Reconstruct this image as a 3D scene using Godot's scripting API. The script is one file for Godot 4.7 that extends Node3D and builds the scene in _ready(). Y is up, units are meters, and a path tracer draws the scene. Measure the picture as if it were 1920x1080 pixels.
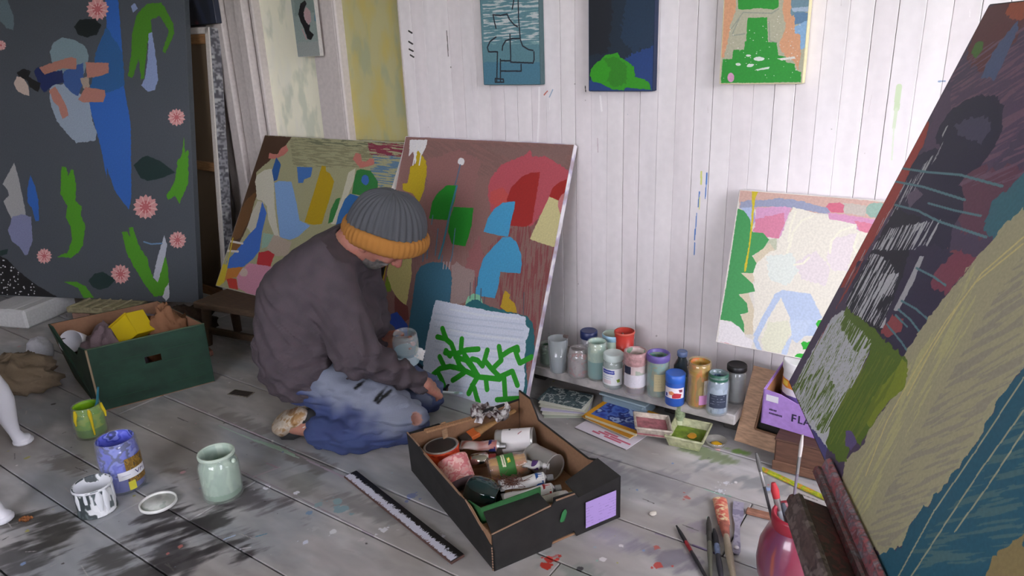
extends Node3D
# An artist's shed: a man kneels on a paint-stained plank floor and works on a canvas that leans on a boarded wall.
# Axes: x runs along the back wall (right is plus), y is up, z points from the back wall into the room. Metres.

const WALL_Z := -2.2
var taken := {}
var mats := {}
var rng := RandomNumberGenerator.new()


func _ready() -> void:
	rng.seed = 11
	build_camera_and_light()
	build_textures()
	build_shell()
	build_paintings()
	build_person()
	build_black_tray()
	build_green_crate()
	build_jar_shelf()
	build_floor_jars()
	build_right_corner()
	build_left_corner()
	build_easel()
	build_small_things()


func build_camera_and_light() -> void:
	var cam := Camera3D.new()
	cam.name = "camera"
	var right := Vector3(0.8258, -0.0368, -0.5628)
	var down := Vector3(0.1516, -0.9467, 0.2843)
	var ahead := Vector3(-0.5433, -0.3201, -0.7762)
	cam.transform = Transform3D(Basis(right, -down, -ahead), Vector3(0, 1.2, 0))
	cam.fov = 44.228
	cam.near = 0.02
	cam.current = true
	add_child(cam)
	var env := Environment.new()
	var sky := Sky.new()
	var air := ProceduralSkyMaterial.new()      # an even overcast sky
	air.sky_top_color = Color(0.845, 0.845, 0.895)
	air.sky_horizon_color = Color(0.94, 0.932, 0.955)
	air.ground_bottom_color = Color(0.30, 0.32, 0.27)
	air.ground_horizon_color = Color(0.45, 0.48, 0.42)
	air.sky_energy_multiplier = SKY_ENERGY
	air.ground_energy_multiplier = SKY_ENERGY
	sky.sky_material = air
	env.sky = sky
	env.background_mode = Environment.BG_SKY
	env.tonemap_mode = Environment.TONE_MAPPER_LINEAR
	env.tonemap_exposure = 1.0
	env.sdfgi_enabled = true
	env.ssao_enabled = true
	env.ssil_enabled = true
	var we := WorldEnvironment.new()
	we.name = "environment"
	we.environment = env
	add_child(we)

const SKY_ENERGY := 3.45

# ---------------------------------------------------------------- naming

func numbered(called: String) -> String:
	taken[called] = taken.get(called, -1) + 1
	return called if taken[called] == 0 else "%s_%03d" % [called, taken[called]]


func thing(called: String, label: String, category: String, at := Vector3.ZERO, turn := 0.0, group := "") -> Node3D:
	var o := Node3D.new()
	o.name = numbered(called)
	add_child(o)
	o.position = at
	o.rotation.y = turn
	tag(o, label, category, group)
	return o


func tag(o: Node3D, label: String, category: String, group := "") -> void:
	o.set_meta("label", label)
	o.set_meta("category", category)
	if group != "":
		o.set_meta("group", group)


func structure(called: String, at := Vector3.ZERO) -> Node3D:
	var o := Node3D.new()
	o.name = called
	add_child(o)
	o.position = at
	o.set_meta("kind", "structure")
	return o


func part(called: String, mesh: Mesh, m: Material, parent: Node, at := Vector3.ZERO, turn := Vector3.ZERO) -> MeshInstance3D:
	var o := MeshInstance3D.new()
	o.name = called
	o.mesh = mesh
	o.material_override = m
	parent.add_child(o, true)
	o.position = at
	o.rotation = turn
	return o

# ---------------------------------------------------------------- shapes

class Shape:
	var st := SurfaceTool.new()
	var uv_mode := 0            # 1: floor picture, 2: wall picture
	var group := 1

	func _init(mode := 0) -> void:
		uv_mode = mode
		st.begin(Mesh.PRIMITIVE_TRIANGLES)

	func vert(p: Vector3, uv = null) -> void:
		if uv != null:
			st.set_uv(uv)
		elif uv_mode == 1:
			st.set_uv(Vector2((p.x + 4.2) / 4.4, (p.z + 2.2) / 2.2))
		elif uv_mode == 2:
			st.set_uv(Vector2((p.x + 2.2) / 2.4, 1.0 - p.y / 2.4))
		else:
			st.set_uv(Vector2(p.x + p.z, p.y))
		st.add_vertex(p)

	# a convex face, turned so that it faces the way «out» points
	func face(pts: Array, out: Vector3, uvs = null) -> void:
		var n := Vector3.ZERO
		for i in range(1, pts.size() - 1):
			n += (pts[i] - pts[0]).cross(pts[i + 1] - pts[0])
		var flip := n.dot(out) > 0.0
		for i in range(1, pts.size() - 1):
			var order := [0, i + 1, i] if flip else [0, i, i + 1]
			for k in order:
				vert(pts[k], uvs[k] if uvs != null else null)

	func flat() -> void:
		st.set_smooth_group(0xFFFFFFFF)

	func smooth() -> void:
		group += 1
		st.set_smooth_group(group)

	func box(c: Vector3, size: Vector3, bevel := 0.003, basis := Basis.IDENTITY) -> void:
		flat()
		var h := size * 0.5
		var b: float = min(bevel, min(h.x, min(h.y, h.z)) * 0.8)
		var px := func(s: Vector3) -> Vector3: return c + basis * Vector3(s.x * h.x, s.y * (h.y - b), s.z * (h.z - b))
		var py := func(s: Vector3) -> Vector3: return c + basis * Vector3(s.x * (h.x - b), s.y * h.y, s.z * (h.z - b))
		var pz := func(s: Vector3) -> Vector3: return c + basis * Vector3(s.x * (h.x - b), s.y * (h.y - b), s.z * h.z)
		var q := [[-1, -1], [1, -1], [1, 1], [-1, 1]]
		for s in [-1.0, 1.0]:
			face(q.map(func(e): return px.call(Vector3(s, e[0], e[1]))), basis * Vector3(s, 0, 0))
			face(q.map(func(e): return py.call(Vector3(e[0], s, e[1]))), basis * Vector3(0, s, 0))
			face(q.map(func(e): return pz.call(Vector3(e[0], e[1], s))), basis * Vector3(0, 0, s))
		if b < 0.0002:
			return
		for a in [-1.0, 1.0]:
			for d in [-1.0, 1.0]:
				face([px.call(Vector3(a, d, -1)), px.call(Vector3(a, d, 1)), py.call(Vector3(a, d, 1)), py.call(Vector3(a, d, -1))], basis * Vector3(a, d, 0))
				face([px.call(Vector3(a, -1, d)), px.call(Vector3(a, 1, d)), pz.call(Vector3(a, 1, d)), pz.call(Vector3(a, -1, d))], basis * Vector3(a, 0, d))
				face([py.call(Vector3(-1, a, d)), py.call(Vector3(1, a, d)), pz.call(Vector3(1, a, d)), pz.call(Vector3(-1, a, d))], basis * Vector3(0, a, d))
				for e in [-1.0, 1.0]:
					var s := Vector3(a, d, e)
					face([px.call(s), py.call(s), pz.call(s)], basis * s)

	# a sheet of thickness t behind the polygon (its outside faces «out»)
	func sheet(pts: Array, t: float, out: Vector3) -> void:
		flat()
		var n: Vector3 = (pts[1] - pts[0]).cross(pts[2] - pts[0]).normalized()
		if n.dot(out) < 0.0:
			n = -n
		var back := pts.map(func(p): return p - n * t)
		var mid := Vector3.ZERO
		for p in pts:
			mid += p / pts.size()
		tris(pts, n)
		tris(back, -n)
		for i in pts.size():
			var j := (i + 1) % pts.size()
			var side: Vector3 = (pts[j] - pts[i]).cross(n)
			if side.dot((pts[i] + pts[j]) * 0.5 - mid) < 0.0:
				side = -side
			face([pts[i], pts[j], back[j], back[i]], side)

	# a flat polygon that need not be convex
	func tris(pts: Array, n: Vector3) -> void:
		if pts.size() <= 4:
			face(pts, n)
			return
		var u: Vector3 = (pts[1] - pts[0]).normalized()
		var v := n.cross(u)
		var flat_pts := PackedVector2Array()
		for p in pts:
			flat_pts.append(Vector2(u.dot(p - pts[0]), v.dot(p - pts[0])))
		var ids := Geometry2D.triangulate_polygon(flat_pts)
		for i in range(0, ids.size(), 3):
			face([pts[ids[i]], pts[ids[i + 1]], pts[ids[i + 2]]], n)

	# turned about y; a repeated point makes a crease
	func lathe(profile: Array, seg := 28, at := Transform3D.IDENTITY, wobble := 0.0) -> void:
		var length := 0.0
		var whole := 0.0
		for i in range(1, profile.size()):
			whole += (profile[i] - profile[i - 1]).length()
		smooth()
		for i in range(1, profile.size()):
			var a: Vector2 = profile[i - 1]
			var b: Vector2 = profile[i]
			var step := (b - a).length()
			if step < 1e-6:
				smooth()
				continue
			var v0 := length / whole
			length += step
			var v1 := length / whole
			var side := Vector2(b.y - a.y, a.x - b.x)
			for k in seg:
				var t0 := TAU * k / seg
				var t1 := TAU * (k + 1) / seg
				var w0 := 1.0 + wobble * sin(t0 * 3.0 + a.y * 40.0)
				var w1 := 1.0 + wobble * sin(t1 * 3.0 + a.y * 40.0)
				var x0 := 1.0 + wobble * sin(t0 * 3.0 + b.y * 40.0)
				var x1 := 1.0 + wobble * sin(t1 * 3.0 + b.y * 40.0)
				var pts := [at * Vector3(cos(t0) * a.x * w0, a.y, sin(t0) * a.x * w0), at * Vector3(cos(t1) * a.x * w1, a.y, sin(t1) * a.x * w1), at * Vector3(cos(t1) * b.x * x1, b.y, sin(t1) * b.x * x1), at * Vector3(cos(t0) * b.x * x0, b.y, sin(t0) * b.x * x0)]
				var uvs := [Vector2(float(k) / seg, 1.0 - v0), Vector2(float(k + 1) / seg, 1.0 - v0), Vector2(float(k + 1) / seg, 1.0 - v1), Vector2(float(k) / seg, 1.0 - v1)]
				var tm := (t0 + t1) * 0.5
				var out: Vector3 = at.basis * Vector3(cos(tm) * side.x, side.y, sin(tm) * side.x)
				if a.x < 1e-5:
					face([pts[0], pts[2], pts[3]], out, [uvs[0], uvs[2], uvs[3]])
				elif b.x < 1e-5:
					face([pts[0], pts[1], pts[2]], out, [uvs[0], uvs[1], uvs[2]])
				else:
					face(pts, out, uvs)

	# a curved patch round a turned shape: angles from a0 to a1, heights y0 to y1, radius r
	func patch(r: float, y0: float, y1: float, a0: float, a1: float, t := 0.0006, at := Transform3D.IDENTITY) -> void:
		smooth()
		var seg := 4 + int(absf(a1 - a0) / 0.16)
		var p := func(rr: float, a: float, y: float) -> Vector3: return at * Vector3(cos(a) * rr, y, sin(a) * rr)
		for k in seg:
			var b0 := lerpf(a0, a1, float(k) / seg)
			var b1 := lerpf(a0, a1, float(k + 1) / seg)
			var out: Vector3 = at.basis * Vector3(cos((b0 + b1) / 2), 0, sin((b0 + b1) / 2))
			var u0 := 1.0 - float(k) / seg
			var u1 := 1.0 - float(k + 1) / seg
			face([p.call(r + t, b0, y0), p.call(r + t, b1, y0), p.call(r + t, b1, y1), p.call(r + t, b0, y1)], out, [Vector2(u0, 1), Vector2(u1, 1), Vector2(u1, 0), Vector2(u0, 0)])
		flat()
		face([p.call(r + t, a0, y0), p.call(r + t, a0, y1), p.call(r - 0.001, a0, y1), p.call(r - 0.001, a0, y0)], at.basis * Vector3(sin(a0), 0, -cos(a0)))
		face([p.call(r + t, a1, y0), p.call(r + t, a1, y1), p.call(r - 0.001, a1, y1), p.call(r - 0.001, a1, y0)], at.basis * Vector3(-sin(a1), 0, cos(a1)))

	# a tube along points with a radius at each; flatten squeezes it along «thin»
	func tube(pts: Array, radii: Array, seg := 10, flatten := 1.0, thin := Vector3.UP) -> void:
		smooth()
		var rings := []
		for i in pts.size():
			var d: Vector3 = (pts[min(i + 1, pts.size() - 1)] - pts[max(i - 1, 0)]).normalized()
			var a := d.cross(thin)
			if a.length() < 0.05:
				a = d.cross(Vector3.RIGHT)
			a = a.normalized()
			var b := a.cross(d).normalized()
			var ring := []
			for k in seg:
				var t := TAU * k / seg
				ring.append(pts[i] + (a * cos(t) + b * sin(t) * flatten) * radii[i])
			rings.append(ring)
		for i in pts.size() - 1:
			for k in seg:
				var j := (k + 1) % seg
				var q := [rings[i][k], rings[i][j], rings[i + 1][j], rings[i + 1][k]]
				var mid: Vector3 = (q[0] + q[1] + q[2] + q[3]) * 0.25
				var w := float(k) / seg
				var w2 := float(k + 1) / seg
				face(q, mid - (pts[i] + pts[i + 1]) * 0.5, [Vector2(w, float(i) / pts.size()), Vector2(w2, float(i) / pts.size()), Vector2(w2, float(i + 1) / pts.size()), Vector2(w, float(i + 1) / pts.size())])
		smooth()
		face(rings[0], pts[0] - pts[1])
		smooth()
		face(rings[-1], pts[-1] - pts[-2])

	# a lump: a ball squeezed to «size», roughened by noise
	func lump(c: Vector3, size: Vector3, rough: float, seed_: int, basis := Basis.IDENTITY, freq := 3.0, rows := 14, cols := 22) -> void:
		smooth()
		var n := FastNoiseLite.new()
		n.seed = seed_
		n.frequency = freq
		var p := func(i: int, k: int) -> Vector3:
			var la := PI * (float(i) / rows - 0.5)
			var lo := TAU * (k % cols) / cols
			var s := Vector3(cos(la) * cos(lo), sin(la), cos(la) * sin(lo))
			var grow := 1.0 + rough * n.get_noise_3dv(s) * 0.8
			if rough > 0.3:      # crumpled: sharp ridges between hollows
				grow += rough * 0.55 * (0.35 - absf(n.get_noise_3dv(s * 2.3 + Vector3(7, 3, 5))) - 0.5 * absf(n.get_noise_3dv(s * 5.1 + Vector3(1, 9, 4))))
			var e := s * grow
			e.y = max(e.y, -0.72)
			return c + basis * (e * size)
		for i in rows:
			for k in cols:
				var q := [p.call(i, k), p.call(i, k + 1), p.call(i + 1, k + 1), p.call(i + 1, k)]
				var out: Vector3 = (q[0] + q[1] + q[2] + q[3]) * 0.25 - c
				if i == 0:
					face([q[0], q[2], q[3]], out)
				elif i == rows - 1:
					face([q[0], q[1], q[2]], out)
				else:
					face(q, out)

	func done() -> ArrayMesh:
		st.generate_normals()
		st.index()
		return st.commit()


func box_mesh(size: Vector3, bevel := 0.003, at := Vector3.ZERO) -> ArrayMesh:
	var s := Shape.new()
	s.box(at, size, bevel)
	return s.done()


func lathe_mesh(profile: Array, seg := 28, wobble := 0.0) -> ArrayMesh:
	var s := Shape.new()
	s.lathe(profile, seg, Transform3D.IDENTITY, wobble)
	return s.done()


func tube_mesh(pts: Array, radii: Array, seg := 10, flatten := 1.0, thin := Vector3.UP) -> ArrayMesh:
	var s := Shape.new()
	s.tube(pts, radii, seg, flatten, thin)
	return s.done()


func v2(a: Array) -> Array:
	var out := []
	for i in range(0, a.size(), 2):
		out.append(Vector2(a[i], a[i + 1]))
	return out


func v3(a: Array) -> Array:
	var out := []
	for i in range(0, a.size(), 3):
		out.append(Vector3(a[i], a[i + 1], a[i + 2]))
	return out

# ---------------------------------------------------------------- materials

var grain: ImageTexture       # fine paint and fibre grain, grey around white
var weave: ImageTexture       # canvas and knit relief
var wood_grain: ImageTexture
var dirt: ImageTexture


func noise_image(size: int, freq: float, lo: float, hi: float, stretch := 1.0, seed_ := 1, octaves := 4) -> Image:
	var n := FastNoiseLite.new()
	n.seed = seed_
	n.frequency = freq
	n.fractal_octaves = octaves
	var im := n.get_seamless_image(size, size, false, false, 0.2, true)
	im.convert(Image.FORMAT_RGB8)
	if stretch > 1.0:      # long grain: squeezed along one way
		im.resize(size, int(size / stretch), Image.INTERPOLATE_BILINEAR)
		var tall := Image.create(size, int(size / stretch) * int(stretch), false, Image.FORMAT_RGB8)
		for k in int(stretch):
			tall.blit_rect(im, Rect2i(0, 0, size, im.get_height()), Vector2i(0, k * im.get_height()))
		im = tall
	for y in im.get_height():
		for x in im.get_width():
			var v := lerpf(lo, hi, im.get_pixel(x, y).r)
			im.set_pixel(x, y, Color(v, v, v))
	return im


func build_textures() -> void:
	grain = ImageTexture.create_from_image(noise_image(256, 0.05, 0.91, 1.0, 1.0, 3))
	wood_grain = ImageTexture.create_from_image(noise_image(256, 0.02, 0.74, 1.0, 6.0, 5))
	dirt = ImageTexture.create_from_image(noise_image(256, 0.015, 0.66, 1.0, 1.0, 9))
	var im := Image.create(64, 64, false, Image.FORMAT_RGB8)
	for y in 64:
		for x in 64:
			var v := 0.5 + 0.25 * sin(TAU * x / 8.0) * (1.0 if (y / 4) % 2 == 0 else -1.0) + 0.25 * sin(TAU * y / 8.0) * (1.0 if (x / 4) % 2 == 0 else -1.0)
			im.set_pixel(x, y, Color(v, v, v))
	weave = ImageTexture.create_from_image(im)


# hex: the colour of the thing; look: "", "grain", "wood", "dirt", "weave"
func mat(hex: String, rough := 0.7, look := "", scale := 4.0) -> StandardMaterial3D:
	var key := "%s %s %s %s" % [hex, rough, look, scale]
	if mats.has(key):
		return mats[key]
	var m := StandardMaterial3D.new()
	m.albedo_color = Color(hex)
	m.roughness = rough
	if look != "":
		m.uv1_triplanar = true
		m.uv1_scale = Vector3.ONE * scale
		m.albedo_texture = {"grain": grain, "wood": wood_grain, "dirt": dirt, "weave": grain}[look]
		if look == "weave":
			m.heightmap_enabled = true
			m.heightmap_texture = weave
			m.heightmap_scale = 0.05
	mats[key] = m
	return m


func dull_steel() -> StandardMaterial3D:
	var m := StandardMaterial3D.new()
	m.albedo_color = Color("b4b2ae")
	m.metallic = 0.55
	m.roughness = 0.32
	return m


func metal(hex: String, rough := 0.3) -> StandardMaterial3D:
	var key := "metal %s %s" % [hex, rough]
	if not mats.has(key):
		var m := StandardMaterial3D.new()
		m.albedo_color = Color(hex)
		m.metallic = 1.0
		m.roughness = rough
		mats[key] = m
	return mats[key]


func glass(hex := "dfe8e4", alpha := 0.16) -> StandardMaterial3D:
	var key := "glass %s %s" % [hex, alpha]
	if not mats.has(key):
		var m := StandardMaterial3D.new()
		m.transparency = BaseMaterial3D.TRANSPARENCY_ALPHA
		m.albedo_color = Color(Color(hex), alpha)
		m.roughness = 0.06
		mats[key] = m
	return mats[key]


func picture(im: Image, rough := 0.6) -> StandardMaterial3D:
	var m := StandardMaterial3D.new()
	m.albedo_texture = ImageTexture.create_from_image(im)
	m.roughness = rough
	return m


# dried paint in patches of several colours: a texture for jars, tins and sticks
func smears(colors: Array, seed_: int, freq := 0.03, stretch := 0.5, size := 128) -> StandardMaterial3D:
	var n := FastNoiseLite.new()
	n.seed = seed_
	n.frequency = freq
	n.fractal_octaves = 3
	var im := Image.create(size, size, false, Image.FORMAT_RGB8)
	for y in size:
		for x in size:
			var a := TAU * x / size
			var v := n.get_noise_3d(cos(a) * 20.0, sin(a) * 20.0, y * stretch) * 0.8 + 0.5
			var f := clampf(v, 0.0, 0.999) * colors.size()
			var c: Color = Color(colors[int(f)])
			im.set_pixel(x, y, c.lerp(Color(colors[min(int(f) + 1, colors.size() - 1)]), smoothstep(0.8, 1.0, f - int(f))))
	return picture(im, 0.45)

# ---------------------------------------------------------------- painted pictures
# shapes in thousandths of the picture: "p" patch, "s" brush line, "d" dry-brushed patch

func wander(pts: PackedVector2Array, amount: float, n: FastNoiseLite) -> PackedVector2Array:
	var out := PackedVector2Array()
	for i in pts.size():
		var a := pts[i]
		var b := pts[(i + 1) % pts.size()]
		var steps: int = clampi(int(a.distance_to(b) / 5.0), 1, 60)
		for k in steps:
			var p := a.lerp(b, float(k) / steps)
			out.append(p + Vector2(n.get_noise_2d(p.x * 2.0, p.y * 2.0), n.get_noise_2d(p.x * 2.0 + 900.0, p.y * 2.0)) * amount)
	return out


func spans(pts: PackedVector2Array, h: int) -> Array:
	var lo := INF
	var hi := -INF
	for p in pts:
		lo = min(lo, p.y)
		hi = max(hi, p.y)
	var out := []
	for y in range(max(0, int(lo)), min(h, int(hi) + 1)):
		var xs := []
		var yc := y + 0.5
		for i in pts.size():
			var a := pts[i]
			var b := pts[(i + 1) % pts.size()]
			if (a.y <= yc) != (b.y <= yc):
				xs.append(a.x + (yc - a.y) / (b.y - a.y) * (b.x - a.x))
		xs.sort()
		for k in range(0, xs.size() - 1, 2):
			out.append([y, int(round(xs[k])), int(round(xs[k + 1]))])
	return out


func fill(im: Image, pts: PackedVector2Array, c: Color) -> void:
	for s in spans(pts, im.get_height()):
		im.fill_rect(Rect2i(s[1], s[0], s[2] - s[1], 1), c)


func brush_line(im: Image, pts: Array, w: float, c: Color) -> void:
	for i in pts.size():
		var ring := PackedVector2Array()
		for k in 10:
			ring.append(pts[i] + Vector2.from_angle(TAU * k / 10) * w * 0.5)
		fill(im, ring, c)
		if i + 1 < pts.size():
			var side: Vector2 = (pts[i + 1] - pts[i]).orthogonal().normalized() * w * 0.5
			fill(im, PackedVector2Array([pts[i] + side, pts[i + 1] + side, pts[i + 1] - side, pts[i] - side]), c)


func paint(ops: Array, w: int, h: int, seed_: int) -> Image:
	var im := Image.create(w, h, false, Image.FORMAT_RGB8)
	var n := FastNoiseLite.new()
	n.seed = seed_
	n.frequency = 0.03
	n.fractal_octaves = 3
	for op in ops:
		var c := Color(op[1])
		if op[0] == "base":
			im.fill(c)
			continue
		var pts := PackedVector2Array()
		for i in range(0, op[3].size(), 2):
			pts.append(Vector2(op[3][i] * w / 1000.0, op[3][i + 1] * h / 1000.0))
		if op[0] == "p":
			fill(im, wander(pts, op[2], n), c)
		elif op[0] == "s":
			brush_line(im, Array(pts), op[2] * w / 1000.0, c)
		else:
			var dir := Vector2.from_angle(op[2][1])
			for s in spans(wander(pts, op[2][2], n), h):
				for x in range(max(0, s[1]), min(w, s[2])):
					var along: float = x * dir.x + s[0] * dir.y
					var across: float = -x * dir.y + s[0] * dir.x
					if n.get_noise_2d(along * 0.25, across * 3.2) > op[2][0]:
						im.set_pixel(x, s[0], c)
	return im

# ---------------------------------------------------------------- the room

func build_shell() -> void:
	# floor: painted boards along x on a dark subfloor
	var floor_ := structure("floor")
	part("subfloor", box_mesh(Vector3(6.5, 0.1, 4.7), 0.001, Vector3(-1.5, -0.085, 0.1)), mat("2a2725", 0.9), floor_)
	var fm := picture(floor_picture(), 0.5)
	fm.roughness_texture = dirt
	fm.roughness = 0.62
	var lines := [-2.2, -2.13, -1.92, -1.707, -1.457, -1.228, -1.055, -0.833, -0.677, -0.46, -0.24, -0.03, 0.18, 0.39, 0.6, 0.81, 1.02, 1.23, 1.44, 1.65, 1.86, 2.07, 2.28, 2.4]
	var joints := {3: [-2.9, -0.42], 4: [-1.02, -3.3], 5: [-2.5, -0.745], 6: [-3.4, -1.7], 7: [-1.906], 8: [-2.9, -1.2]}
	for i in lines.size() - 1:
		var cuts := [-4.7]
		var inner: Array = joints.get(i, [-3.2 + fmod(i * 1.37, 2.6), -0.4 + fmod(i * 0.9, 1.2)])
		inner.sort()
		cuts.append_array(inner)
		cuts.append(1.7)
		for k in cuts.size() - 1:
			var s := Shape.new(1)
			var lift := -0.0015 * fmod(i * 0.7 + k * 0.4, 1.0)
			s.box(Vector3((cuts[k] + cuts[k + 1]) / 2, -0.0175 + lift, (lines[i] + lines[i + 1]) / 2), Vector3(cuts[k + 1] - cuts[k] - 0.003, 0.035, lines[i + 1] - lines[i] - 0.0045), 0.002)
			part("floorboard", s.done(), fm, floor_)
	# back wall: boards on a backing with two window openings
	var wb := structure("wall_back")
	var back := Shape.new()
	for b in [[-4.7, -2.93, -0.15, 2.5], [-2.93, 1.7, -0.15, 0.7], [-2.93, 1.7, 2.08, 2.5], [-2.525, -2.385, 0.7, 2.08], [-2.02, 1.7, 0.7, 2.08]]:
		back.box(Vector3((b[0] + b[1]) / 2, (b[2] + b[3]) / 2, WALL_Z - 0.07), Vector3(b[1] - b[0], b[3] - b[2], 0.1), 0.0005)
	part("wall_backing", back.done(), mat("b4aeaa", 0.9), wb)
	var wm := picture(wall_picture(), 0.55)
	var wm2 := wm.duplicate()
	wm2.albedo_color = Color(0.98, 0.975, 0.978)
	var wm3 := wm.duplicate()
	wm3.albedo_color = Color(0.99, 0.99, 0.993)
	var x := -4.7
	var i := 0
	while x < 1.69:
		var w: float = [0.0605, 0.0585, 0.062, 0.06][i % 4]
		if x + w > 1.7:
			w = 1.7 - x
		for stop in [-2.93, -2.025]:
			if x < stop - 0.001 and x + w > stop:
				w = stop - x
		var rows := [[0.0, 2.5]]
		if x + w > -2.929 and x < -2.026:
			rows = [[0.0, 0.7], [2.08, 2.5]]
			if x > -2.52 and x + w < -2.39:
				rows = [[0.0, 2.5]]
		for r in rows:
			var s := Shape.new(2)
			var out := 0.0009 * fmod(i * 1.618, 1.0)
			s.box(Vector3(x + w / 2, (r[0] + r[1]) / 2, WALL_Z - 0.01 + out - 0.0016), Vector3(w - (0.0022 if i % 4 == 1 else 0.0005), r[1] - r[0], 0.02), 0.0011)
			part("wall_board", s.done(), [wm, wm2, wm3][(i * 7) % 3], wb)
		x += w
		i += 1
	# two tall windows with dim yellowish panes
	var frame_m := mat("cfc6c2", 0.55, "grain", 3.0)
	for n in 2:
		var x0: float = [-2.9, -2.365][n]
		var x1: float = [-2.53, -2.035][n]
		var win := structure("window_%d" % (n + 1))
		var f := Shape.new()
		f.box(Vector3(x0 - 0.012, 1.39, WALL_Z - 0.01), Vector3(0.024, 1.42, 0.05), 0.006)
		part("jamb", f.done(), frame_m, win)
		f = Shape.new()
		f.box(Vector3(x1 + 0.006, 1.39, WALL_Z - 0.022), Vector3(0.014, 1.42, 0.044), 0.004)
		part("jamb", f.done(), frame_m, win)
		part("window_head", box_mesh(Vector3(x1 - x0, 0.05, 0.09), 0.004, Vector3((x0 + x1) / 2, 2.07, WALL_Z - 0.035)), frame_m, win)
		part("window_sill", box_mesh(Vector3(x1 - x0 + 0.02, 0.035, 0.12), 0.006, Vector3((x0 + x1) / 2, 0.715, WALL_Z - 0.03)), frame_m, win)
		var pane := Shape.new()
		pane.flat()
		var q := [Vector3(x0 - 0.005, 0.73, WALL_Z - 0.026), Vector3(x1 + 0.005, 0.73, WALL_Z - 0.026), Vector3(x1 + 0.005, 2.06, WALL_Z - 0.026), Vector3(x0 - 0.005, 2.06, WALL_Z - 0.026)]
		pane.face(q, Vector3.BACK, [Vector2(0, 1), Vector2(1, 1), Vector2(1, 0), Vector2(0, 0)])
		part("pane", pane.done(), pane_material(n), win)
	# broad post between the windows, casing boards to their left
	var post := structure("trim_1")
	part("casing_board", box_mesh(Vector3(0.15, 1.46, 0.016), 0.004, Vector3(-2.452, 1.39, WALL_Z + 0.008)), frame_m, post)
	var casing := structure("trim_2")
	for c in [[-2.965, 0.06, 0.045], [-3.045, 0.08, 0.03], [-3.13, 0.07, 0.05], [-3.22, 0.09, 0.025]]:
		part("casing_board", box_mesh(Vector3(c[1], 2.5, c[2]), 0.006, Vector3(c[0], 1.25, WALL_Z + c[2] / 2)), frame_m, casing)
	# side walls, wall behind the camera, ceiling
	var plaster := mat("d8d2cc", 0.85, "grain", 1.5)
	var wl := structure("wall_left")
	part("wall_panel", box_mesh(Vector3(0.1, 2.7, 4.9), 0.001, Vector3(-4.75, 1.2, 0.1)), mat("a8a29e", 0.85, "grain", 1.5), wl)
	var wf := structure("wall_front")
	var fs := Shape.new()
	for b in [[-4.8, -1.6, -0.15, 2.55], [0.4, 1.8, -0.15, 2.55], [-1.6, 0.4, -0.15, 0.9], [-1.6, 0.4, 2.2, 2.55]]:
		fs.box(Vector3((b[0] + b[1]) / 2, (b[2] + b[3]) / 2, 2.45), Vector3(b[1] - b[0], b[3] - b[2], 0.1), 0.001)
	part("wall_panel", fs.done(), plaster, wf)
	var win4 := structure("window_4")
	for k in 3:
		part("window_bar", box_mesh(Vector3(0.05, 1.3, 0.06), 0.004, Vector3(lerpf(-1.575, 0.375, k / 2.0), 1.55, 2.44)), frame_m, win4)
	for k in 2:
		part("window_bar", box_mesh(Vector3(2.0, 0.05, 0.06), 0.004, Vector3(-0.6, [0.925, 2.175][k], 2.44)), frame_m, win4)
	for k in 2:
		var g4 := Shape.new()
		g4.flat()
		g4.face(v3([-1.6 + 1.0 * k, 0.9, 2.45, -0.6 + 1.0 * k, 0.9, 2.45, -0.6 + 1.0 * k, 2.2, 2.45, -1.6 + 1.0 * k, 2.2, 2.45]), Vector3.FORWARD)
		part("pane", g4.done(), glass("f4f8f8", 0.04), win4)
	var ce := structure("ceiling")
	part("ceiling_panel", box_mesh(Vector3(6.6, 0.1, 4.9), 0.001, Vector3(-1.5, 2.55, 0.1)), mat("d4cfca", 0.85, "grain", 1.5), ce)
	# right wall with the big daylight window
	var wr := structure("wall_right")
	var rs := Shape.new()
	var z0 := -1.9
	var z1 := 0.45
	var y0 := 0.55
	var y1 := 2.3
	for b in [[-2.3, z0, -0.15, 2.55], [z1, 2.5, -0.15, 2.55], [z0, z1, -0.15, y0], [z0, z1, y1, 2.55]]:
		rs.box(Vector3(1.75, (b[2] + b[3]) / 2, (b[0] + b[1]) / 2), Vector3(0.1, b[3] - b[2], b[1] - b[0]), 0.001)
	part("wall_panel", rs.done(), plaster, wr)
	var win3 := structure("window_3")
	for k in 4:
		part("window_bar", box_mesh(Vector3(0.06, y1 - y0, 0.05), 0.004, Vector3(1.74, (y0 + y1) / 2, lerpf(z0 + 0.025, z1 - 0.025, k / 3.0))), frame_m, win3)
	for k in 2:
		part("window_bar", box_mesh(Vector3(0.06, 0.05, z1 - z0), 0.004, Vector3(1.74, [y0 + 0.025, y1 - 0.025][k], (z0 + z1) / 2)), frame_m, win3)
	for k in 3:
		var g := Shape.new()
		var a := lerpf(z0, z1, k / 3.0)
		var b := lerpf(z0, z1, (k + 1) / 3.0)
		g.flat()
		g.face(v3([1.75, y0, a, 1.75, y0, b, 1.75, y1, b, 1.75, y1, a]), Vector3.LEFT)
		part("pane", g.done(), glass("f4f8f8", 0.04), win3)
	# ground outside
	var ground := structure("ground_outside")
	part("grass_field", box_mesh(Vector3(60, 0.1, 60), 0.01, Vector3(-1, -0.4, 0)), mat("6d7a4a", 0.95, "dirt", 0.2), ground)


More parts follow.
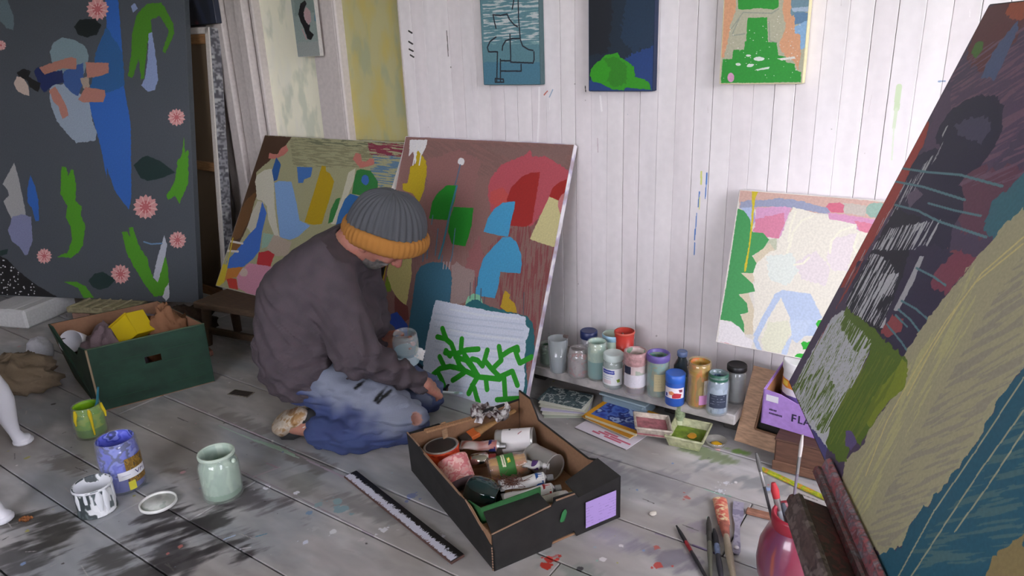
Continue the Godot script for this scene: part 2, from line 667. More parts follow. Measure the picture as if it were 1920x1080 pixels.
func pane_material(n: int) -> StandardMaterial3D:
	# old film and grime on the glass: pale yellow, mottled with olive and grey
	var im := Image.create(160, 320, false, Image.FORMAT_RGB8)
	var f := FastNoiseLite.new()
	f.seed = 21 + n
	f.frequency = 0.012
	f.fractal_octaves = 5
	for y in 320:
		for x in 160:
			var v := f.get_noise_2d(x * 1.6, y * 1.2)
			var g := f.get_noise_2d(x * 1.6 + 500.0, y * 1.2 + 300.0)
			var c := Color("fbf8e0") if n == 0 else Color("b9b484")
			c = c.lerp(Color("c2b268") if n == 1 else Color("f6f4e2"), clampf(v * 1.4 + 0.2, 0.0, 0.9))
			c = c.lerp(Color("c2cbb4") if n == 0 else Color("9aa48c"), clampf(g * 1.5 - 0.1, 0.0, 0.5))
			im.set_pixel(x, y, c)
	var m := picture(im, 0.5)
	m.backlight = Color(1.0, 1.0, 1.0)
	m.cull_mode = BaseMaterial3D.CULL_DISABLED
	return m


func floor_picture() -> Image:
	# 4.4 m by 2.2 m of grey-painted boards: worn, stained, spattered
	var w := 2048
	var h := 1024
	var im := Image.create(w, h, false, Image.FORMAT_RGB8)
	var n := FastNoiseLite.new()
	n.seed = 4
	n.frequency = 0.006
	n.fractal_octaves = 5
	var base := Color("aeabaa")
	var low := Image.create(w / 2, h / 2, false, Image.FORMAT_RGB8)
	for y in h / 2:
		for x in w / 2:
			var v := n.get_noise_2d(x * 1.2, y * 3.2)
			var g := n.get_noise_2d(x * 5.0 + 700.0, y * 16.0)
			var t := n.get_noise_2d(x * 0.8 + 2000.0, y * 1.6 + 100.0)
			var k := 1.0 + 0.2 * v + 0.12 * g
			var c := Color(base.r * k, base.g * k, base.b * k)
			c = c.lerp(Color("99918a"), clampf(t * 1.5, 0.0, 0.6))
			c = c.lerp(Color("9299a0"), clampf(-t * 1.5, 0.0, 0.55))
			low.set_pixel(x, y, c)
	low.resize(w, h, Image.INTERPOLATE_BILINEAR)
	im.blit_rect(low, Rect2i(0, 0, w, h), Vector2i.ZERO)
	# stains: [x, z, reach along x, reach along z, colour, strength]
	for s in [[-2.01, -0.606, 0.22, 0.1, "35332f", 0.8], [-1.668, -0.632, 0.3, 0.1, "3a3734", 0.7], [-1.661, -0.833, 0.3, 0.12, "2f2b2c", 0.85], [-1.599, -0.733, 0.2, 0.1, "322f31", 0.7], [-1.917, -0.489, 0.2, 0.1, "3c3a39", 0.7], [-1.65, -0.996, 0.25, 0.08, "3c3638", 0.6], [-1.973, -0.962, 0.12, 0.06, "5c5248", 0.5], [-1.288, -1.13, 0.3, 0.06, "5c5a58", 0.4], [-1.593, -1.124, 0.2, 0.07, "6c7068", 0.4], [-0.605, -1.887, 0.16, 0.05, "5f7440", 0.6], [-0.541, -1.943, 0.12, 0.03, "5f8a34", 0.8], [-0.548, -1.382, 0.12, 0.06, "5c5468", 0.5], [-0.506, -1.528, 0.1, 0.05, "7a6c84", 0.4], [-0.7, -1.664, 0.3, 0.1, "6c6a72", 0.35], [-0.466, -1.805, 0.2, 0.06, "5c6468", 0.4], [-2.018, -0.867, 0.06, 0.04, "4a6058", 0.7], [-1.101, -1.138, 0.2, 0.05, "a09a98", 0.4], [-1.255, -0.945, 0.25, 0.08, "b0a8a6", 0.35], [-2.318, -0.789, 0.2, 0.06, "6a625c", 0.5], [-2.062, -1.256, 0.3, 0.05, "77706a", 0.5], [-1.7, -1.213, 0.25, 0.05, "5c5650", 0.5], [-0.885, -1.684, 0.2, 0.06, "74727a", 0.5], [-0.685, -1.393, 0.2, 0.08, "8c8896", 0.35], [-0.741, -1.217, 0.2, 0.06, "6c7a70", 0.4]]:
		stain(im, s[0], s[1], s[2], s[3], Color(s[4]), s[5], n)
	# lines of spilt or scraped paint
	for l in [["9c9094", 0.005, [-2.48, -1.24, -1.94, -1.232, -1.601, -1.213, -1.476, -1.208, -1.228, -1.194]], ["a898a4", 0.006, [-1.661, -1.212, -1.499, -1.207, -1.465, -1.208]], ["968c92", 0.004, [-1.856, -1.06, -1.729, -1.065, -1.524, -1.067, -1.217, -1.059]], ["b0a0a8", 0.006, [-1.728, -1.066, -1.702, -1.142]], ["a08c94", 0.006, [-1.756, -1.134, -1.707, -1.136]], ["9ab8a4", 0.012, [-1.907, -1.203, -1.805, -1.214, -1.72, -1.209]], ["a8c0b0", 0.005, [-2.104, -1.201, -1.929, -1.202, -1.693, -1.207]], ["7a6a8c", 0.004, [-0.592, -1.451, -0.522, -1.457, -0.44, -1.46]], ["8fb0a0", 0.008, [-0.556, -1.705, -0.516, -1.7, -0.481, -1.706]], ["b46a68", 0.006, [-0.779, -1.216, -0.766, -1.247]], ["c8c4c8", 0.004, [-1.485, -0.827, -1.458, -0.856]], ["a8b8d0", 0.006, [-1.547, -0.838, -1.536, -0.863]], ["5c88a0", 0.004, [-1.483, -0.89, -1.468, -0.913]]]:
		var pts := []
		for i in range(0, l[2].size(), 2):
			pts.append(Vector2((l[2][i] + 4.2) / 4.4 * w, (l[2][i + 1] + 2.2) / 2.2 * h))
		brush_line(im, pts, l[1] * w / 4.4, Color(l[0]))
	# spatter
	var r := RandomNumberGenerator.new()
	r.seed = 5
	var cols := ["c9c6c4", "b8b4b4", "d6d2d0", "8fb0a0", "7a90b4", "b06a64", "a6a05c", "4a4644", "3c3a3c", "c89aa0", "9aa8b0"]
	for i in 1300:
		var p := Vector2(r.randf() * w, r.randf() * h)
		var size := 0.5 + pow(r.randf(), 6.0) * 4.0
		blot(im, p, size, Color(cols[r.randi() % cols.size()]), r)
	for i in 260:
		var p := Vector2(r.randf() * w, r.randf() * h)
		brush_line(im, [p, p + Vector2(r.randf_range(-30, 30), r.randf_range(-8, 8))], r.randf_range(0.8, 1.6), Color(["a8a4a2", "5a5654", "b4aeac"][i % 3]))
	for s in [[-0.777, -1.222, 0.012, "b8342c", 9], [-0.772, -1.198, 0.014, "b8382c", 7], [-0.54, -1.344, 0.012, "b84a44", 5], [-0.581, -1.639, 0.01, "a8625c", 3], [-0.569, -1.404, 0.008, "b4645c", 4], [-0.403, -1.794, 0.009, "8a9cc4", 4], [-0.595, -1.929, 0.01, "c8a09a", 3], [-1.646, -1.048, 0.012, "e0e0e8", 1], [-1.548, -1.079, 0.01, "dcdce4", 2], [-1.323, -1.014, 0.011, "dcdcde", 2], [-1.35, -0.945, 0.01, "d4d8e4", 2], [-1.447, -1.075, 0.012, "8aa0a4", 3], [-1.374, -1.091, 0.02, "86a0a8", 5], [-1.412, -1.111, 0.015, "8aa4a8", 3], [-1.209, -1.09, 0.012, "dcdce0", 4], [-1.44, -1.034, 0.01, "7a94b0", 2], [-1.654, -1.056, 0.01, "b0aab0", 3], [-2.689, -1.124, 0.006, "c8c4c0", 4], [-1.249, -1.24, 0.016, "7a84a8", 6], [-1.058, -1.152, 0.006, "d0d0d8", 8], [-2.391, -0.782, 0.01, "a8a4a4", 6], [-0.514, -1.761, 0.008, "c8c8cc", 12], [-0.514, -1.716, 0.008, "c8c8cc", 10], [-1.374, -0.996, 0.01, "b0b0b0", 10], [-1.231, -1.033, 0.008, "c0b8b8", 10]]:
		for k in s[4]:
			blot(im, Vector2((s[0] + 4.2) / 4.4 * w, (s[1] + 2.2) / 2.2 * h) + Vector2(r.randfn(), r.randfn()) * (0.0 if k == 0 else s[2] * 465.0 * 1.2), s[2] * 465.0 * (1.0 if k == 0 else r.randf_range(0.15, 0.4)), Color(s[3]), r)
	return im


func blot(im: Image, p: Vector2, size: float, c: Color, r: RandomNumberGenerator) -> void:
	var ring := PackedVector2Array()
	for k in 9:
		ring.append(p + Vector2.from_angle(TAU * k / 9) * size * r.randf_range(0.65, 1.2))
	fill(im, ring, c)


func stain(im: Image, x: float, z: float, rx: float, rz: float, c: Color, strength: float, n: FastNoiseLite) -> void:
	var w := im.get_width()
	var h := im.get_height()
	for py in range(max(0, int((z - rz + 2.2) / 2.2 * h)), min(h, int((z + rz + 2.2) / 2.2 * h))):
		for px in range(max(0, int((x - rx + 4.2) / 4.4 * w)), min(w, int((x + rx + 4.2) / 4.4 * w))):
			var dx := (px * 4.4 / w - 4.2 - x) / rx
			var dz := (py * 2.2 / h - 2.2 - z) / rz
			var e := 1.0 - sqrt(dx * dx + dz * dz)
			var v := e * 1.5 + n.get_noise_2d(px * 2.2, py * 1.6) * 1.0 + n.get_noise_2d((px + py * 0.4) * 9.0, (py - px * 0.2) * 2.0) * 0.8 - 0.4
			if v > 0.0 and e > 0.0:
				im.set_pixel(px, py, im.get_pixel(px, py).lerp(c, strength * smoothstep(0.0, 0.75, v)))


func wall_picture() -> Image:
	# white gloss paint over boards, with drips, chips and stray dabs of colour; covers 2.4 m by 2.4 m
	var size := 2048
	var im := Image.create(512, 512, false, Image.FORMAT_RGB8)
	var n := FastNoiseLite.new()
	n.seed = 8
	n.frequency = 0.02
	n.fractal_octaves = 4
	var base := Color("e9e3e4")
	for y in 512:
		for x in 512:
			var k := 1.0 + 0.035 * n.get_noise_2d(x * 3.0, y * 0.5) + 0.02 * n.get_noise_2d(x * 6.0 + 90.0, y * 6.0)
			im.set_pixel(x, y, Color(base.r * k, base.g * k, base.b * k))
	im.resize(size, size, Image.INTERPOLATE_BILINEAR)
	var r := RandomNumberGenerator.new()
	r.seed = 6
	var at := func(p: Vector2) -> Vector2: return Vector2((p.x + 2.2) / 2.4, 1.0 - p.y / 2.4) * size
	for i in 120:
		var p := Vector2(r.randf() * size, r.randf() * size)
		blot(im, p, 0.5 + pow(r.randf(), 4.0) * 3.0, Color(["b8b0b0", "9a9490", "d2cac8", "c0c4cc"][i % 4]), r)
	for i in 50:
		var p := Vector2(r.randf() * size, r.randf() * size)
		brush_line(im, [p, p + Vector2(r.randf_range(-3, 3), r.randf_range(10, 90))], r.randf_range(0.8, 2.0), Color(["f4f0f0", "d6cfce"][i % 2]))
	for l in [["2c2826", 0.006, [-1.984, 1.279, -1.968, 1.271]], ["2c2826", 0.006, [-1.988, 1.24, -1.97, 1.231]], ["2c2826", 0.006, [-1.989, 1.212, -1.97, 1.204]], ["2c2826", 0.006, [-1.985, 1.19, -1.969, 1.182]], ["6a6462", 0.004, [-1.794, 1.271, -1.793, 1.229, -1.794, 1.181]], ["4a7cc4", 0.005, [-0.768, 0.801, -0.768, 0.767]], ["4a7cc4", 0.003, [-0.768, 0.767, -0.769, 0.72]], ["d4d880", 0.006, [-0.786, 0.805, -0.785, 0.766]], ["5a84c8", 0.004, [-0.789, 0.74, -0.791, 0.691]], ["5a84c8", 0.003, [-0.795, 0.669, -0.796, 0.615, -0.797, 0.597]], ["4a7cc4", 0.004, [-0.798, 0.615, -0.798, 0.579]], ["5a88cc", 0.003, [-0.797, 0.57, -0.797, 0.528]], ["e0e29a", 0.004, [-0.787, 0.722, -0.787, 0.684]], ["c8d8b4", 0.014, [-0.256, 1.066, -0.255, 1.007]], ["d0dcc0", 0.008, [-0.255, 1.007, -0.255, 0.957]], ["d8e0cc", 0.004, [-0.255, 0.957, -0.25, 0.871]], ["c46a5c", 0.004, [-1.37, 1.04, -1.356, 1.053]], ["9ab0c4", 0.004, [-1.348, 1.033, -1.334, 1.058]], ["6c9c5c", 0.005, [-1.049, 0.175, -1.045, 0.197]], ["3c3a38", 0.003, [-1.205, 1.07, -1.203, 1.051]], ["f6f2f2", 0.008, [-1.389, 1.064, -1.395, 0.944, -1.402, 0.871]], ["f6f2f2", 0.007, [-1.148, 1.037, -1.142, 0.989]], ["8a9cb8", 0.004, [-0.166, 1.078, -0.152, 1.079]], ["cfc0c4", 0.004, [-1.158, 0.896, -1.156, 0.85]]]:
		var pts := []
		for i in range(0, l[2].size(), 2):
			pts.append(at.call(Vector2(l[2][i], l[2][i + 1])))
		brush_line(im, pts, l[1] / 2.4 * size, Color(l[0]))
	return im

# ---------------------------------------------------------------- canvases

const PLANES := {
	"p3": [-2.0145, 0.0000, -1.7922, 1.0000, 0.0000, 0.0000, 0.0000, 0.9189, -0.3944, 0.7820, 0.9529, 760, 960],
	"p2": [-2.9197, 0.2106, -1.7813, 1.0000, 0.0000, 0.0000, 0.0000, 0.8557, -0.5176, 0.8975, 0.7473, 960, 760],
	"p4": [-0.6487, 0.3128, -2.0242, 1.0000, 0.0000, 0.0000, 0.0000, 0.9523, -0.3052, 0.4715, 0.4712, 640, 720],
	"p5": [-0.3488, 0.4000, -1.6709, 0.4200, -0.0000, 0.9075, 0.3120, 0.9391, -0.1444, 1.1500, 0.9014, 1060, 830],
	"p1": [-4.3288, 0.1000, -1.2541, 0.9225, 0.0000, -0.3860, -0.0803, 0.9781, -0.1918, 1.3500, 1.5000, 1080, 1200],
	"pic1": [-1.6074, 1.0787, -2.1700, 1.0000, 0.0000, 0.0000, 0.0000, 1.0000, 0.0000, 0.2421, 0.3600, 300, 440],
	"pic2": [-1.1726, 1.0568, -2.1700, 1.0000, 0.0000, 0.0000, 0.0000, 1.0000, 0.0000, 0.2252, 0.3300, 300, 440],
	"pic3": [-0.7308, 1.0779, -2.1700, 1.0000, 0.0000, 0.0000, 0.0000, 1.0000, 0.0000, 0.2329, 0.3000, 360, 450],
	"small": [-2.5882, 1.2009, -2.1500, 1.0000, 0.0000, 0.0000, 0.0000, 1.0000, 0.0000, 0.1383, 0.2700, 180, 330]}
const PAINTS := {
	"p3": [
		["base", "906a64", 0, []],
		["d", "8c4a4a", [0.05, 1.45, 6], [1079, 209, 1083, 481, 1055, 679, 976, 849, 746, 603, 611, 453, 732, 337]],
		["d", "876660", [-0.1, 0.4, 6], [111, 16, 1024, 0, 1027, 114, 522, 142, 169, 207]],
		["d", "946f6a", [0.1, 1.3, 6], [133, 322, 477, 209, 605, 433, 504, 636, 241, 671]],
		["p", "966a66", 14, [171, 93, 362, 41, 504, 79, 513, 335, 416, 452, 251, 358]],
		["p", "8a6a64", 14, [488, 25, 987, 13, 977, 77, 688, 70]],
		["p", "9c6464", 10, [543, 439, 588, 371, 665, 531, 627, 619, 542, 546]],
		["p", "e8e6e6", 3, [31, 12, 151, 8, 149, 41, 134, 72, 132, 122, 100, 58, 102, 123, 70, 60, 47, 84]],
		["p", "c2a81c", 4, [101, 55, 169, 99, 188, 145, 191, 220, 177, 271, 117, 238, 53, 229, 40, 204, 74, 196, 72, 126, 103, 112, 95, 68]],
		["s", "ece9e6", 8.2, [125, 28, 128, 117]],
		["s", "ece9e6", 8.2, [88, 30, 85, 119]],
		["p", "bf5560", 6, [586, 207, 582, 148, 631, 93, 707, 63, 746, 53, 780, 28, 794, 51, 866, 50, 934, 70, 1002, 97, 1020, 123, 965, 160, 930, 201, 912, 252, 865, 312, 754, 321, 623, 274]],
		["p", "c9534f", 4, [609, 240, 751, 310, 716, 215, 664, 178, 601, 200]],
		["p", "a82824", 3, [854, 109, 862, 301, 835, 319, 746, 322, 701, 222, 713, 175, 759, 132, 803, 113]],
		["p", "a82620", 3, [1018, 123, 1022, 161, 987, 186, 978, 208, 923, 198, 932, 167, 960, 141]],
		["p", "d08080", 3, [1028, 161, 1006, 171, 981, 192, 976, 225, 993, 251, 1027, 265]],
		["p", "d9cf96", 2, [925, 197, 976, 208, 980, 230, 998, 256, 1022, 265, 1027, 309, 1026, 374, 1012, 380, 929, 372, 867, 362, 877, 328]],
		["p", "ecebec", 2, [412, 89, 412, 94, 410, 99, 406, 102, 400, 104, 393, 105, 385, 103, 379, 100, 374, 96, 371, 91, 371, 85, 373, 81, 378, 77, 384, 75, 391, 75, 398, 76, 404, 79, 409, 84]],
		["s", "5f6f86", 8.4, [390, 104, 385, 165, 381, 190]],
		["p", "1e8f26", 2, [332, 190, 394, 188, 399, 243, 383, 331, 260, 335, 259, 265, 281, 227]],
		["p", "1e8f26", 2, [399, 275, 519, 271, 528, 341, 516, 424, 434, 425, 394, 377, 390, 323]],
		["s", "3f8799", 11.7, [394, 190, 385, 275, 382, 342, 379, 427, 369, 489]],
		["s", "57809a", 6.4, [280, 319, 282, 356]],
		["s", "57809a", 6.3, [329, 371, 343, 479]],
		["s", "57809a", 6.2, [434, 361, 447, 468, 441, 511]],
		["s", "57809a", 6.4, [279, 412, 295, 497]],
		["s", "57809a", 6.4, [262, 451, 272, 511]],
		["s", "57809a", 6.3, [388, 474, 392, 516]],
		["p", "47a2cf", 2, [605, 358, 614, 304, 641, 264, 681, 238, 749, 227, 752, 256, 747, 311, 748, 365, 682, 364]],
		["p", "47a2cf", 2, [717, 369, 762, 364, 799, 380, 835, 422, 849, 459, 851, 494, 795, 498, 742, 500, 746, 562, 741, 603, 626, 607, 623, 520, 632, 460, 678, 409]],
		["p", "3b6f86", 3, [251, 625, 244, 570, 267, 531, 328, 508, 402, 503, 455, 527, 480, 572, 483, 620, 488, 652, 543, 854, 404, 1012, 328, 1027, 279, 899, 259, 747]],
		["p", "a18a86", 5, [455, 512, 481, 491, 531, 507, 600, 514, 606, 580, 615, 629, 493, 668, 472, 554]],
		["s", "b9a6a4", 6.5, [441, 496, 444, 523]],
		["s", "b9a6a4", 6.5, [423, 498, 426, 525]],
		["s", "b9a6a4", 6.5, [405, 500, 408, 527]],
		["p", "8cd0a8", 4, [579, 648, 587, 617, 615, 600, 656, 602, 681, 631]],
		["p", "256a72", 4, [574, 660, 587, 644, 614, 627, 645, 620, 681, 631, 730, 638, 793, 640, 930, 644, 967, 669, 984, 708, 1004, 776, 969, 812, 1000, 899, 1007, 989, 962, 973, 681, 744]],
		["s", "5c5a62", 5.1, [586, 562, 600, 621]],
		["s", "5c5a62", 5.0, [609, 538, 630, 622]],
		["s", "5c5a62", 5.0, [653, 576, 663, 623]],
		["s", "5c5a62", 5.0, [681, 604, 685, 631]],
		["s", "5c5a62", 4.8, [889, 561, 908, 642]],
		["s", "5c5a62", 5.0, [621, 536, 627, 568]],
		["p", "c4a022", 3, [783, 575, 788, 566, 818, 578, 815, 592, 853, 608, 873, 639, 810, 643, 779, 631, 780, 605]],
		["p", "c4a022", 2, [40, 556, 41, 698, 15, 716, 15, 655, 23, 562]],
		["p", "0c0b0c", 2, [7, 571, 34, 557, 22, 677, -22, 660, -39, 608]],
		["p", "e8872a", 2, [-2, 703, 45, 709, 63, 748, 40, 793, 10, 798, 2, 734]],
		["p", "c9372c", 2, [-13, 689, 16, 678, 37, 706, 8, 733]],
		["p", "7d9b2a", 2, [53, 597, 92, 622, 104, 659, 56, 665]],
		["p", "d6cb84", 3, [93, 508, 193, 498, 218, 577, 222, 705, 177, 698, 99, 644, 51, 589, 51, 551]],
		["p", "7a3f3a", 3, [132, 671, 197, 697, 232, 704, 256, 753, 206, 786, 188, 757, 155, 744]],
		["p", "2d4fb0", 3, [155, 744, 187, 754, 210, 783, 248, 771, 268, 820, 205, 842, 183, 833]],
		["p", "2d4fb0", 3, [102, 762, 171, 736, 257, 780, 266, 845, 149, 864]],
		["p", "12283c", 2, [329, 941, 375, 916, 454, 942, 498, 972, 463, 1001, 357, 976]],
		["p", "dfe6f6", 4, [402, 654, 539, 654, 735, 653, 886, 645, 923, 650, 928, 675, 951, 687, 955, 712, 946, 739, 957, 774, 954, 784, 964, 808, 963, 829, 976, 852, 981, 882, 984, 932, 990, 967, 962, 975, 862, 995, 763, 1031, 685, 1039, 574, 1029, 576, 979, 458, 957, 403, 951, 397, 901, 391, 846, 390, 790, 392, 733, 395, 676]],
		["s", "d0daec", 8.3, [409, 708, 587, 702, 745, 689, 917, 677]],
		["s", "d0daec", 8.3, [417, 732, 594, 725, 751, 712, 923, 699]],
		["s", "d0daec", 8.3, [425, 759, 601, 751, 759, 738, 930, 724]],
		["s", "d0daec", 8.3, [432, 783, 608, 775, 765, 761, 936, 746]],
		["s", "d0daec", 8.3, [442, 815, 617, 806, 774, 791, 944, 776]],
		["s", "d0daec", 8.3, [451, 847, 626, 837, 782, 821, 952, 805]],
		["s", "d0daec", 8.2, [464, 890, 638, 878, 794, 862, 963, 844]],
		["s", "d0daec", 8.2, [477, 932, 650, 919, 805, 902, 974, 883]],
		["s", "d0daec", 8.2, [489, 974, 662, 960, 816, 942, 985, 922]],
		["s", "e8eef8", 10.2, [496, 679, 662, 677, 890, 660]],
		["s", "e8eef8", 10.2, [519, 758, 684, 755, 911, 735]],
		["s", "e8eef8", 10.2, [535, 811, 699, 806, 924, 784]],
		["p", "0f2233", 2, [962, 975, 994, 969, 995, 991, 977, 987]],
		["p", "0f1d2a", 2, [536, 987, 568, 965, 581, 965, 566, 987, 570, 1013, 548, 1012]],
		["s", "23a018", 27.1, [453, 797, 505, 797, 543, 810, 580, 848, 616, 885, 644, 896]],
		["s", "23a018", 27.0, [473, 760, 486, 775, 507, 796]],
		["s", "23a018", 26.5, [598, 782, 605, 822]],
		["s", "23a018", 26.8, [517, 850, 579, 845, 637, 819, 702, 805]],
		["s", "23a018", 26.8, [519, 841, 549, 858]],
		["s", "23a018", 26.9, [489, 871, 524, 901]],
		["s", "23a018", 26.5, [582, 856, 649, 858, 707, 890, 736, 907, 849, 894]],
		["s", "23a018", 27.0, [472, 944, 506, 915, 561, 897, 619, 895, 678, 901, 728, 908, 715, 932, 696, 978]],
		["s", "23a018", 26.5, [592, 946, 613, 932, 647, 907]],
		["s", "23a018", 26.8, [504, 938, 527, 956, 545, 974]],
		["s", "23a018", 25.9, [721, 952, 741, 980, 759, 1000]],
		["s", "23a018", 26.0, [706, 944, 727, 961]],
		["s", "23a018", 26.3, [631, 839, 686, 873, 716, 894]],
		["s", "23a018", 25.8, [753, 800, 748, 840, 743, 863, 710, 847, 678, 847]],
		["s", "23a018", 25.8, [748, 840, 794, 864, 847, 886]],
		["s", "23a018", 25.5, [812, 777, 828, 806, 838, 825, 808, 856]],
		["s", "23a018", 25.4, [833, 810, 871, 783, 908, 764, 915, 775]],
		["s", "23a018", 25.2, [899, 773, 917, 796, 938, 818, 991, 786]],
		["s", "23a018", 25.4, [847, 886, 907, 854, 923, 872, 947, 899]],
		["s", "23a018", 25.3, [869, 882, 895, 950]],
		["s", "23a018", 25.7, [776, 910, 792, 944]],
		["s", "23a018", 25.3, [856, 971, 920, 955, 986, 940]]],
	"p2": [
		["base", "a2a07c", 0, []],
		["p", "4b3424", 5, [-9, 0, 215, 2, 186, 72, 116, 148, 25, 250, 55, 307, 94, 386, 89, 446, 102, 584, 77, 704, -22, 718, -21, 577, -24, 350, -23, 169]],
		["p", "6b4a2a", 5, [85, 364, 87, 458, 93, 562, 68, 682, -7, 716, -16, 552, 23, 429]],
		["d", "8a8868", [0.0, 0.02, 6], [205, 12, 1014, 5, 1048, 147, 618, 169, 301, 193]],
		["d", "6f7258", [0.05, 0.02, 6], [228, -1, 1011, -6, 1015, 25, 447, 46]],
		["d", "8a3a4c", [-0.15, 0.02, 6], [769, 12, 1020, 4, 1033, 81, 803, 80]],
		["d", "5f7f98", [0.0, 0.02, 6], [826, 79, 1031, 76, 1051, 259, 920, 261, 838, 184]],
		["p", "c0766a", 3, [87, 150, 81, 114, 148, 122, 160, 80, 193, 54, 223, 88, 204, 118, 169, 138, 132, 153]],
		["p", "c0766a", 3, [702, 114, 707, 75, 744, 79, 764, 120, 794, 124, 810, 101, 840, 105, 850, 136, 805, 155, 766, 163, 734, 139]],
		["p", "c9c6b4", 3, [41, 309, 39, 267, 89, 227, 143, 217, 188, 295, 260, 461, 326, 578, 385, 659, 317, 624, 243, 543, 195, 457, 147, 428, 101, 421, 67, 354]],
		["p", "bdb9a8", 3, [113, 431, 166, 437, 167, 495, 166, 599, 138, 637, 97, 608, 98, 503]],
		["p", "275a9a", 2, [148, 140, 201, 183, 211, 282, 188, 295, 147, 228]],
		["p", "4272b4", 2, [327, 189, 443, 185, 451, 244, 409, 264, 410, 285, 376, 290]],
		["p", "7ea3d2", 2, [196, 306, 228, 289, 323, 286, 414, 421, 469, 515, 555, 536, 515, 585, 498, 609, 444, 639, 368, 633, 292, 492]],
		["p", "b29512", 2, [504, 169, 533, 170, 548, 202, 576, 211, 623, 256, 629, 343, 629, 516, 571, 529, 507, 521, 508, 355]],
		["p", "c8c4ae", 2, [700, 195, 738, 166, 753, 245, 738, 374, 723, 504, 688, 508, 707, 356]],
		["p", "2f7a3a", 2, [749, 181, 775, 170, 840, 174, 904, 231, 918, 272, 885, 327, 766, 318, 753, 245]],
		["p", "3a69b0", 4, [847, 228, 850, 239, 849, 248, 845, 256, 838, 260, 830, 261, 821, 258, 812, 251, 805, 243, 800, 232, 798, 221, 799, 212, 803, 204, 810, 200, 818, 199, 827, 202, 835, 209, 843, 218]],
		["p", "2f7a3a", 2, [672, 360, 698, 347, 702, 410, 696, 496, 670, 508, 659, 426]],
		["p", "2f68a4", 2, [731, 354, 754, 319, 816, 329, 828, 364, 797, 410, 757, 499, 724, 509, 719, 440]],
		["p", "3e6dc0", 2, [150, 433, 212, 501, 222, 614, 249, 735, 217, 796, 167, 850, 50, 887, 22, 840, 72, 763, 129, 650, 166, 599]],
		["p", "8fae9c", 5, [233, 624, 317, 624, 328, 689, 258, 722]],
		["p", "b0a090", 5, [317, 624, 460, 648, 467, 734, 353, 752, 298, 716]],
		["p", "b83036", 3, [247, 747, 315, 725, 368, 739, 365, 816, 265, 845]],
		["p", "c98aa0", 3, [135, 912, 199, 822, 378, 814, 408, 994, 274, 1004, 179, 983]],
		["p", "c9b4a8", 3, [214, 878, 215, 887, 213, 896, 207, 903, 197, 908, 186, 910, 174, 908, 163, 904, 155, 898, 149, 889, 147, 880, 150, 872, 156, 865, 165, 860, 177, 858, 189, 859, 199, 863, 208, 870]],
		["p", "c03a30", 2, [57, 938, 144, 933, 184, 994, 111, 996]],
		["p", "c07a30", 3, [48, 882, 167, 850, 139, 923, 68, 947, 56, 972]],
		["p", "c9b42c", 3, [-8, 857, 32, 862, 56, 972, 23, 1001, -9, 996, -9, 926]],
		["p", "7a5428", 3, [0, 715, 96, 713, 72, 763, 14, 766]],
		["s", "d6d0c8", 11.1, [-17, 712, 103, 712]],
		["s", "d6d0c8", 11.1, [-5, 775, 88, 766]],
		["s", "c9b42c", 8.3, [12, 690, 52, 962]]],
	"p4": [
		["base", "e8e2d6", 0, []],
		["p", "dbb4a6", 4, [-17, -15, 870, 5, 879, 109, 603, 100, 14, 118]],
		["p", "cfc4b8", 5, [625, 26, 756, 32, 758, 94, 635, 88]],
		["p", "a0a6c0", 5, [13, 113, 17, 79, 62, 56, 155, 52, 244, 31, 334, 33, 406, 40, 487, 56, 556, 64, 562, 104, 432, 93, 306, 82, 161, 90, 98, 105]],
		["p", "b8c6e8", 4, [18, 113, 97, 101, 108, 196, 81, 179, 45, 134]],
		["p", "b0a8d8", 3, [111, 128, 129, 184, 115, 214, 103, 167]],
		["p", "dc7088", 4, [529, 57, 547, 35, 608, 26, 632, 43, 635, 88, 568, 90]],
		["p", "9cbcac", 5, [755, 77, 758, 41, 778, 17, 832, 8, 881, 21, 885, 99, 791, 100]],
		["p", "e0a6cc", 5, [121, 103, 305, 77, 333, 84, 310, 194, 310, 278, 256, 284, 132, 260, 125, 184]],
		["p", "e088a4", 8, [128, 174, 299, 120, 306, 194, 283, 281, 229, 283, 127, 261]],
		["p", "e0a0c4", 5, [543, 92, 694, 100, 848, 112, 837, 192, 748, 188, 661, 148, 566, 131]],
		["p", "e4869e", 5, [698, 127, 836, 139, 822, 198, 748, 188]],
		["p", "c8ccb0", 4, [187, 311, 274, 282, 286, 357, 211, 404, 151, 441]],
		["p", "e0d2b4", 3, [147, 417, 234, 315, 277, 358, 205, 424, 161, 507, 180, 562, 156, 652, 209, 750, 225, 911, 161, 924, 124, 813, 173, 756, 102, 671, 89, 531, 161, 507]],
		["p", "f2ecdc", 4, [319, 193, 342, 80, 414, 90, 486, 107, 555, 114, 566, 131, 718, 147, 723, 182, 798, 196, 792, 259, 1030, 784, 236, 919, 212, 827, 208, 712, 182, 638, 187, 580, 164, 525, 169, 467, 205, 424, 243, 371, 286, 357, 292, 280]],
		["p", "f0e4e4", 9, [609, 244, 733, 194, 720, 321, 705, 431, 623, 442, 585, 356]],
		["p", "eee2e2", 10, [412, 415, 520, 328, 612, 425, 604, 536, 464, 520]],
		["p", "eaf0e6", 10, [229, 402, 386, 363, 438, 468, 383, 569, 271, 548]],
		["s", "faf6e0", 13.4, [363, 328, 366, 235, 407, 156, 471, 122]],
		["s", "faf6e0", 13.4, [351, 367, 360, 310]],
		["s", "faf6e0", 13.0, [598, 336, 595, 264, 635, 196, 704, 162]],
		["s", "faf6e0", 12.7, [735, 203, 723, 285, 763, 333]],
		["s", "faf6e0", 13.3, [406, 435, 457, 419, 485, 378]],
		["s", "faf6e0", 13.3, [363, 104, 346, 190, 348, 293]],
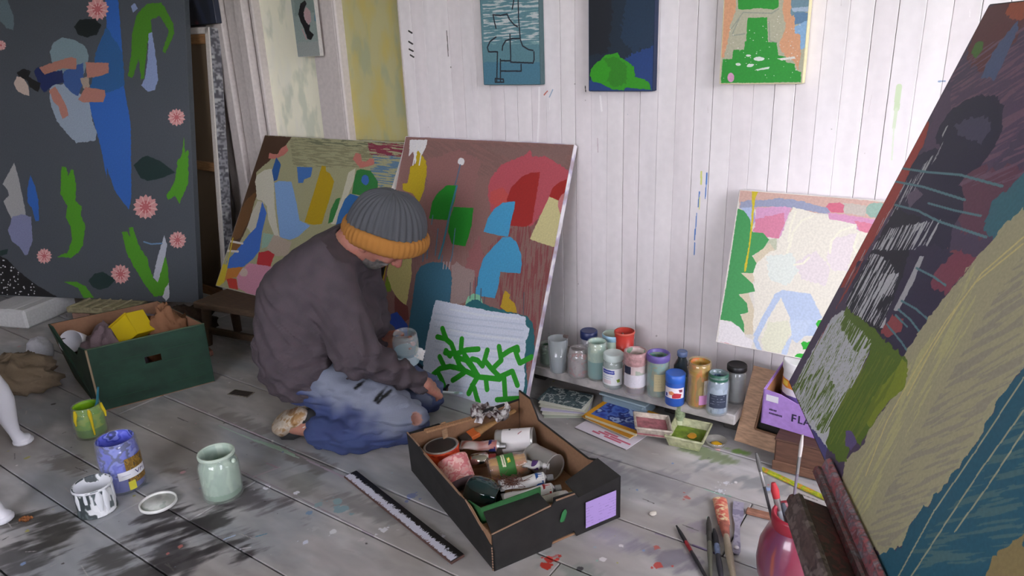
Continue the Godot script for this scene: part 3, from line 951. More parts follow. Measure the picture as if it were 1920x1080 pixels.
		["p", "c2d2ec", 3, [320, 631, 361, 601, 528, 598, 607, 719, 618, 735, 588, 759, 602, 849, 475, 873, 432, 768, 359, 649, 294, 812, 263, 914, 227, 921, 270, 778]],
		["p", "c2d2ec", 3, [284, 806, 299, 803, 260, 936, 309, 1022, 277, 1020, 234, 953, 241, 897]],
		["p", "c9d8ee", 3, [433, 779, 562, 756, 534, 866, 496, 914, 463, 896, 449, 1005, 412, 1021, 424, 945, 459, 872]],
		["p", "ecebd0", 6, [309, 818, 423, 789, 455, 849, 435, 918, 415, 988, 357, 1016, 324, 1014, 280, 940]],
		["p", "3f9e54", 2, [3, 119, 45, 129, 91, 178, 116, 252, 123, 261, 188, 259, 231, 297, 203, 357, 142, 413, 177, 456, 164, 521, 89, 531, 175, 591, 196, 636, 97, 671, 157, 720, 175, 775, 127, 798, 160, 856, 169, 912, 135, 880, 72, 852, 4, 854, 7, 626, 6, 372]],
		["p", "f2ecec", 3, [4, 856, 73, 857, 135, 880, 169, 912, 182, 934, 233, 949, 228, 1017, 154, 1024, 9, 1019]],
		["p", "d85a6c", 3, [5, 1002, 74, 997, 147, 1004, 153, 1026, 79, 1026, 6, 1026]],
		["p", "d8c41c", 2, [73, -6, 118, -8, 105, 33, 105, 90, 115, 214, 119, 358, 120, 512, 109, 524, 103, 495, 110, 359, 102, 206, 91, 91]],
		["p", "17b41e", 4, [587, 778, 596, 753, 645, 740, 680, 752, 680, 802, 614, 814]],
		["p", "17b41e", 4, [518, 910, 532, 899, 627, 884, 620, 934, 539, 946]],
		["p", "17b41e", 4, [495, 1004, 507, 981, 608, 952, 610, 1012, 544, 1026, 509, 1017]]],
	"p5": [
		["base", "544660", 0, []],
		["p", "6a3a3e", 14, [-16, 5, 70, -7, 124, -13, 170, 41, 158, 93, 166, 131, 109, 150, 6, 106]],
		["p", "5e4a66", 18, [-10, 207, 91, 151, 201, 78, 324, 220, 286, 358, 41, 328]],
		["p", "6e4458", 16, [197, 345, 374, 295, 436, 367, 391, 433, 310, 440]],
		["d", "7a5a70", [0.12, -0.5, 6], [-31, 138, 170, 41, 407, 317, 225, 374]],
		["p", "3e7482", 10, [351, 372, 373, 336, 387, 302, 479, 401, 406, 432, 366, 415]],
		["p", "b0583c", 5, [76, 21, 75, -1, 116, -3, 161, 31, 128, 40]],
		["p", "54648c", 7, [124, 50, 130, 42, 146, 51, 158, 93, 161, 125, 164, 158, 114, 155, 106, 105]],
		["p", "4f7c30", 4, [25, 103, 28, 80, 56, 82, 65, 97, 59, 117]],
		["p", "2a2844", 5, [69, 298, 59, 274, 67, 236, 102, 205, 147, 190, 200, 188, 235, 206, 267, 244, 275, 279, 267, 319, 239, 347, 237, 365, 270, 384, 288, 407, 288, 447, 314, 483, 289, 529, 316, 565, 221, 609, 157, 518, 27, 466, 35, 409, 26, 351, 73, 322, 112, 315]],
		["p", "4e4a66", 8, [113, 260, 153, 237, 204, 231, 237, 248, 233, 281, 152, 278]],
		["p", "6a5a70", 4, [75, 432, 102, 409, 135, 416, 113, 454]],
		["p", "8a4a54", 10, [310, 479, 376, 471, 385, 516, 330, 558, 290, 540]],
		["p", "b04238", 5, [-7, 264, 16, 274, 35, 316, 33, 369, 49, 459, 43, 545, 32, 644, 17, 704, 5, 709, -10, 542, -6, 385]],
		["d", "b8b8bc", [0.2, 1.5, 6], [41, 414, 103, 317, 79, 271, 94, 263, 113, 327, 58, 597, 40, 693, 17, 704]],
		["p", "1e2030", 7, [61, 470, 176, 460, 185, 508, 199, 567, 238, 601, 85, 672, 55, 555]],
		["d", "c4c6ca", [0.06, 1.52, 6], [65, 524, 240, 440, 247, 522, 246, 597, 63, 682, 52, 592]],
		["s", "5f8a92", 4.1, [-12, 386, 109, 369, 221, 349, 354, 340]],
		["s", "5f8a92", 4.1, [2, 418, 119, 401, 278, 388]],
		["s", "5f8a92", 4.0, [49, 465, 147, 450, 236, 447, 387, 429]],
		["s", "5f8a92", 3.6, [169, 426, 265, 414, 344, 401]],
		["s", "5f8a92", 3.6, [205, 538, 296, 526, 385, 516]],
		["p", "342f4c", 6, [18, 629, 261, 489, 395, 475, 358, 702, 254, 711, 80, 738]],
		["p", "1e2030", 7, [55, 582, 197, 527, 223, 588, 233, 648, 252, 706, 154, 720, 69, 727]],
		["d", "cccdd2", [0.04, 1.52, 8], [67, 736, 61, 587, 159, 571, 209, 601, 257, 694, 181, 713]],
		["d", "cccdd2", [-0.25, 1.52, 6], [140, 610, 202, 583, 221, 625, 171, 649]],
		["p", "b8b8bc", 3, [238, 525, 252, 521, 265, 576, 269, 641, 252, 649, 247, 584]],
		["p", "a04a50", 6, [256, 655, 297, 647, 312, 667, 279, 700, 250, 702]],
		["p", "8a4458", 8, [309, 536, 335, 474, 391, 470, 371, 553, 316, 559]],
		["s", "5f8a92", 3.5, [260, 621, 317, 612, 364, 611]],
		["s", "5f8a92", 3.5, [266, 639, 317, 636, 360, 640]],
		["s", "5f8a92", 3.6, [256, 680, 329, 682, 358, 685]],
		["s", "5f8a92", 3.5, [248, 549, 314, 541, 358, 540]],
		["s", "5f8a92", 3.5, [267, 652, 321, 651]],
		["p", "b4ae8c", 6, [428, 357, 408, 401, 400, 443, 382, 495, 383, 533, 388, 478, 362, 609, 356, 700, 389, 707, 400, 740, 379, 852, 390, 891, 366, 949, 391, 981, 431, 1004, 529, 990, 576, 973, 603, 915, 590, 884, 605, 793, 608, 743, 609, 684, 601, 634, 606, 563, 614, 470, 513, 345, 476, 399]],
		["d", "a49e8a", [0.02, -0.9, 6], [485, 427, 608, 565, 591, 630, 603, 747, 590, 884, 579, 955, 522, 984, 507, 872, 493, 713, 483, 568]],
		["d", "c4c08c", [0.1, 1.5, 6], [395, 475, 381, 605, 385, 743, 402, 925, 417, 987, 487, 992, 498, 909, 469, 731, 465, 549]],
		["s", "d8cc8c", 3.4, [471, 411, 423, 504, 409, 590, 407, 695, 413, 814, 441, 920]],
		["s", "d8cc8c", 3.4, [469, 391, 424, 486, 416, 556]],
		["s", "d8cc8c", 3.8, [416, 556, 415, 638, 424, 744]],
		["p", "2f6478", 8, [617, 474, 608, 565, 601, 634, 609, 684, 608, 743, 605, 793, 590, 884, 601, 924, 565, 986, 596, 1001, 711, 994, 884, 746, 627, 416]],
		["d", "54787c", [0.1, -0.8, 6], [642, 604, 767, 749, 656, 925, 622, 913, 647, 741]],
		["s", "b0ae90", 2.8, [616, 575, 618, 710, 616, 832, 629, 958]],
		["s", "b0ae90", 2.7, [647, 611, 644, 721, 646, 825, 649, 937]],
		["s", "b0ae90", 2.7, [666, 632, 669, 732, 667, 820]],
		["p", "98865c", 8, [750, 730, 738, 792, 748, 817, 809, 774]],
		["p", "d2d4d8", 6, [71, 739, 221, 745, 241, 733, 254, 771, 268, 863, 292, 908, 288, 976, 306, 1002, 240, 1017, 33, 1022, 32, 883, 40, 780]],
		["d", "5f7a24", [0.03, 1.52, 8], [80, 730, 287, 707, 291, 800, 280, 886, 257, 969, 170, 1003, 32, 1004, 37, 852]],
		["d", "5f7a24", [-0.2, 1.52, 8], [44, 976, 118, 874, 233, 880, 225, 977, 132, 996]],
		["p", "5f7a24", 8, [82, 731, 183, 714, 287, 707, 360, 698, 389, 707, 404, 737, 387, 792, 379, 852, 380, 896, 339, 903, 370, 946, 354, 967, 284, 980, 259, 934, 262, 859, 265, 779, 241, 733, 214, 780, 153, 777, 86, 773]],
		["p", "8a9a2c", 5, [358, 702, 389, 707, 404, 737, 387, 792, 379, 852, 360, 855, 338, 812, 356, 742]],
		["d", "74862a", [0.1, 1.52, 6], [197, 767, 349, 712, 370, 754, 365, 897, 288, 976]],
		["d", "d2d4d8", [0.12, 1.52, 8], [77, 744, 241, 733, 253, 810, 240, 899, 216, 1002, 80, 998, 46, 875]],
		["p", "6a5a8c", 3, [318, 911, 338, 896, 369, 900, 365, 923, 343, 930]],
		["p", "54508c", 4, [170, 1003, 232, 989, 294, 980, 311, 1006, 240, 1017]],
		["d", "a44440", [0.0, 1.52, 6], [43, 603, 46, 650, 35, 801, 39, 887, 40, 772, 20, 662]]],
	"p1": [
		["base", "4c525a", 0, []],
		["p", "2f66b8", 3, [694, 25, 744, 27, 750, 220, 749, 328, 766, 438, 753, 650, 747, 684, 738, 706, 687, 650, 657, 571, 654, 605, 640, 515, 608, 402, 601, 358, 637, 281, 647, 205, 692, 137]],
		["p", "2a5f96", 6, [692, 137, 750, 220, 750, 317, 690, 338, 611, 325, 642, 216]],
		["p", "7e949c", 4, [452, 204, 470, 178, 508, 162, 559, 172, 601, 193, 613, 226, 586, 280, 535, 268, 483, 277, 462, 255]],
		["p", "96a4b4", 4, [442, 310, 510, 306, 580, 346, 604, 369, 610, 425, 624, 458, 620, 486, 537, 494, 499, 462, 461, 422, 443, 377, 438, 354]],
		["p", "3a5a94", 3, [506, 267, 589, 242, 584, 302, 558, 346, 529, 334, 495, 300]],
		["p", "a8988a", 3, [570, 291, 607, 286, 608, 319, 582, 324]],
		["p", "1c2a5c", 3, [379, 263, 399, 250, 419, 270, 499, 264, 503, 300, 457, 310, 417, 332, 397, 309]],
		["p", "b07a6a", 3, [402, 253, 464, 238, 539, 224, 561, 230, 558, 263, 499, 258, 423, 276]],
		["p", "b47c6e", 3, [597, 242, 691, 247, 690, 277, 651, 287, 600, 291]],
		["p", "b47c6e", 3, [557, 357, 590, 319, 669, 329, 671, 348, 659, 367, 578, 366]],
		["p", "b47c6e", 3, [437, 326, 464, 313, 484, 339, 507, 378, 512, 406, 485, 417, 473, 378, 452, 360]],
		["p", "c8b4a8", 3, [289, 300, 305, 278, 331, 282, 351, 308, 352, 341, 326, 335, 303, 326]],
		["p", "141416", 3, [306, 267, 334, 254, 367, 263, 354, 280, 405, 303, 391, 331, 358, 313, 345, 291, 316, 279]],
		["p", "d89a98", 2, [697, 84, 705, 92, 692, 96, 695, 106, 681, 105, 678, 115, 666, 109, 657, 118, 650, 109, 637, 113, 635, 103, 621, 103, 626, 93, 613, 88, 623, 81, 615, 72, 628, 69, 625, 59, 639, 60, 642, 50, 654, 55, 663, 47, 671, 56, 683, 52, 685, 62, 699, 62, 694, 72, 707, 76]],
		["p", "c4686c", 3, [681, 83, 680, 89, 676, 94, 670, 98, 662, 100, 655, 100, 648, 97, 643, 93, 640, 87, 639, 81, 641, 75, 645, 70, 651, 67, 658, 65, 665, 65, 672, 68, 677, 72, 681, 77]],
		["s", "e6b8b4", 4.1, [674, 85, 699, 90]],
		["s", "e6b8b4", 4.1, [668, 91, 683, 107]],
		["s", "e6b8b4", 4.1, [659, 93, 657, 112]],
		["s", "e6b8b4", 4.1, [650, 90, 632, 104]],
		["s", "e6b8b4", 4.1, [646, 83, 620, 85]],
		["s", "e6b8b4", 4.1, [649, 76, 627, 65]],
		["s", "e6b8b4", 4.1, [657, 72, 650, 53]],
		["s", "e6b8b4", 4.1, [666, 73, 677, 55]],
		["s", "e6b8b4", 4.1, [673, 78, 697, 70]],
		["p", "d89a98", 2, [847, 697, 857, 706, 842, 711, 846, 723, 830, 722, 827, 734, 814, 728, 804, 738, 796, 729, 782, 734, 780, 723, 764, 723, 769, 711, 755, 707, 766, 698, 757, 689, 771, 684, 768, 672, 783, 673, 787, 661, 800, 667, 810, 657, 818, 666, 832, 661, 834, 673, 849, 672, 844, 683, 858, 688]],
		["p", "c4686c", 3, [830, 697, 828, 704, 824, 710, 817, 715, 810, 717, 801, 718, 794, 715, 788, 711, 784, 705, 784, 698, 785, 691, 790, 684, 797, 680, 804, 677, 812, 677, 820, 680, 826, 684, 829, 690]],
		["s", "e6b8b4", 4.2, [822, 700, 850, 704]],
		["s", "e6b8b4", 4.2, [816, 707, 833, 724]],
		["s", "e6b8b4", 4.2, [806, 710, 803, 732]],
		["s", "e6b8b4", 4.2, [796, 707, 776, 724]],
		["s", "e6b8b4", 4.2, [791, 699, 763, 703]],
		["s", "e6b8b4", 4.2, [794, 691, 770, 680]],
		["s", "e6b8b4", 4.2, [803, 686, 795, 665]],
		["s", "e6b8b4", 4.2, [814, 686, 825, 665]],
		["s", "e6b8b4", 4.2, [821, 692, 847, 681]],
		["p", "d89a98", 2, [957, 801, 964, 807, 954, 811, 956, 819, 946, 819, 943, 827, 934, 823, 927, 830, 921, 823, 912, 828, 910, 819, 899, 820, 903, 812, 893, 808, 901, 802, 894, 795, 904, 792, 902, 784, 912, 784, 915, 776, 924, 780, 931, 773, 937, 779, 946, 775, 948, 784, 959, 783, 955, 791, 965, 794]],
		["p", "c4686c", 3, [945, 801, 944, 806, 941, 810, 936, 814, 931, 816, 925, 816, 920, 814, 916, 811, 913, 807, 913, 802, 914, 797, 917, 792, 922, 789, 927, 787, 933, 787, 938, 789, 942, 792, 945, 796]],
		["s", "e6b8b4", 4.2, [940, 803, 959, 806]],
		["s", "e6b8b4", 4.2, [935, 808, 947, 820]],
		["s", "e6b8b4", 4.2, [928, 810, 927, 826]],
		["s", "e6b8b4", 4.2, [921, 808, 907, 820]],
		["s", "e6b8b4", 4.2, [918, 803, 898, 805]],
		["s", "e6b8b4", 4.2, [920, 797, 903, 789]],
		["s", "e6b8b4", 4.2, [926, 793, 921, 778]],
		["s", "e6b8b4", 4.2, [934, 793, 942, 778]],
		["s", "e6b8b4", 4.2, [939, 797, 957, 789]],
		["p", "d89a98", 2, [392, 863, 399, 868, 389, 872, 391, 879, 380, 879, 378, 887, 369, 883, 362, 890, 357, 884, 347, 888, 346, 880, 336, 880, 339, 873, 330, 870, 337, 864, 331, 858, 341, 855, 339, 847, 349, 847, 352, 839, 361, 843, 368, 836, 373, 843, 382, 839, 384, 847, 394, 846, 390, 854, 400, 857]],
		["p", "c4686c", 3, [381, 863, 379, 867, 376, 872, 372, 875, 366, 876, 361, 876, 356, 875, 352, 872, 350, 868, 349, 863, 350, 859, 354, 855, 358, 852, 363, 850, 369, 850, 374, 851, 378, 854, 380, 858]],
		["s", "e6b8b4", 4.4, [375, 865, 394, 867]],
		["s", "e6b8b4", 4.4, [371, 869, 382, 881]],
		["s", "e6b8b4", 4.4, [364, 871, 362, 886]],
		["s", "e6b8b4", 4.4, [357, 869, 343, 881]],
		["s", "e6b8b4", 4.4, [354, 865, 335, 867]],
		["s", "e6b8b4", 4.4, [356, 859, 341, 852]],
		["s", "e6b8b4", 4.4, [362, 856, 358, 842]],
		["s", "e6b8b4", 4.4, [370, 856, 378, 842]],
		["s", "e6b8b4", 4.4, [375, 859, 392, 852]],
		["p", "d89a98", 2, [720, 916, 728, 923, 716, 927, 719, 936, 706, 936, 703, 946, 693, 942, 685, 950, 678, 942, 666, 947, 665, 937, 652, 938, 656, 928, 645, 925, 654, 917, 646, 910, 658, 906, 656, 896, 668, 897, 671, 887, 682, 891, 690, 883, 696, 891, 708, 886, 709, 896, 722, 895, 718, 904, 729, 908]],
		["p", "c4686c", 3, [706, 916, 705, 922, 701, 927, 696, 931, 689, 933, 683, 933, 676, 931, 672, 928, 669, 923, 668, 917, 670, 911, 673, 906, 679, 902, 685, 900, 692, 900, 698, 902, 703, 905, 706, 910]],
		["s", "e6b8b4", 4.3, [699, 918, 722, 921]],
		["s", "e6b8b4", 4.3, [694, 924, 708, 938]],
		["s", "e6b8b4", 4.3, [686, 926, 684, 945]],
		["s", "e6b8b4", 4.3, [678, 924, 662, 938]],
		["s", "e6b8b4", 4.3, [674, 918, 651, 921]],
		["s", "e6b8b4", 4.3, [677, 911, 657, 902]],
		["s", "e6b8b4", 4.3, [684, 907, 678, 890]],
		["s", "e6b8b4", 4.3, [693, 907, 702, 890]],
		["s", "e6b8b4", 4.3, [699, 911, 720, 902]],
		["p", "d89a98", 2, [977, 420, 984, 426, 974, 429, 976, 437, 966, 436, 963, 444, 954, 440, 948, 447, 942, 440, 932, 444, 931, 436, 921, 436, 924, 428, 914, 425, 922, 419, 915, 412, 925, 409, 923, 401, 933, 402, 936, 394, 945, 398, 951, 391, 957, 398, 966, 394, 968, 403, 978, 402, 975, 410, 984, 413]],
		["p", "c4686c", 3, [965, 419, 964, 424, 961, 428, 957, 431, 951, 433, 946, 433, 941, 431, 937, 428, 934, 424, 933, 419, 935, 414, 938, 410, 942, 407, 948, 405, 953, 406, 958, 407, 962, 410, 965, 415]],
		["s", "e6b8b4", 4.1, [960, 421, 979, 424]],
		["s", "e6b8b4", 4.1, [956, 426, 967, 438]],
		["s", "e6b8b4", 4.1, [949, 427, 947, 443]],
		["s", "e6b8b4", 4.1, [942, 425, 928, 436]],
		["s", "e6b8b4", 4.1, [939, 420, 919, 422]],
		["s", "e6b8b4", 4.1, [941, 415, 924, 406]],
		["s", "e6b8b4", 4.1, [947, 411, 941, 397]],
		["s", "e6b8b4", 4.1, [954, 411, 962, 397]],
		["s", "e6b8b4", 4.1, [959, 415, 977, 408]],
		["p", "d89a98", 2, [265, 179, 269, 183, 262, 184, 264, 189, 257, 189, 255, 194, 249, 191, 245, 195, 241, 191, 235, 193, 234, 188, 227, 188, 230, 183, 224, 181, 229, 178, 225, 174, 231, 172, 230, 167, 237, 168, 238, 163, 244, 165, 248, 162, 252, 166, 258, 164, 259, 168, 266, 168, 263, 173, 270, 175]],
		["p", "c4686c", 3, [257, 179, 256, 181, 254, 184, 251, 186, 248, 187, 244, 186, 241, 185, 238, 183, 237, 181, 236, 178, 237, 175, 239, 173, 242, 171, 246, 170, 249, 170, 253, 171, 255, 173, 257, 176]],
		["s", "e6b8b4", 4.2, [253, 179, 266, 182]],
		["s", "e6b8b4", 4.2, [251, 182, 258, 190]],
		["s", "e6b8b4", 4.2, [246, 183, 245, 192]],
		["s", "e6b8b4", 4.2, [242, 182, 233, 188]],
		["s", "e6b8b4", 4.2, [240, 179, 227, 180]],
		["s", "e6b8b4", 4.2, [241, 175, 231, 170]],
		["s", "e6b8b4", 4.2, [245, 173, 242, 165]],
		["s", "e6b8b4", 4.2, [250, 174, 255, 165]],
		["s", "e6b8b4", 4.2, [253, 176, 265, 172]],
		["p", "0f1a1c", 3, [559, 132, 586, 111, 644, 111, 671, 131, 651, 159, 610, 166, 575, 157]],
		["p", "14302f", 2, [768, 566, 805, 541, 826, 536, 875, 552, 933, 589, 871, 608, 821, 615, 793, 605]],
		["p", "14302f", 2, [549, 942, 576, 918, 614, 910, 665, 936, 633, 961, 594, 971, 565, 962]],
		["p", "14302f", 2, [169, 849, 206, 842, 200, 860, 167, 867]],
		["p", "4f9a1c", 4, [467, 570, 486, 568, 494, 599, 508, 576, 518, 582, 525, 634, 517, 680, 542, 697, 536, 726, 552, 760, 535, 825, 514, 849, 481, 867, 420, 865, 468, 849, 491, 808, 490, 767, 471, 732, 481, 697, 455, 657]],
		["p", "4f9a1c", 4, [703, 779, 725, 776, 738, 798, 734, 764, 748, 761, 776, 832, 803, 861, 805, 884, 827, 935, 876, 853, 885, 888, 885, 939, 860, 981, 823, 987, 789, 953, 749, 896, 720, 851]],
		["p", "4f9a1c", 3, [443, 948, 497, 946, 534, 960, 569, 998, 523, 999, 503, 967]],
		["p", "4f9a1c", 4, [946, 550, 990, 518, 983, 622, 944, 686, 928, 661, 899, 675, 893, 661, 931, 616]],
		["p", "4f9a1c", 4, [975, 479, 977, 550, 985, 594, 935, 605, 960, 550]],
		["p", "47851c", 4, [815, 104, 859, 74, 915, 74, 955, 136, 957, 168, 918, 225, 908, 219, 937, 157, 905, 113, 870, 122, 872, 191, 860, 212, 851, 191, 829, 297, 818, 303, 813, 238, 783, 296, 766, 290, 786, 215, 790, 167]],
		["p", "8c9cc4", 3, [857, 164, 871, 159, 882, 245, 885, 304, 869, 336, 841, 338, 817, 319, 833, 298, 848, 239]],
		["p", "8c9cc4", 3, [793, 77, 811, 72, 820, 89, 802, 98]],
		["p", "a8a8a8", 3, [264, 555, 278, 605, 296, 704, 297, 728, 236, 746, 213, 705, 203, 681, 229, 663, 227, 646, 205, 625]],
		["p", "8488ac", 3, [237, 734, 278, 725, 320, 733, 319, 781, 320, 810, 292, 859, 279, 862, 258, 835, 229, 818, 212, 782]],
		["p", "2f66b8", 3, [314, 640, 330, 596, 346, 628, 357, 675, 354, 745, 338, 748, 327, 704, 309, 686]],
		["p", "b8bcc8", 3, [877, 785, 886, 819, 876, 853, 841, 941, 822, 924, 839, 871]],
		["p", "c8c8d0", 3, [885, 939, 885, 986, 870, 1001, 856, 986, 869, 957]],
		["s", "6a8cb0", 5.7, [792, 809, 821, 816, 865, 813]],
		["p", "6a7c84", 4, [259, 21, 288, 33, 312, 95, 304, 133, 278, 126, 250, 103]],
		["p", "0c0c10", 3, [167, 867, 198, 878, 242, 914, 317, 960, 415, 1003, 413, 1018, 150, 1026]],
		["p", "d8d8dc", 1, [168, 958, 167, 959, 164, 960, 162, 959, 162, 957, 164, 956, 167, 956]],
		["p", "d8d8dc", 1, [186, 974, 184, 976, 180, 977, 177, 975, 178, 973, 181, 971, 185, 972]],
		["p", "d8d8dc", 1, [228, 936, 226, 939, 223, 940, 220, 938, 220, 935, 223, 933, 227, 934]],
		["p", "d8d8dc", 1, [182, 900, 180, 902, 177, 902, 174, 901, 174, 899, 177, 897, 181, 898]],
		["p", "d8d8dc", 1, [267, 969, 265, 972, 262, 973, 259, 971, 260, 968, 263, 967, 266, 967]],
		["p", "d8d8dc", 1, [189, 999, 188, 1002, 186, 1002, 184, 1001, 184, 998, 186, 996, 188, 997]],
		["p", "d8d8dc", 1, [176, 924, 175, 926, 172, 926, 170, 925, 170, 923, 172, 921, 175, 922]],
		["p", "d8d8dc", 1, [228, 992, 226, 994, 224, 995, 222, 993, 223, 990, 225, 988, 227, 989]],
		["p", "d8d8dc", 1, [168, 993, 167, 995, 164, 996, 162, 994, 162, 992, 164, 990, 167, 990]],
		["p", "d8d8dc", 1, [169, 930, 167, 932, 164, 933, 161, 931, 161, 929, 164, 927, 168, 928]],
		["p", "d8d8dc", 1, [228, 950, 226, 952, 224, 953, 223, 951, 223, 948, 225, 946, 227, 947]],
		["p", "d8d8dc", 1, [199, 955, 198, 957, 196, 957, 194, 956, 195, 954, 196, 953, 198, 953]],
		["p", "d8d8dc", 1, [219, 905, 217, 907, 214, 908, 211, 906, 211, 904, 214, 902, 218, 902]],
		["p", "d8d8dc", 1, [305, 959, 304, 961, 301, 961, 299, 960, 300, 958, 302, 956, 304, 957]],
		["p", "d8d8dc", 1, [191, 903, 189, 906, 185, 906, 183, 905, 183, 902, 186, 900, 189, 901]],
		["p", "d8d8dc", 1, [217, 916, 215, 918, 211, 919, 208, 917, 209, 914, 212, 912, 215, 913]],
		["p", "d8d8dc", 1, [187, 882, 185, 884, 182, 884, 179, 883, 179, 881, 182, 879, 186, 880]],
		["p", "d8d8dc", 1, [233, 952, 231, 954, 228, 954, 225, 953, 225, 951, 228, 950, 231, 951]],
		["p", "d8d8dc", 1, [311, 991, 310, 993, 307, 994, 305, 993, 305, 990, 307, 989, 310, 989]],
		["p", "d8d8dc", 1, [208, 947, 207, 949, 204, 950, 203, 948, 203, 946, 205, 944, 207, 945]],
		["p", "d8d8dc", 1, [197, 964, 196, 966, 193, 966, 191, 965, 192, 963, 194, 962, 196, 962]],
		["p", "d8d8dc", 1, [176, 974, 175, 976, 173, 976, 171, 975, 171, 973, 173, 972, 175, 972]],
		["p", "d8d8dc", 1, [311, 969, 310, 971, 307, 971, 305, 970, 305, 968, 307, 967, 310, 967]],
		["p", "d8d8dc", 1, [299, 970, 298, 972, 294, 973, 292, 971, 292, 969, 295, 967, 298, 968]],
		["p", "d8d8dc", 1, [243, 996, 242, 997, 239, 998, 236, 997, 237, 995, 239, 994, 242, 994]],
		["p", "d8d8dc", 1, [178, 949, 177, 951, 173, 952, 170, 950, 171, 947, 174, 946, 177, 946]],
		["p", "d8d8dc", 1, [228, 905, 227, 907, 224, 908, 222, 906, 222, 904, 225, 903, 227, 904]],
		["p", "d8d8dc", 1, [197, 963, 195, 965, 193, 966, 190, 965, 191, 962, 193, 961, 196, 961]],
		["p", "d8d8dc", 1, [314, 983, 312, 985, 310, 985, 308, 984, 308, 982, 310, 981, 313, 981]],
		["p", "d8d8dc", 1, [243, 944, 242, 947, 239, 947, 237, 946, 237, 943, 240, 941, 242, 942]],
		["p", "d8d8dc", 1, [269, 974, 267, 977, 265, 977, 263, 976, 263, 973, 265, 971, 268, 972]],
		["p", "d8d8dc", 1, [181, 881, 180, 883, 178, 883, 177, 882, 177, 880, 179, 879, 181, 879]],
		["p", "d8d8dc", 1, [245, 929, 243, 930, 241, 930, 239, 929, 239, 928, 241, 927, 244, 927]],
		["p", "d8d8dc", 1, [191, 982, 189, 984, 186, 985, 184, 983, 185, 981, 187, 979, 190, 980]],
		["p", "d8d8dc", 1, [206, 966, 204, 969, 201, 969, 198, 968, 198, 966, 201, 964, 205, 965]],
		["p", "d8d8dc", 1, [248, 921, 247, 924, 243, 924, 241, 923, 241, 920, 244, 919, 247, 919]],
		["p", "d8d8dc", 1, [254, 986, 252, 987, 248, 988, 245, 987, 245, 985, 248, 984, 252, 984]],
		["p", "d8d8dc", 1, [223, 974, 221, 976, 217, 977, 215, 975, 215, 973, 218, 971, 221, 972]],
		["p", "d8d8dc", 1, [177, 976, 175, 978, 172, 979, 169, 978, 170, 975, 172, 974, 176, 974]],
		["p", "d8d8dc", 1, [192, 973, 191, 975, 189, 975, 187, 974, 187, 972, 189, 971, 191, 971]],
		["p", "d8d8dc", 1, [243, 962, 242, 963, 239, 964, 236, 963, 236, 961, 239, 960, 242, 960]],
		["p", "d8d8dc", 1, [207, 962, 206, 964, 203, 964, 201, 963, 201, 961, 204, 960, 206, 960]],
		["p", "d8d8dc", 1, [172, 906, 170, 908, 166, 908, 163, 907, 163, 906, 167, 905, 170, 905]],
		["p", "d8d8dc", 1, [249, 987, 247, 989, 244, 989, 241, 988, 241, 986, 244, 985, 248, 985]],
		["p", "d8d8dc", 1, [300, 980, 298, 982, 295, 982, 292, 981, 292, 979, 295, 978, 299, 978]],
		["p", "d8d8dc", 1, [285, 995, 284, 997, 281, 998, 279, 996, 279, 994, 282, 992, 284, 993]]],
	"pic1": [
		["base", "5f8a94", 0, []],
		["d", "7fa4a6", [0.05, 0.0, 6], [43, 204, 1034, 247, 1018, 638, 19, 615]],
		["d", "c4cccc", [0.14, 0.0, 6], [36, 285, 1030, 350, 995, 611, 35, 588]],
		["d", "c4cccc", [0.12, 0.0, 6], [106, -189, 1050, -129, 1031, 324, 36, 285]],
		["p", "4d7f94", 8, [-10, 784, 1011, 799, 1002, 1010, -31, 1007]],
		["s", "1e222e", 20.1, [218, 346, 239, 415, 261, 470]],
		["s", "1e222e", 20.1, [218, 346, 349, 357, 466, 348, 502, 396, 576, 446, 638, 468]],
		["s", "1e222e", 19.6, [665, 231, 661, 389, 670, 495, 682, 590, 717, 645, 816, 680, 891, 689]],
		["s", "1e222e", 19.6, [590, 228, 559, 305]],
		["s", "1e222e", 20.3, [254, 552, 144, 590, 90, 645, 108, 687, 256, 690]],
		["s", "1e222e", 20.4, [270, 690, 234, 972]],
		["s", "1e222e", 20.4, [318, 761, 302, 973]],
		["s", "1e222e", 20.7, [209, 944, 357, 951, 360, 980, 206, 979, 208, 951]],
		["s", "1e222e", 20.0, [505, 531, 501, 791, 886, 804, 908, 770, 906, 702]],
		["s", "1e222e", 19.9, [670, 576, 542, 573, 423, 590, 367, 637, 356, 678]],
		["s", "1e222e", 20.4, [330, 775, 502, 778]],
		["s", "1e222e", 20.5, [323, 873, 678, 877, 681, 815]],
		["s", "1e222e", 19.5, [667, 205, 600, 72, 349, 20]],
		["s", "1e222e", 19.7, [302, -47, 902, -26]]],
	"pic2": [
		["base", "0d2436", 0, []],
		["p", "0c1420", 20, [-18, -628, 388, -594, 356, 322, 313, 647, -23, 669]],
		["p", "1a3f7c", 16, [1101, 556, 1101, 1011, -25, 1012, -24, 896, 456, 732, 730, 655]],
		["p", "12304a", 20, [582, 173, 1073, -55, 1091, 569, 684, 640, 498, 501]],
		["p", "2f9c0e", 4, [25, 797, 98, 741, 171, 714, 266, 660, 361, 655, 454, 643, 502, 691, 595, 720, 711, 776, 731, 845, 725, 873, 873, 894, 953, 929, 984, 990, 763, 983, 601, 969, 554, 994, 389, 990, 269, 954, 172, 926, 50, 908, 13, 854]],
		["p", "2a860f", 10, [219, 701, 431, 677, 595, 748, 600, 927, 413, 969, 292, 898, 363, 800]]],
	"pic3": [
		["base", "b8b69c", 0, []],
		["p", "dca27a", 6, [-37, -88, 138, -76, 150, 330, 93, 440, 79, 553, 46, 700, 17, 765, -10, 715]],
		["p", "dca27a", 6, [720, 113, 797, 267, 852, 391, 869, 546, 943, 571, 960, 720, 949, 893, 899, 813, 790, 763, 696, 666, 761, 496, 705, 355]],
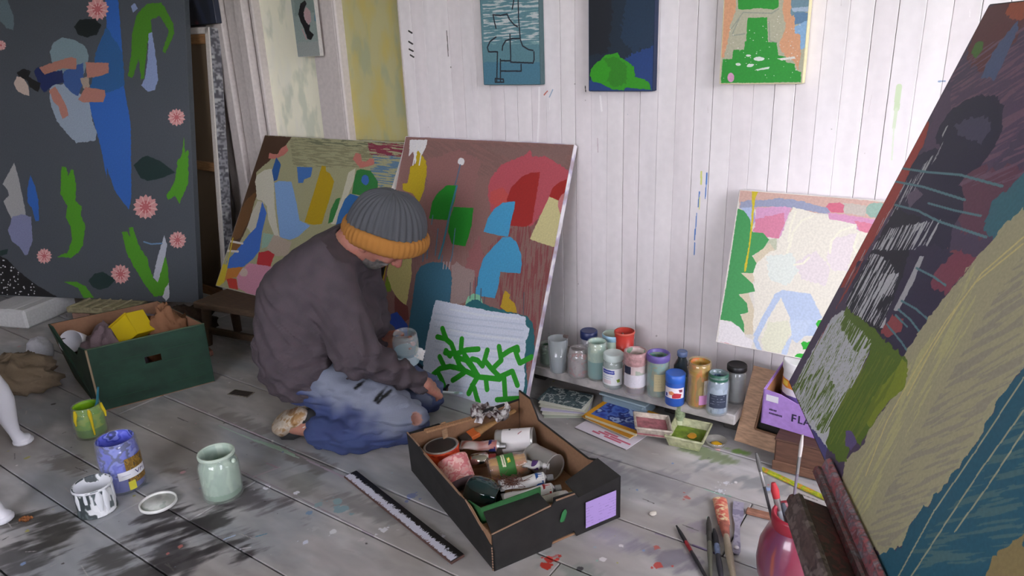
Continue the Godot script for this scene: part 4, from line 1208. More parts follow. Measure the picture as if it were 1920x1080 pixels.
		["p", "6f8f9c", 5, [754, -34, 1002, -17, 1019, 368, 813, 405]],
		["p", "a8bcd0", 4, [805, 336, 1014, 331, 1010, 375, 829, 368]],
		["p", "5f84a4", 4, [850, 376, 1010, 383, 1020, 459, 862, 484]],
		["p", "8cb4d8", 4, [864, 499, 1014, 444, 1007, 689, 948, 704, 937, 571, 870, 554]],
		["s", "9aa090", 13.3, [108, 489, 239, 350, 583, 372, 662, 337]],
		["s", "9aa090", 13.3, [124, 554, 278, 543]],
		["s", "9aa090", 13.2, [200, 396, 123, 538]],
		["s", "9aa090", 12.9, [558, 441, 586, 616, 672, 634]],
		["p", "219a2c", 3, [159, 173, 648, 199, 660, 322, 600, 342, 430, 319, 237, 326, 175, 315]],
		["p", "219a2c", 3, [298, 400, 534, 406, 566, 623, 672, 634, 701, 749, 790, 763, 795, 811, 901, 829, 917, 885, 981, 901, 991, 992, 11, 998, 17, 774, 142, 768, 146, 685, 280, 688, 284, 615, 301, 608]],
		["p", "e6ece6", 2, [538, 776, 535, 783, 524, 789, 507, 793, 486, 795, 464, 794, 442, 792, 425, 787, 413, 781, 408, 774, 411, 767, 422, 762, 439, 758, 460, 756, 483, 756, 504, 759, 522, 764, 534, 770]],
		["p", "e6ece6", 2, [414, 828, 413, 833, 407, 839, 397, 844, 383, 847, 367, 849, 352, 850, 339, 848, 329, 845, 325, 840, 326, 835, 332, 829, 343, 825, 357, 821, 372, 819, 388, 818, 401, 820, 410, 823]],
		["p", "e6ece6", 2, [373, 744, 371, 748, 366, 752, 357, 754, 346, 755, 335, 755, 324, 753, 315, 751, 309, 747, 307, 743, 308, 739, 314, 735, 322, 733, 333, 732, 344, 732, 355, 734, 364, 736, 370, 740]],
		["p", "e6ece6", 2, [254, 822, 252, 827, 247, 830, 238, 833, 227, 834, 215, 834, 204, 832, 195, 829, 189, 826, 186, 821, 188, 817, 194, 814, 202, 811, 213, 810, 225, 810, 236, 812, 245, 815, 251, 818]],
		["p", "e6e4dc", 2, [687, 777, 893, 762, 906, 781, 752, 795]],
		["p", "d8e6d8", 2, [439, 871, 609, 849, 601, 870, 462, 883]],
		["p", "e4e2d8", 0, [101, 513, 96, 516, 87, 516, 82, 512, 87, 509, 96, 510]],
		["p", "e4e2d8", 0, [116, 629, 113, 631, 106, 631, 102, 628, 105, 626, 112, 626]],
		["p", "e4e2d8", 0, [693, 464, 691, 467, 685, 466, 682, 463, 684, 460, 690, 460]],
		["p", "e4e2d8", 0, [445, 726, 441, 731, 433, 730, 428, 726, 432, 722, 441, 722]],
		["p", "e4e2d8", 0, [310, 760, 306, 763, 298, 763, 294, 760, 298, 757, 306, 757]],
		["p", "e4e2d8", 0, [49, 952, 47, 954, 41, 954, 38, 951, 41, 949, 46, 949]],
		["p", "e4e2d8", 0, [862, 734, 860, 738, 853, 738, 850, 734, 853, 730, 859, 730]],
		["p", "e4e2d8", 0, [66, 791, 63, 793, 57, 793, 53, 790, 56, 788, 63, 788]],
		["p", "e4e2d8", 0, [674, 931, 672, 935, 667, 935, 664, 931, 666, 928, 671, 928]],
		["p", "e4e2d8", 0, [329, 815, 325, 818, 316, 818, 311, 815, 316, 813, 324, 813]],
		["p", "e4e2d8", 0, [813, 775, 810, 778, 802, 778, 798, 774, 801, 771, 809, 771]],
		["p", "e4e2d8", 0, [454, 827, 449, 830, 440, 829, 435, 827, 439, 825, 449, 825]],
		["p", "e4e2d8", 0, [813, 625, 810, 627, 804, 627, 801, 624, 803, 622, 810, 622]],
		["p", "e4e2d8", 0, [675, 563, 670, 566, 661, 565, 656, 563, 661, 560, 670, 560]],
		["p", "e4e2d8", 0, [555, 621, 552, 623, 544, 623, 540, 621, 544, 618, 551, 618]],
		["p", "e4e2d8", 0, [216, 817, 212, 820, 203, 820, 199, 816, 203, 813, 212, 813]],
		["p", "e4e2d8", 0, [867, 521, 863, 523, 854, 523, 849, 521, 853, 518, 862, 519]],
		["p", "e4e2d8", 0, [930, 757, 927, 761, 920, 761, 916, 757, 919, 753, 926, 753]],
		["p", "e4e2d8", 0, [779, 850, 777, 853, 774, 853, 772, 850, 773, 847, 777, 847]],
		["p", "e4e2d8", 0, [94, 488, 91, 491, 87, 491, 84, 487, 86, 483, 91, 484]],
		["p", "e4e2d8", 0, [141, 549, 138, 553, 131, 553, 127, 549, 130, 545, 137, 545]],
		["p", "e4e2d8", 0, [933, 805, 932, 809, 927, 809, 924, 805, 926, 802, 931, 802]],
		["p", "e4e2d8", 0, [666, 428, 662, 431, 655, 430, 650, 427, 654, 425, 662, 425]],
		["p", "e4e2d8", 0, [597, 777, 593, 781, 585, 780, 581, 777, 584, 774, 592, 774]],
		["p", "e4e2d8", 0, [536, 506, 533, 508, 527, 508, 523, 505, 526, 503, 533, 503]],
		["p", "e4e2d8", 0, [489, 698, 485, 701, 476, 701, 472, 698, 476, 695, 485, 695]],
		["p", "e4e2d8", 0, [46, 683, 44, 687, 39, 687, 36, 683, 38, 679, 43, 679]],
		["p", "e4e2d8", 0, [396, 606, 391, 608, 382, 608, 377, 605, 381, 602, 391, 603]],
		["p", "e4e2d8", 0, [354, 586, 351, 588, 344, 588, 341, 585, 344, 583, 350, 583]],
		["p", "e4e2d8", 0, [571, 924, 568, 928, 560, 928, 556, 924, 560, 921, 567, 921]],
		["p", "e4e2d8", 0, [930, 882, 926, 886, 918, 886, 914, 882, 917, 878, 925, 878]],
		["p", "e4e2d8", 0, [778, 545, 776, 548, 769, 547, 766, 545, 769, 542, 775, 542]],
		["p", "e4e2d8", 0, [282, 714, 280, 718, 274, 717, 271, 714, 273, 711, 279, 711]],
		["p", "e4e2d8", 0, [556, 453, 553, 456, 547, 456, 543, 453, 546, 450, 553, 450]],
		["p", "e4e2d8", 0, [665, 448, 663, 451, 659, 451, 657, 448, 658, 445, 663, 445]],
		["p", "e4e2d8", 0, [422, 772, 420, 774, 414, 774, 411, 772, 413, 769, 419, 769]],
		["p", "e4e2d8", 0, [874, 543, 872, 545, 868, 545, 866, 542, 868, 540, 872, 540]],
		["p", "e4e2d8", 0, [339, 514, 336, 518, 329, 518, 325, 514, 328, 510, 336, 510]],
		["p", "e4e2d8", 0, [147, 619, 143, 623, 135, 623, 131, 619, 134, 615, 143, 615]],
		["p", "e4e2d8", 0, [930, 489, 927, 493, 920, 492, 916, 488, 919, 485, 926, 485]],
		["p", "e4e2d8", 0, [81, 720, 79, 724, 74, 723, 72, 720, 74, 716, 78, 716]],
		["p", "e4e2d8", 0, [897, 708, 896, 711, 892, 710, 891, 708, 892, 706, 895, 706]],
		["p", "e4e2d8", 0, [442, 879, 440, 883, 435, 883, 432, 879, 434, 876, 439, 876]],
		["p", "e4e2d8", 0, [404, 539, 400, 542, 392, 542, 387, 539, 391, 536, 400, 537]],
		["p", "e4e2d8", 0, [398, 830, 395, 834, 388, 834, 384, 830, 387, 826, 394, 826]],
		["p", "e4e2d8", 0, [499, 483, 496, 486, 490, 486, 486, 482, 489, 478, 495, 479]],
		["p", "e4e2d8", 0, [586, 950, 585, 953, 582, 953, 580, 950, 581, 947, 584, 947]],
		["p", "e4e2d8", 0, [760, 790, 757, 793, 750, 793, 746, 790, 749, 786, 756, 786]],
		["p", "e4e2d8", 0, [856, 790, 853, 793, 846, 793, 842, 790, 845, 787, 852, 787]],
		["p", "e4e2d8", 0, [646, 580, 643, 584, 635, 583, 631, 580, 634, 577, 642, 577]],
		["p", "e4e2d8", 0, [759, 672, 757, 675, 754, 675, 752, 672, 753, 669, 757, 669]],
		["p", "e4e2d8", 0, [837, 765, 833, 768, 826, 768, 822, 765, 825, 762, 833, 762]],
		["p", "e4e2d8", 0, [378, 803, 377, 807, 373, 807, 370, 803, 372, 799, 376, 799]],
		["p", "e4e2d8", 0, [870, 951, 869, 953, 865, 953, 862, 951, 864, 948, 868, 948]],
		["p", "e4e2d8", 0, [851, 630, 849, 633, 844, 633, 842, 630, 844, 627, 849, 627]],
		["p", "e4e2d8", 0, [629, 488, 626, 491, 620, 491, 616, 488, 619, 484, 626, 485]],
		["p", "e4e2d8", 0, [678, 406, 674, 409, 665, 409, 660, 406, 664, 403, 673, 403]],
		["p", "e4e2d8", 0, [445, 712, 443, 716, 438, 716, 435, 712, 437, 708, 442, 708]],
		["p", "e4e2d8", 0, [232, 696, 230, 699, 226, 699, 223, 696, 225, 692, 230, 693]],
		["p", "e4e2d8", 0, [888, 905, 886, 908, 882, 908, 880, 905, 882, 901, 886, 901]],
		["p", "e4e2d8", 0, [839, 517, 836, 520, 830, 520, 827, 517, 829, 513, 835, 514]],
		["p", "e4e2d8", 0, [718, 655, 715, 658, 707, 658, 703, 654, 707, 651, 714, 651]],
		["p", "e4e2d8", 0, [375, 763, 371, 767, 364, 767, 360, 763, 363, 759, 371, 760]],
		["p", "e4e2d8", 0, [504, 583, 501, 587, 495, 587, 492, 583, 494, 579, 501, 579]],
		["p", "e4e2d8", 0, [188, 465, 187, 469, 183, 468, 181, 464, 183, 461, 186, 461]],
		["p", "e4e2d8", 0, [924, 540, 922, 542, 917, 542, 914, 540, 916, 537, 921, 538]],
		["p", "e4e2d8", 0, [597, 671, 592, 673, 583, 673, 579, 671, 583, 668, 592, 668]],
		["p", "e4e2d8", 0, [845, 665, 841, 669, 832, 669, 828, 665, 832, 661, 840, 661]],
		["p", "e4e2d8", 0, [875, 686, 871, 689, 864, 689, 860, 685, 864, 682, 871, 682]],
		["p", "e4e2d8", 0, [215, 671, 210, 675, 200, 675, 195, 671, 199, 667, 210, 667]],
		["p", "dca0c4", 1, [178, 945, 177, 960, 171, 974, 160, 984, 147, 990, 132, 989, 117, 984, 105, 974, 96, 960, 92, 944, 94, 929, 100, 915, 111, 905, 124, 900, 139, 900, 154, 906, 166, 916, 175, 929]]],
	"small": [
		["base", "8f9d98", 0, []],
		["p", "7f8f8a", 9, [164, 9, 1342, 52, 1236, 350, 92, 395]],
		["p", "9aa09c", 9, [18, 791, 1082, 784, 1043, 1007, 10, 980]],
		["p", "101014", 3, [406, 223, 625, 179, 685, 232, 553, 304, 482, 406, 579, 512, 730, 542, 661, 619, 837, 688, 688, 763, 531, 747, 428, 587, 306, 479, 249, 373]],
		["p", "b89a9c", 3, [626, 281, 806, 338, 789, 492, 650, 540, 518, 459, 501, 354]],
		["s", "c98a90", 32.8, [342, 598, 491, 747]],
		["p", "4f7f94", 4, [1005, 292, 1142, 284, 1026, 498, 947, 496]],
		["p", "9ab8a8", 5, [1176, 298, 1292, 301, 1057, 967, 986, 940]]]}


# a stretched canvas: painted front, edges, four stretcher bars behind
func canvas(key: String, called: String, label: String, edge: Material, depth: float, group := "") -> Node3D:
	var d: Array = PLANES[key]
	var o := Vector3(d[0], d[1], d[2])
	var u := Vector3(d[3], d[4], d[5])
	var v := Vector3(d[6], d[7], d[8])
	var w: float = d[9]
	var h: float = d[10]
	var t := thing(called, label, "painting", o, 0.0, group)
	t.basis = Basis(u, v, u.cross(v))
	var m := picture(paint(PAINTS[key], d[11], d[12], key.length() * 7 + d[11]), 0.55)
	if key == "p4":
		m.albedo_color = Color(0.93, 0.93, 0.93)
	m.detail_enabled = true
	m.detail_albedo = grain
	m.detail_blend_mode = BaseMaterial3D.BLEND_MODE_MUL
	m.detail_uv_layer = BaseMaterial3D.DETAIL_UV_2
	m.uv2_triplanar = true
	m.uv2_scale = Vector3.ONE * 9.0
	var f := Shape.new()
	f.flat()
	f.face([Vector3(0, 0, 0), Vector3(w, 0, 0), Vector3(w, h, 0), Vector3(0, h, 0)], Vector3.BACK, [Vector2(0, 1), Vector2(1, 1), Vector2(1, 0), Vector2(0, 0)])
	f.face([Vector3(0, 0, -0.002), Vector3(w, 0, -0.002), Vector3(w, h, -0.002), Vector3(0, h, -0.002)], Vector3.FORWARD, [Vector2(0, 1), Vector2(1, 1), Vector2(1, 0), Vector2(0, 0)])
	part("painted_face", f.done(), m, t)
	var e := Shape.new()
	e.box(Vector3(-0.001, h / 2, -depth / 2), Vector3(0.003, h + 0.002, depth), 0.0008)
	e.box(Vector3(w + 0.001, h / 2, -depth / 2), Vector3(0.003, h + 0.002, depth), 0.0008)
	e.box(Vector3(w / 2, -0.001, -depth / 2), Vector3(w, 0.003, depth), 0.0008)
	e.box(Vector3(w / 2, h + 0.001, -depth / 2), Vector3(w, 0.003, depth), 0.0008)
	part("canvas_edge", e.done(), edge, t)
	var bar: float = min(0.04, w * 0.15)
	var wood := mat("a97f52", 0.7, "wood", 3.0)
	for y in [bar / 2 + 0.003, h - bar / 2 - 0.003]:
		part("stretcher_bar", box_mesh(Vector3(w - 0.006, bar, depth * 0.8), 0.002, Vector3(w / 2, y, -depth * 0.55)), wood, t)
	for x in [bar / 2 + 0.003, w - bar / 2 - 0.003]:
		part("stretcher_bar", box_mesh(Vector3(bar, h - 2 * bar - 0.01, depth * 0.8), 0.002, Vector3(x, h / 2, -depth * 0.55)), wood, t)
	return t


func build_paintings() -> void:
	canvas("p3", "leaning_painting", "large brown and red canvas with green branches on white, beside the kneeling man", smears(["d8d2d6", "e6e2e6", "c0b8cc", "b0a0a8"], 31, 0.08, 1.0), 0.022)
	canvas("p2", "leaning_painting", "olive and blue abstract canvas leaning below the yellowish windows", smears(["d6d2cc", "b8b4ac", "9a9490"], 32, 0.06, 1.0), 0.025)
	canvas("p4", "leaning_painting", "white and pink canvas with scalloped green edge leaning above the purple box", smears(["d8d2cc", "c8c0bc"], 33), 0.022)
	canvas("p5", "easel_painting", "big dark purple, cream and teal abstract canvas on the easel at right", mat("3a3236", 0.7, "grain", 6.0), 0.02)
	canvas("p1", "leaning_painting", "huge charcoal canvas with pink flowers, green fronds and a long blue spike", mat("50565c", 0.7, "grain", 6.0), 0.035)
	canvas("pic1", "wall_painting", "small blue-grey canvas with black pipe-like line drawing on white boards", mat("4a6468", 0.7, "grain", 6.0), 0.028, "small canvases on the boarded wall")
	canvas("pic2", "wall_painting", "small navy canvas with a bright green blob hanging on white boards", mat("16284a", 0.7, "grain", 6.0), 0.028, "small canvases on the boarded wall")
	canvas("pic3", "wall_painting", "small orange and grey canvas with stepped green shape on white boards", mat("e6dcae", 0.7, "grain", 6.0), 0.028, "small canvases on the boarded wall")
	canvas("small", "wall_painting", "narrow grey-green canvas with black brush mark hung on the window post", mat("c4c0ba", 0.7, "grain", 6.0), 0.02)
	# a canvas turned to the wall: its bare back with stretcher and cross bar
	var t := thing("reversed_canvas", "unpainted back of a tall canvas with wooden stretcher behind the charcoal painting", "canvas", Vector3(-3.16, 0.0, -1.995))
	t.rotation = Vector3(-0.1, 0.0, 0.0)
	t.rotation.z = -0.02
	part("canvas_back", box_mesh(Vector3(0.92, 1.34, 0.004), 0.001, Vector3(-0.47, 0.675, -0.006)), mat("7d6a54", 0.9, "weave", 14.0), t)
	var primed := mat("d3ccc4", 0.7, "grain", 5.0)
	var wood := mat("a87c50", 0.7, "wood", 3.0)
	part("canvas_edge", box_mesh(Vector3(0.034, 1.352, 0.012), 0.003, Vector3(-0.022, 0.676, 0.016)), primed, t)
	part("canvas_edge", box_mesh(Vector3(0.93, 0.03, 0.012), 0.003, Vector3(-0.475, 1.337, 0.016)), primed, t)
	part("canvas_edge", box_mesh(Vector3(0.93, 0.03, 0.012), 0.003, Vector3(-0.475, 0.015, 0.016)), primed, t)
	part("canvas_side", box_mesh(Vector3(0.006, 1.35, 0.05), 0.002, Vector3(0.0, 0.675, -0.006)), smears(["5c5c60", "8a8a8e", "4a4a50", "a8a8a8"], 41, 0.12, 2.0), t)
	for y in [0.05, 0.7, 1.3]:
		part("stretcher_bar", box_mesh(Vector3(0.85, 0.045, 0.018), 0.003, Vector3(-0.47, y, 0.006)), wood, t)
	part("stretcher_bar", box_mesh(Vector3(0.04, 1.3, 0.018), 0.003, Vector3(-0.9, 0.67, 0.006)), wood, t)
	t = thing("dark_canvas", "dark navy canvas with a red patch, high behind the charcoal painting", "canvas", Vector3(-3.55, 1.36, -2.135))
	part("painted_face", box_mesh(Vector3(0.5, 0.7, 0.03), 0.002, Vector3(0.21, 0.35, 0)), smears(["20242e", "2a3040", "1c1e26", "5c2a30"], 42, 0.03, 0.4), t)
	part("stretcher_bar", box_mesh(Vector3(0.46, 0.04, 0.02), 0.002, Vector3(0.21, 0.03, -0.026)), wood, t)

# ---------------------------------------------------------------- the person
# Each bone is a tapered capsule; a field of smoothly joined bones is meshed as surface nets.

class Field:
	var lo: Vector3
	var cell: float
	var nx: int
	var ny: int
	var nz: int
	var d := PackedFloat32Array()

	func _init(low: Vector3, high: Vector3, c: float) -> void:
		lo = low
		cell = c
		nx = int((high.x - low.x) / c) + 2
		ny = int((high.y - low.y) / c) + 2
		nz = int((high.z - low.z) / c) + 2
		d.resize(nx * ny * nz)
		d.fill(0.2)

	func bone(a: Vector3, b: Vector3, ra: float, rb: float, k := 0.02, cut := false) -> void:
		var r: float = max(ra, rb) + 3.0 * k + 2.0 * cell
		var ab := b - a
		var l2: float = max(ab.length_squared(), 1e-9)
		var x0: int = max(0, int((min(a.x, b.x) - r - lo.x) / cell))
		var x1: int = min(nx - 1, int((max(a.x, b.x) + r - lo.x) / cell) + 1)
		var y0: int = max(0, int((min(a.y, b.y) - r - lo.y) / cell))
		var y1: int = min(ny - 1, int((max(a.y, b.y) + r - lo.y) / cell) + 1)
		var z0: int = max(0, int((min(a.z, b.z) - r - lo.z) / cell))
		var z1: int = min(nz - 1, int((max(a.z, b.z) + r - lo.z) / cell) + 1)
		for z in range(z0, z1 + 1):
			for y in range(y0, y1 + 1):
				var row := (z * ny + y) * nx
				for x in range(x0, x1 + 1):
					var p := lo + Vector3(x, y, z) * cell
					var t := clampf((p - a).dot(ab) / l2, 0.0, 1.0)
					var e := (p - a - ab * t).length() - lerpf(ra, rb, t)
					var o := d[row + x]
					if cut:
						e = -e
						var h := maxf(k - absf(o - e), 0.0) / k
						d[row + x] = maxf(o, e) + h * h * k * 0.25
					else:
						var h := maxf(k - absf(o - e), 0.0) / k
						d[row + x] = minf(o, e) - h * h * k * 0.25

	# changes the field near the surface: f takes (point, distance) and gives the new distance
	func change(f: Callable) -> void:
		for z in nz:
			for y in ny:
				var row := (z * ny + y) * nx
				for x in nx:
					var o := d[row + x]
					if absf(o) < 0.035:
						d[row + x] = f.call(lo + Vector3(x, y, z) * cell, o)

	# adds the surface to a SurfaceTool; tint gives the colour of a point
	func mesh(st: SurfaceTool, tint: Callable) -> void:
		var at := {}
		var verts := []
		var normals := []
		for z in nz - 1:
			for y in ny - 1:
				for x in nx - 1:
					var i := (z * ny + y) * nx + x
					var v := [d[i], d[i + 1], d[i + nx], d[i + nx + 1], d[i + nx * ny], d[i + nx * ny + 1], d[i + nx * ny + nx], d[i + nx * ny + nx + 1]]
					var inside := 0
					for e in v:
						if e < 0.0:
							inside += 1
					if inside == 0 or inside == 8:
						continue
					var sum := Vector3.ZERO
					var n := 0
					for e in [[0, 1], [2, 3], [4, 5], [6, 7], [0, 2], [1, 3], [4, 6], [5, 7], [0, 4], [1, 5], [2, 6], [3, 7]]:
						var a: float = v[e[0]]
						var b: float = v[e[1]]
						if (a < 0.0) != (b < 0.0):
							var t := a / (a - b)
							var pa := Vector3(e[0] & 1, (e[0] >> 1) & 1, e[0] >> 2)
							var pb := Vector3(e[1] & 1, (e[1] >> 1) & 1, e[1] >> 2)
							sum += pa.lerp(pb, t)
							n += 1
					at[i] = verts.size()
					verts.append(lo + (Vector3(x, y, z) + sum / n) * cell)
					normals.append(Vector3(v[1] + v[3] + v[5] + v[7] - v[0] - v[2] - v[4] - v[6], v[2] + v[3] + v[6] + v[7] - v[0] - v[1] - v[4] - v[5], v[4] + v[5] + v[6] + v[7] - v[0] - v[1] - v[2] - v[3]).normalized())
		var colors := []
		for p in verts:
			colors.append(tint.call(p))
		var sx := 1
		var sy := nx
		var sz := nx * ny
		for z in range(1, nz - 1):
			for y in range(1, ny - 1):
				for x in range(1, nx - 1):
					var i := (z * ny + y) * nx + x
					var o := d[i] < 0.0
					for ax in 3:
						var step: int = [sx, sy, sz][ax]
						if o == (d[i + step] < 0.0):
							continue
						var p: int = [sy, sz, sx][ax]
						var q: int = [sz, sx, sy][ax]
						var a: int = at[i - p - q]
						var b: int = at[i - q]
						var c: int = at[i]
						var e: int = at[i - p]
						var order := [a, c, b, a, e, c] if o else [a, b, c, a, c, e]
						for k in order:
							st.set_color(colors[k])
							st.set_normal(normals[k])
							st.add_vertex(verts[k])


func skin_hand(f: Field, wrist: Vector3, ahead: Vector3, palm: Vector3, curl: Array, thumb_side: float, spread := 0.0) -> void:
	# palm: the way the palm faces; thumb_side: +1 or -1 along ahead x palm
	var side := ahead.cross(palm).normalized() * thumb_side
	var knuckles := wrist + ahead * 0.078
	for k in 4:
		f.bone(wrist + side * (0.012 - 0.008 * k), knuckles + side * (0.031 - 0.02 * k), 0.016, 0.0118, 0.007)
	var lengths := [[0.042, 0.026, 0.021], [0.046, 0.029, 0.022], [0.043, 0.027, 0.021], [0.034, 0.021, 0.019]]
	for k in 4:
		var p := knuckles + side * (0.031 - 0.0205 * k) - ahead * (0.006 * absf(k - 1.2))
		var dir := (ahead + side * spread * (1.5 - k)).normalized()
		var n := palm
		for j in 3:
			var bend: float = curl[k] * [0.75, 1.0, 0.7][j]
			var nd := dir * cos(bend) + n * sin(bend)
			n = n * cos(bend) - dir * sin(bend)
			dir = nd
			var e: Vector3 = p + dir * lengths[k][j]
			f.bone(p, e, [0.0098, 0.009, 0.0083][j] - 0.0006 * k * 0.5, [0.009, 0.0083, 0.0075][j] - 0.0006 * k * 0.5, 0.003)
			p = e
	var t0 := wrist + ahead * 0.022 + side * 0.02 + palm * 0.006
	var t1 := t0 + (ahead * 0.55 + side * 0.6 + palm * 0.55).normalized() * 0.042
	var t2 := t1 + (ahead * 0.8 + side * 0.1 + palm * 0.6).normalized() * 0.033
	var t3 := t2 + (ahead * 0.8 - side * 0.25 + palm * 0.45).normalized() * 0.026
	f.bone(t0, t1, 0.015, 0.0115, 0.01)
	f.bone(t1, t2, 0.011, 0.0098, 0.003)
	f.bone(t2, t3, 0.0095, 0.008, 0.003)


func bones_box(bones: Array, grow: float) -> AABB:
	var b := AABB(bones[0][0], Vector3.ZERO)
	for e in bones:
		var r: float = max(e[2], e[3]) + grow
		for p in [e[0], e[1]]:
			b = b.merge(AABB(p - Vector3.ONE * r, Vector3.ONE * 2 * r))
	return b


func field_of(bones: Array, cell: float, k: float) -> Field:
	var b := bones_box(bones, 0.03)
	var f := Field.new(b.position, b.end, cell)
	for e in bones:
		f.bone(e[0], e[1], e[2], e[3], e[4] if e.size() > 4 else k)
	return f


func field_part(called: String, f: Field, tint: Callable, m: Material, parent: Node3D) -> MeshInstance3D:
	var st := SurfaceTool.new()
	st.begin(Mesh.PRIMITIVE_TRIANGLES)
	f.mesh(st, tint)
	st.index()
	return part(called, st.commit(), m, parent)


func lin(hex: String) -> Color:
	return Color(hex).srgb_to_linear()


func cloth_material(rough: float, scale: float, relief := 0.06) -> StandardMaterial3D:
	var m := StandardMaterial3D.new()
	m.vertex_color_use_as_albedo = true
	m.albedo_texture = grain
	m.roughness = rough
	m.uv1_triplanar = true
	m.uv1_scale = Vector3.ONE * scale
	m.heightmap_enabled = relief > 0.0
	if relief > 0.0:
		m.heightmap_texture = weave
		m.heightmap_scale = relief
	return m


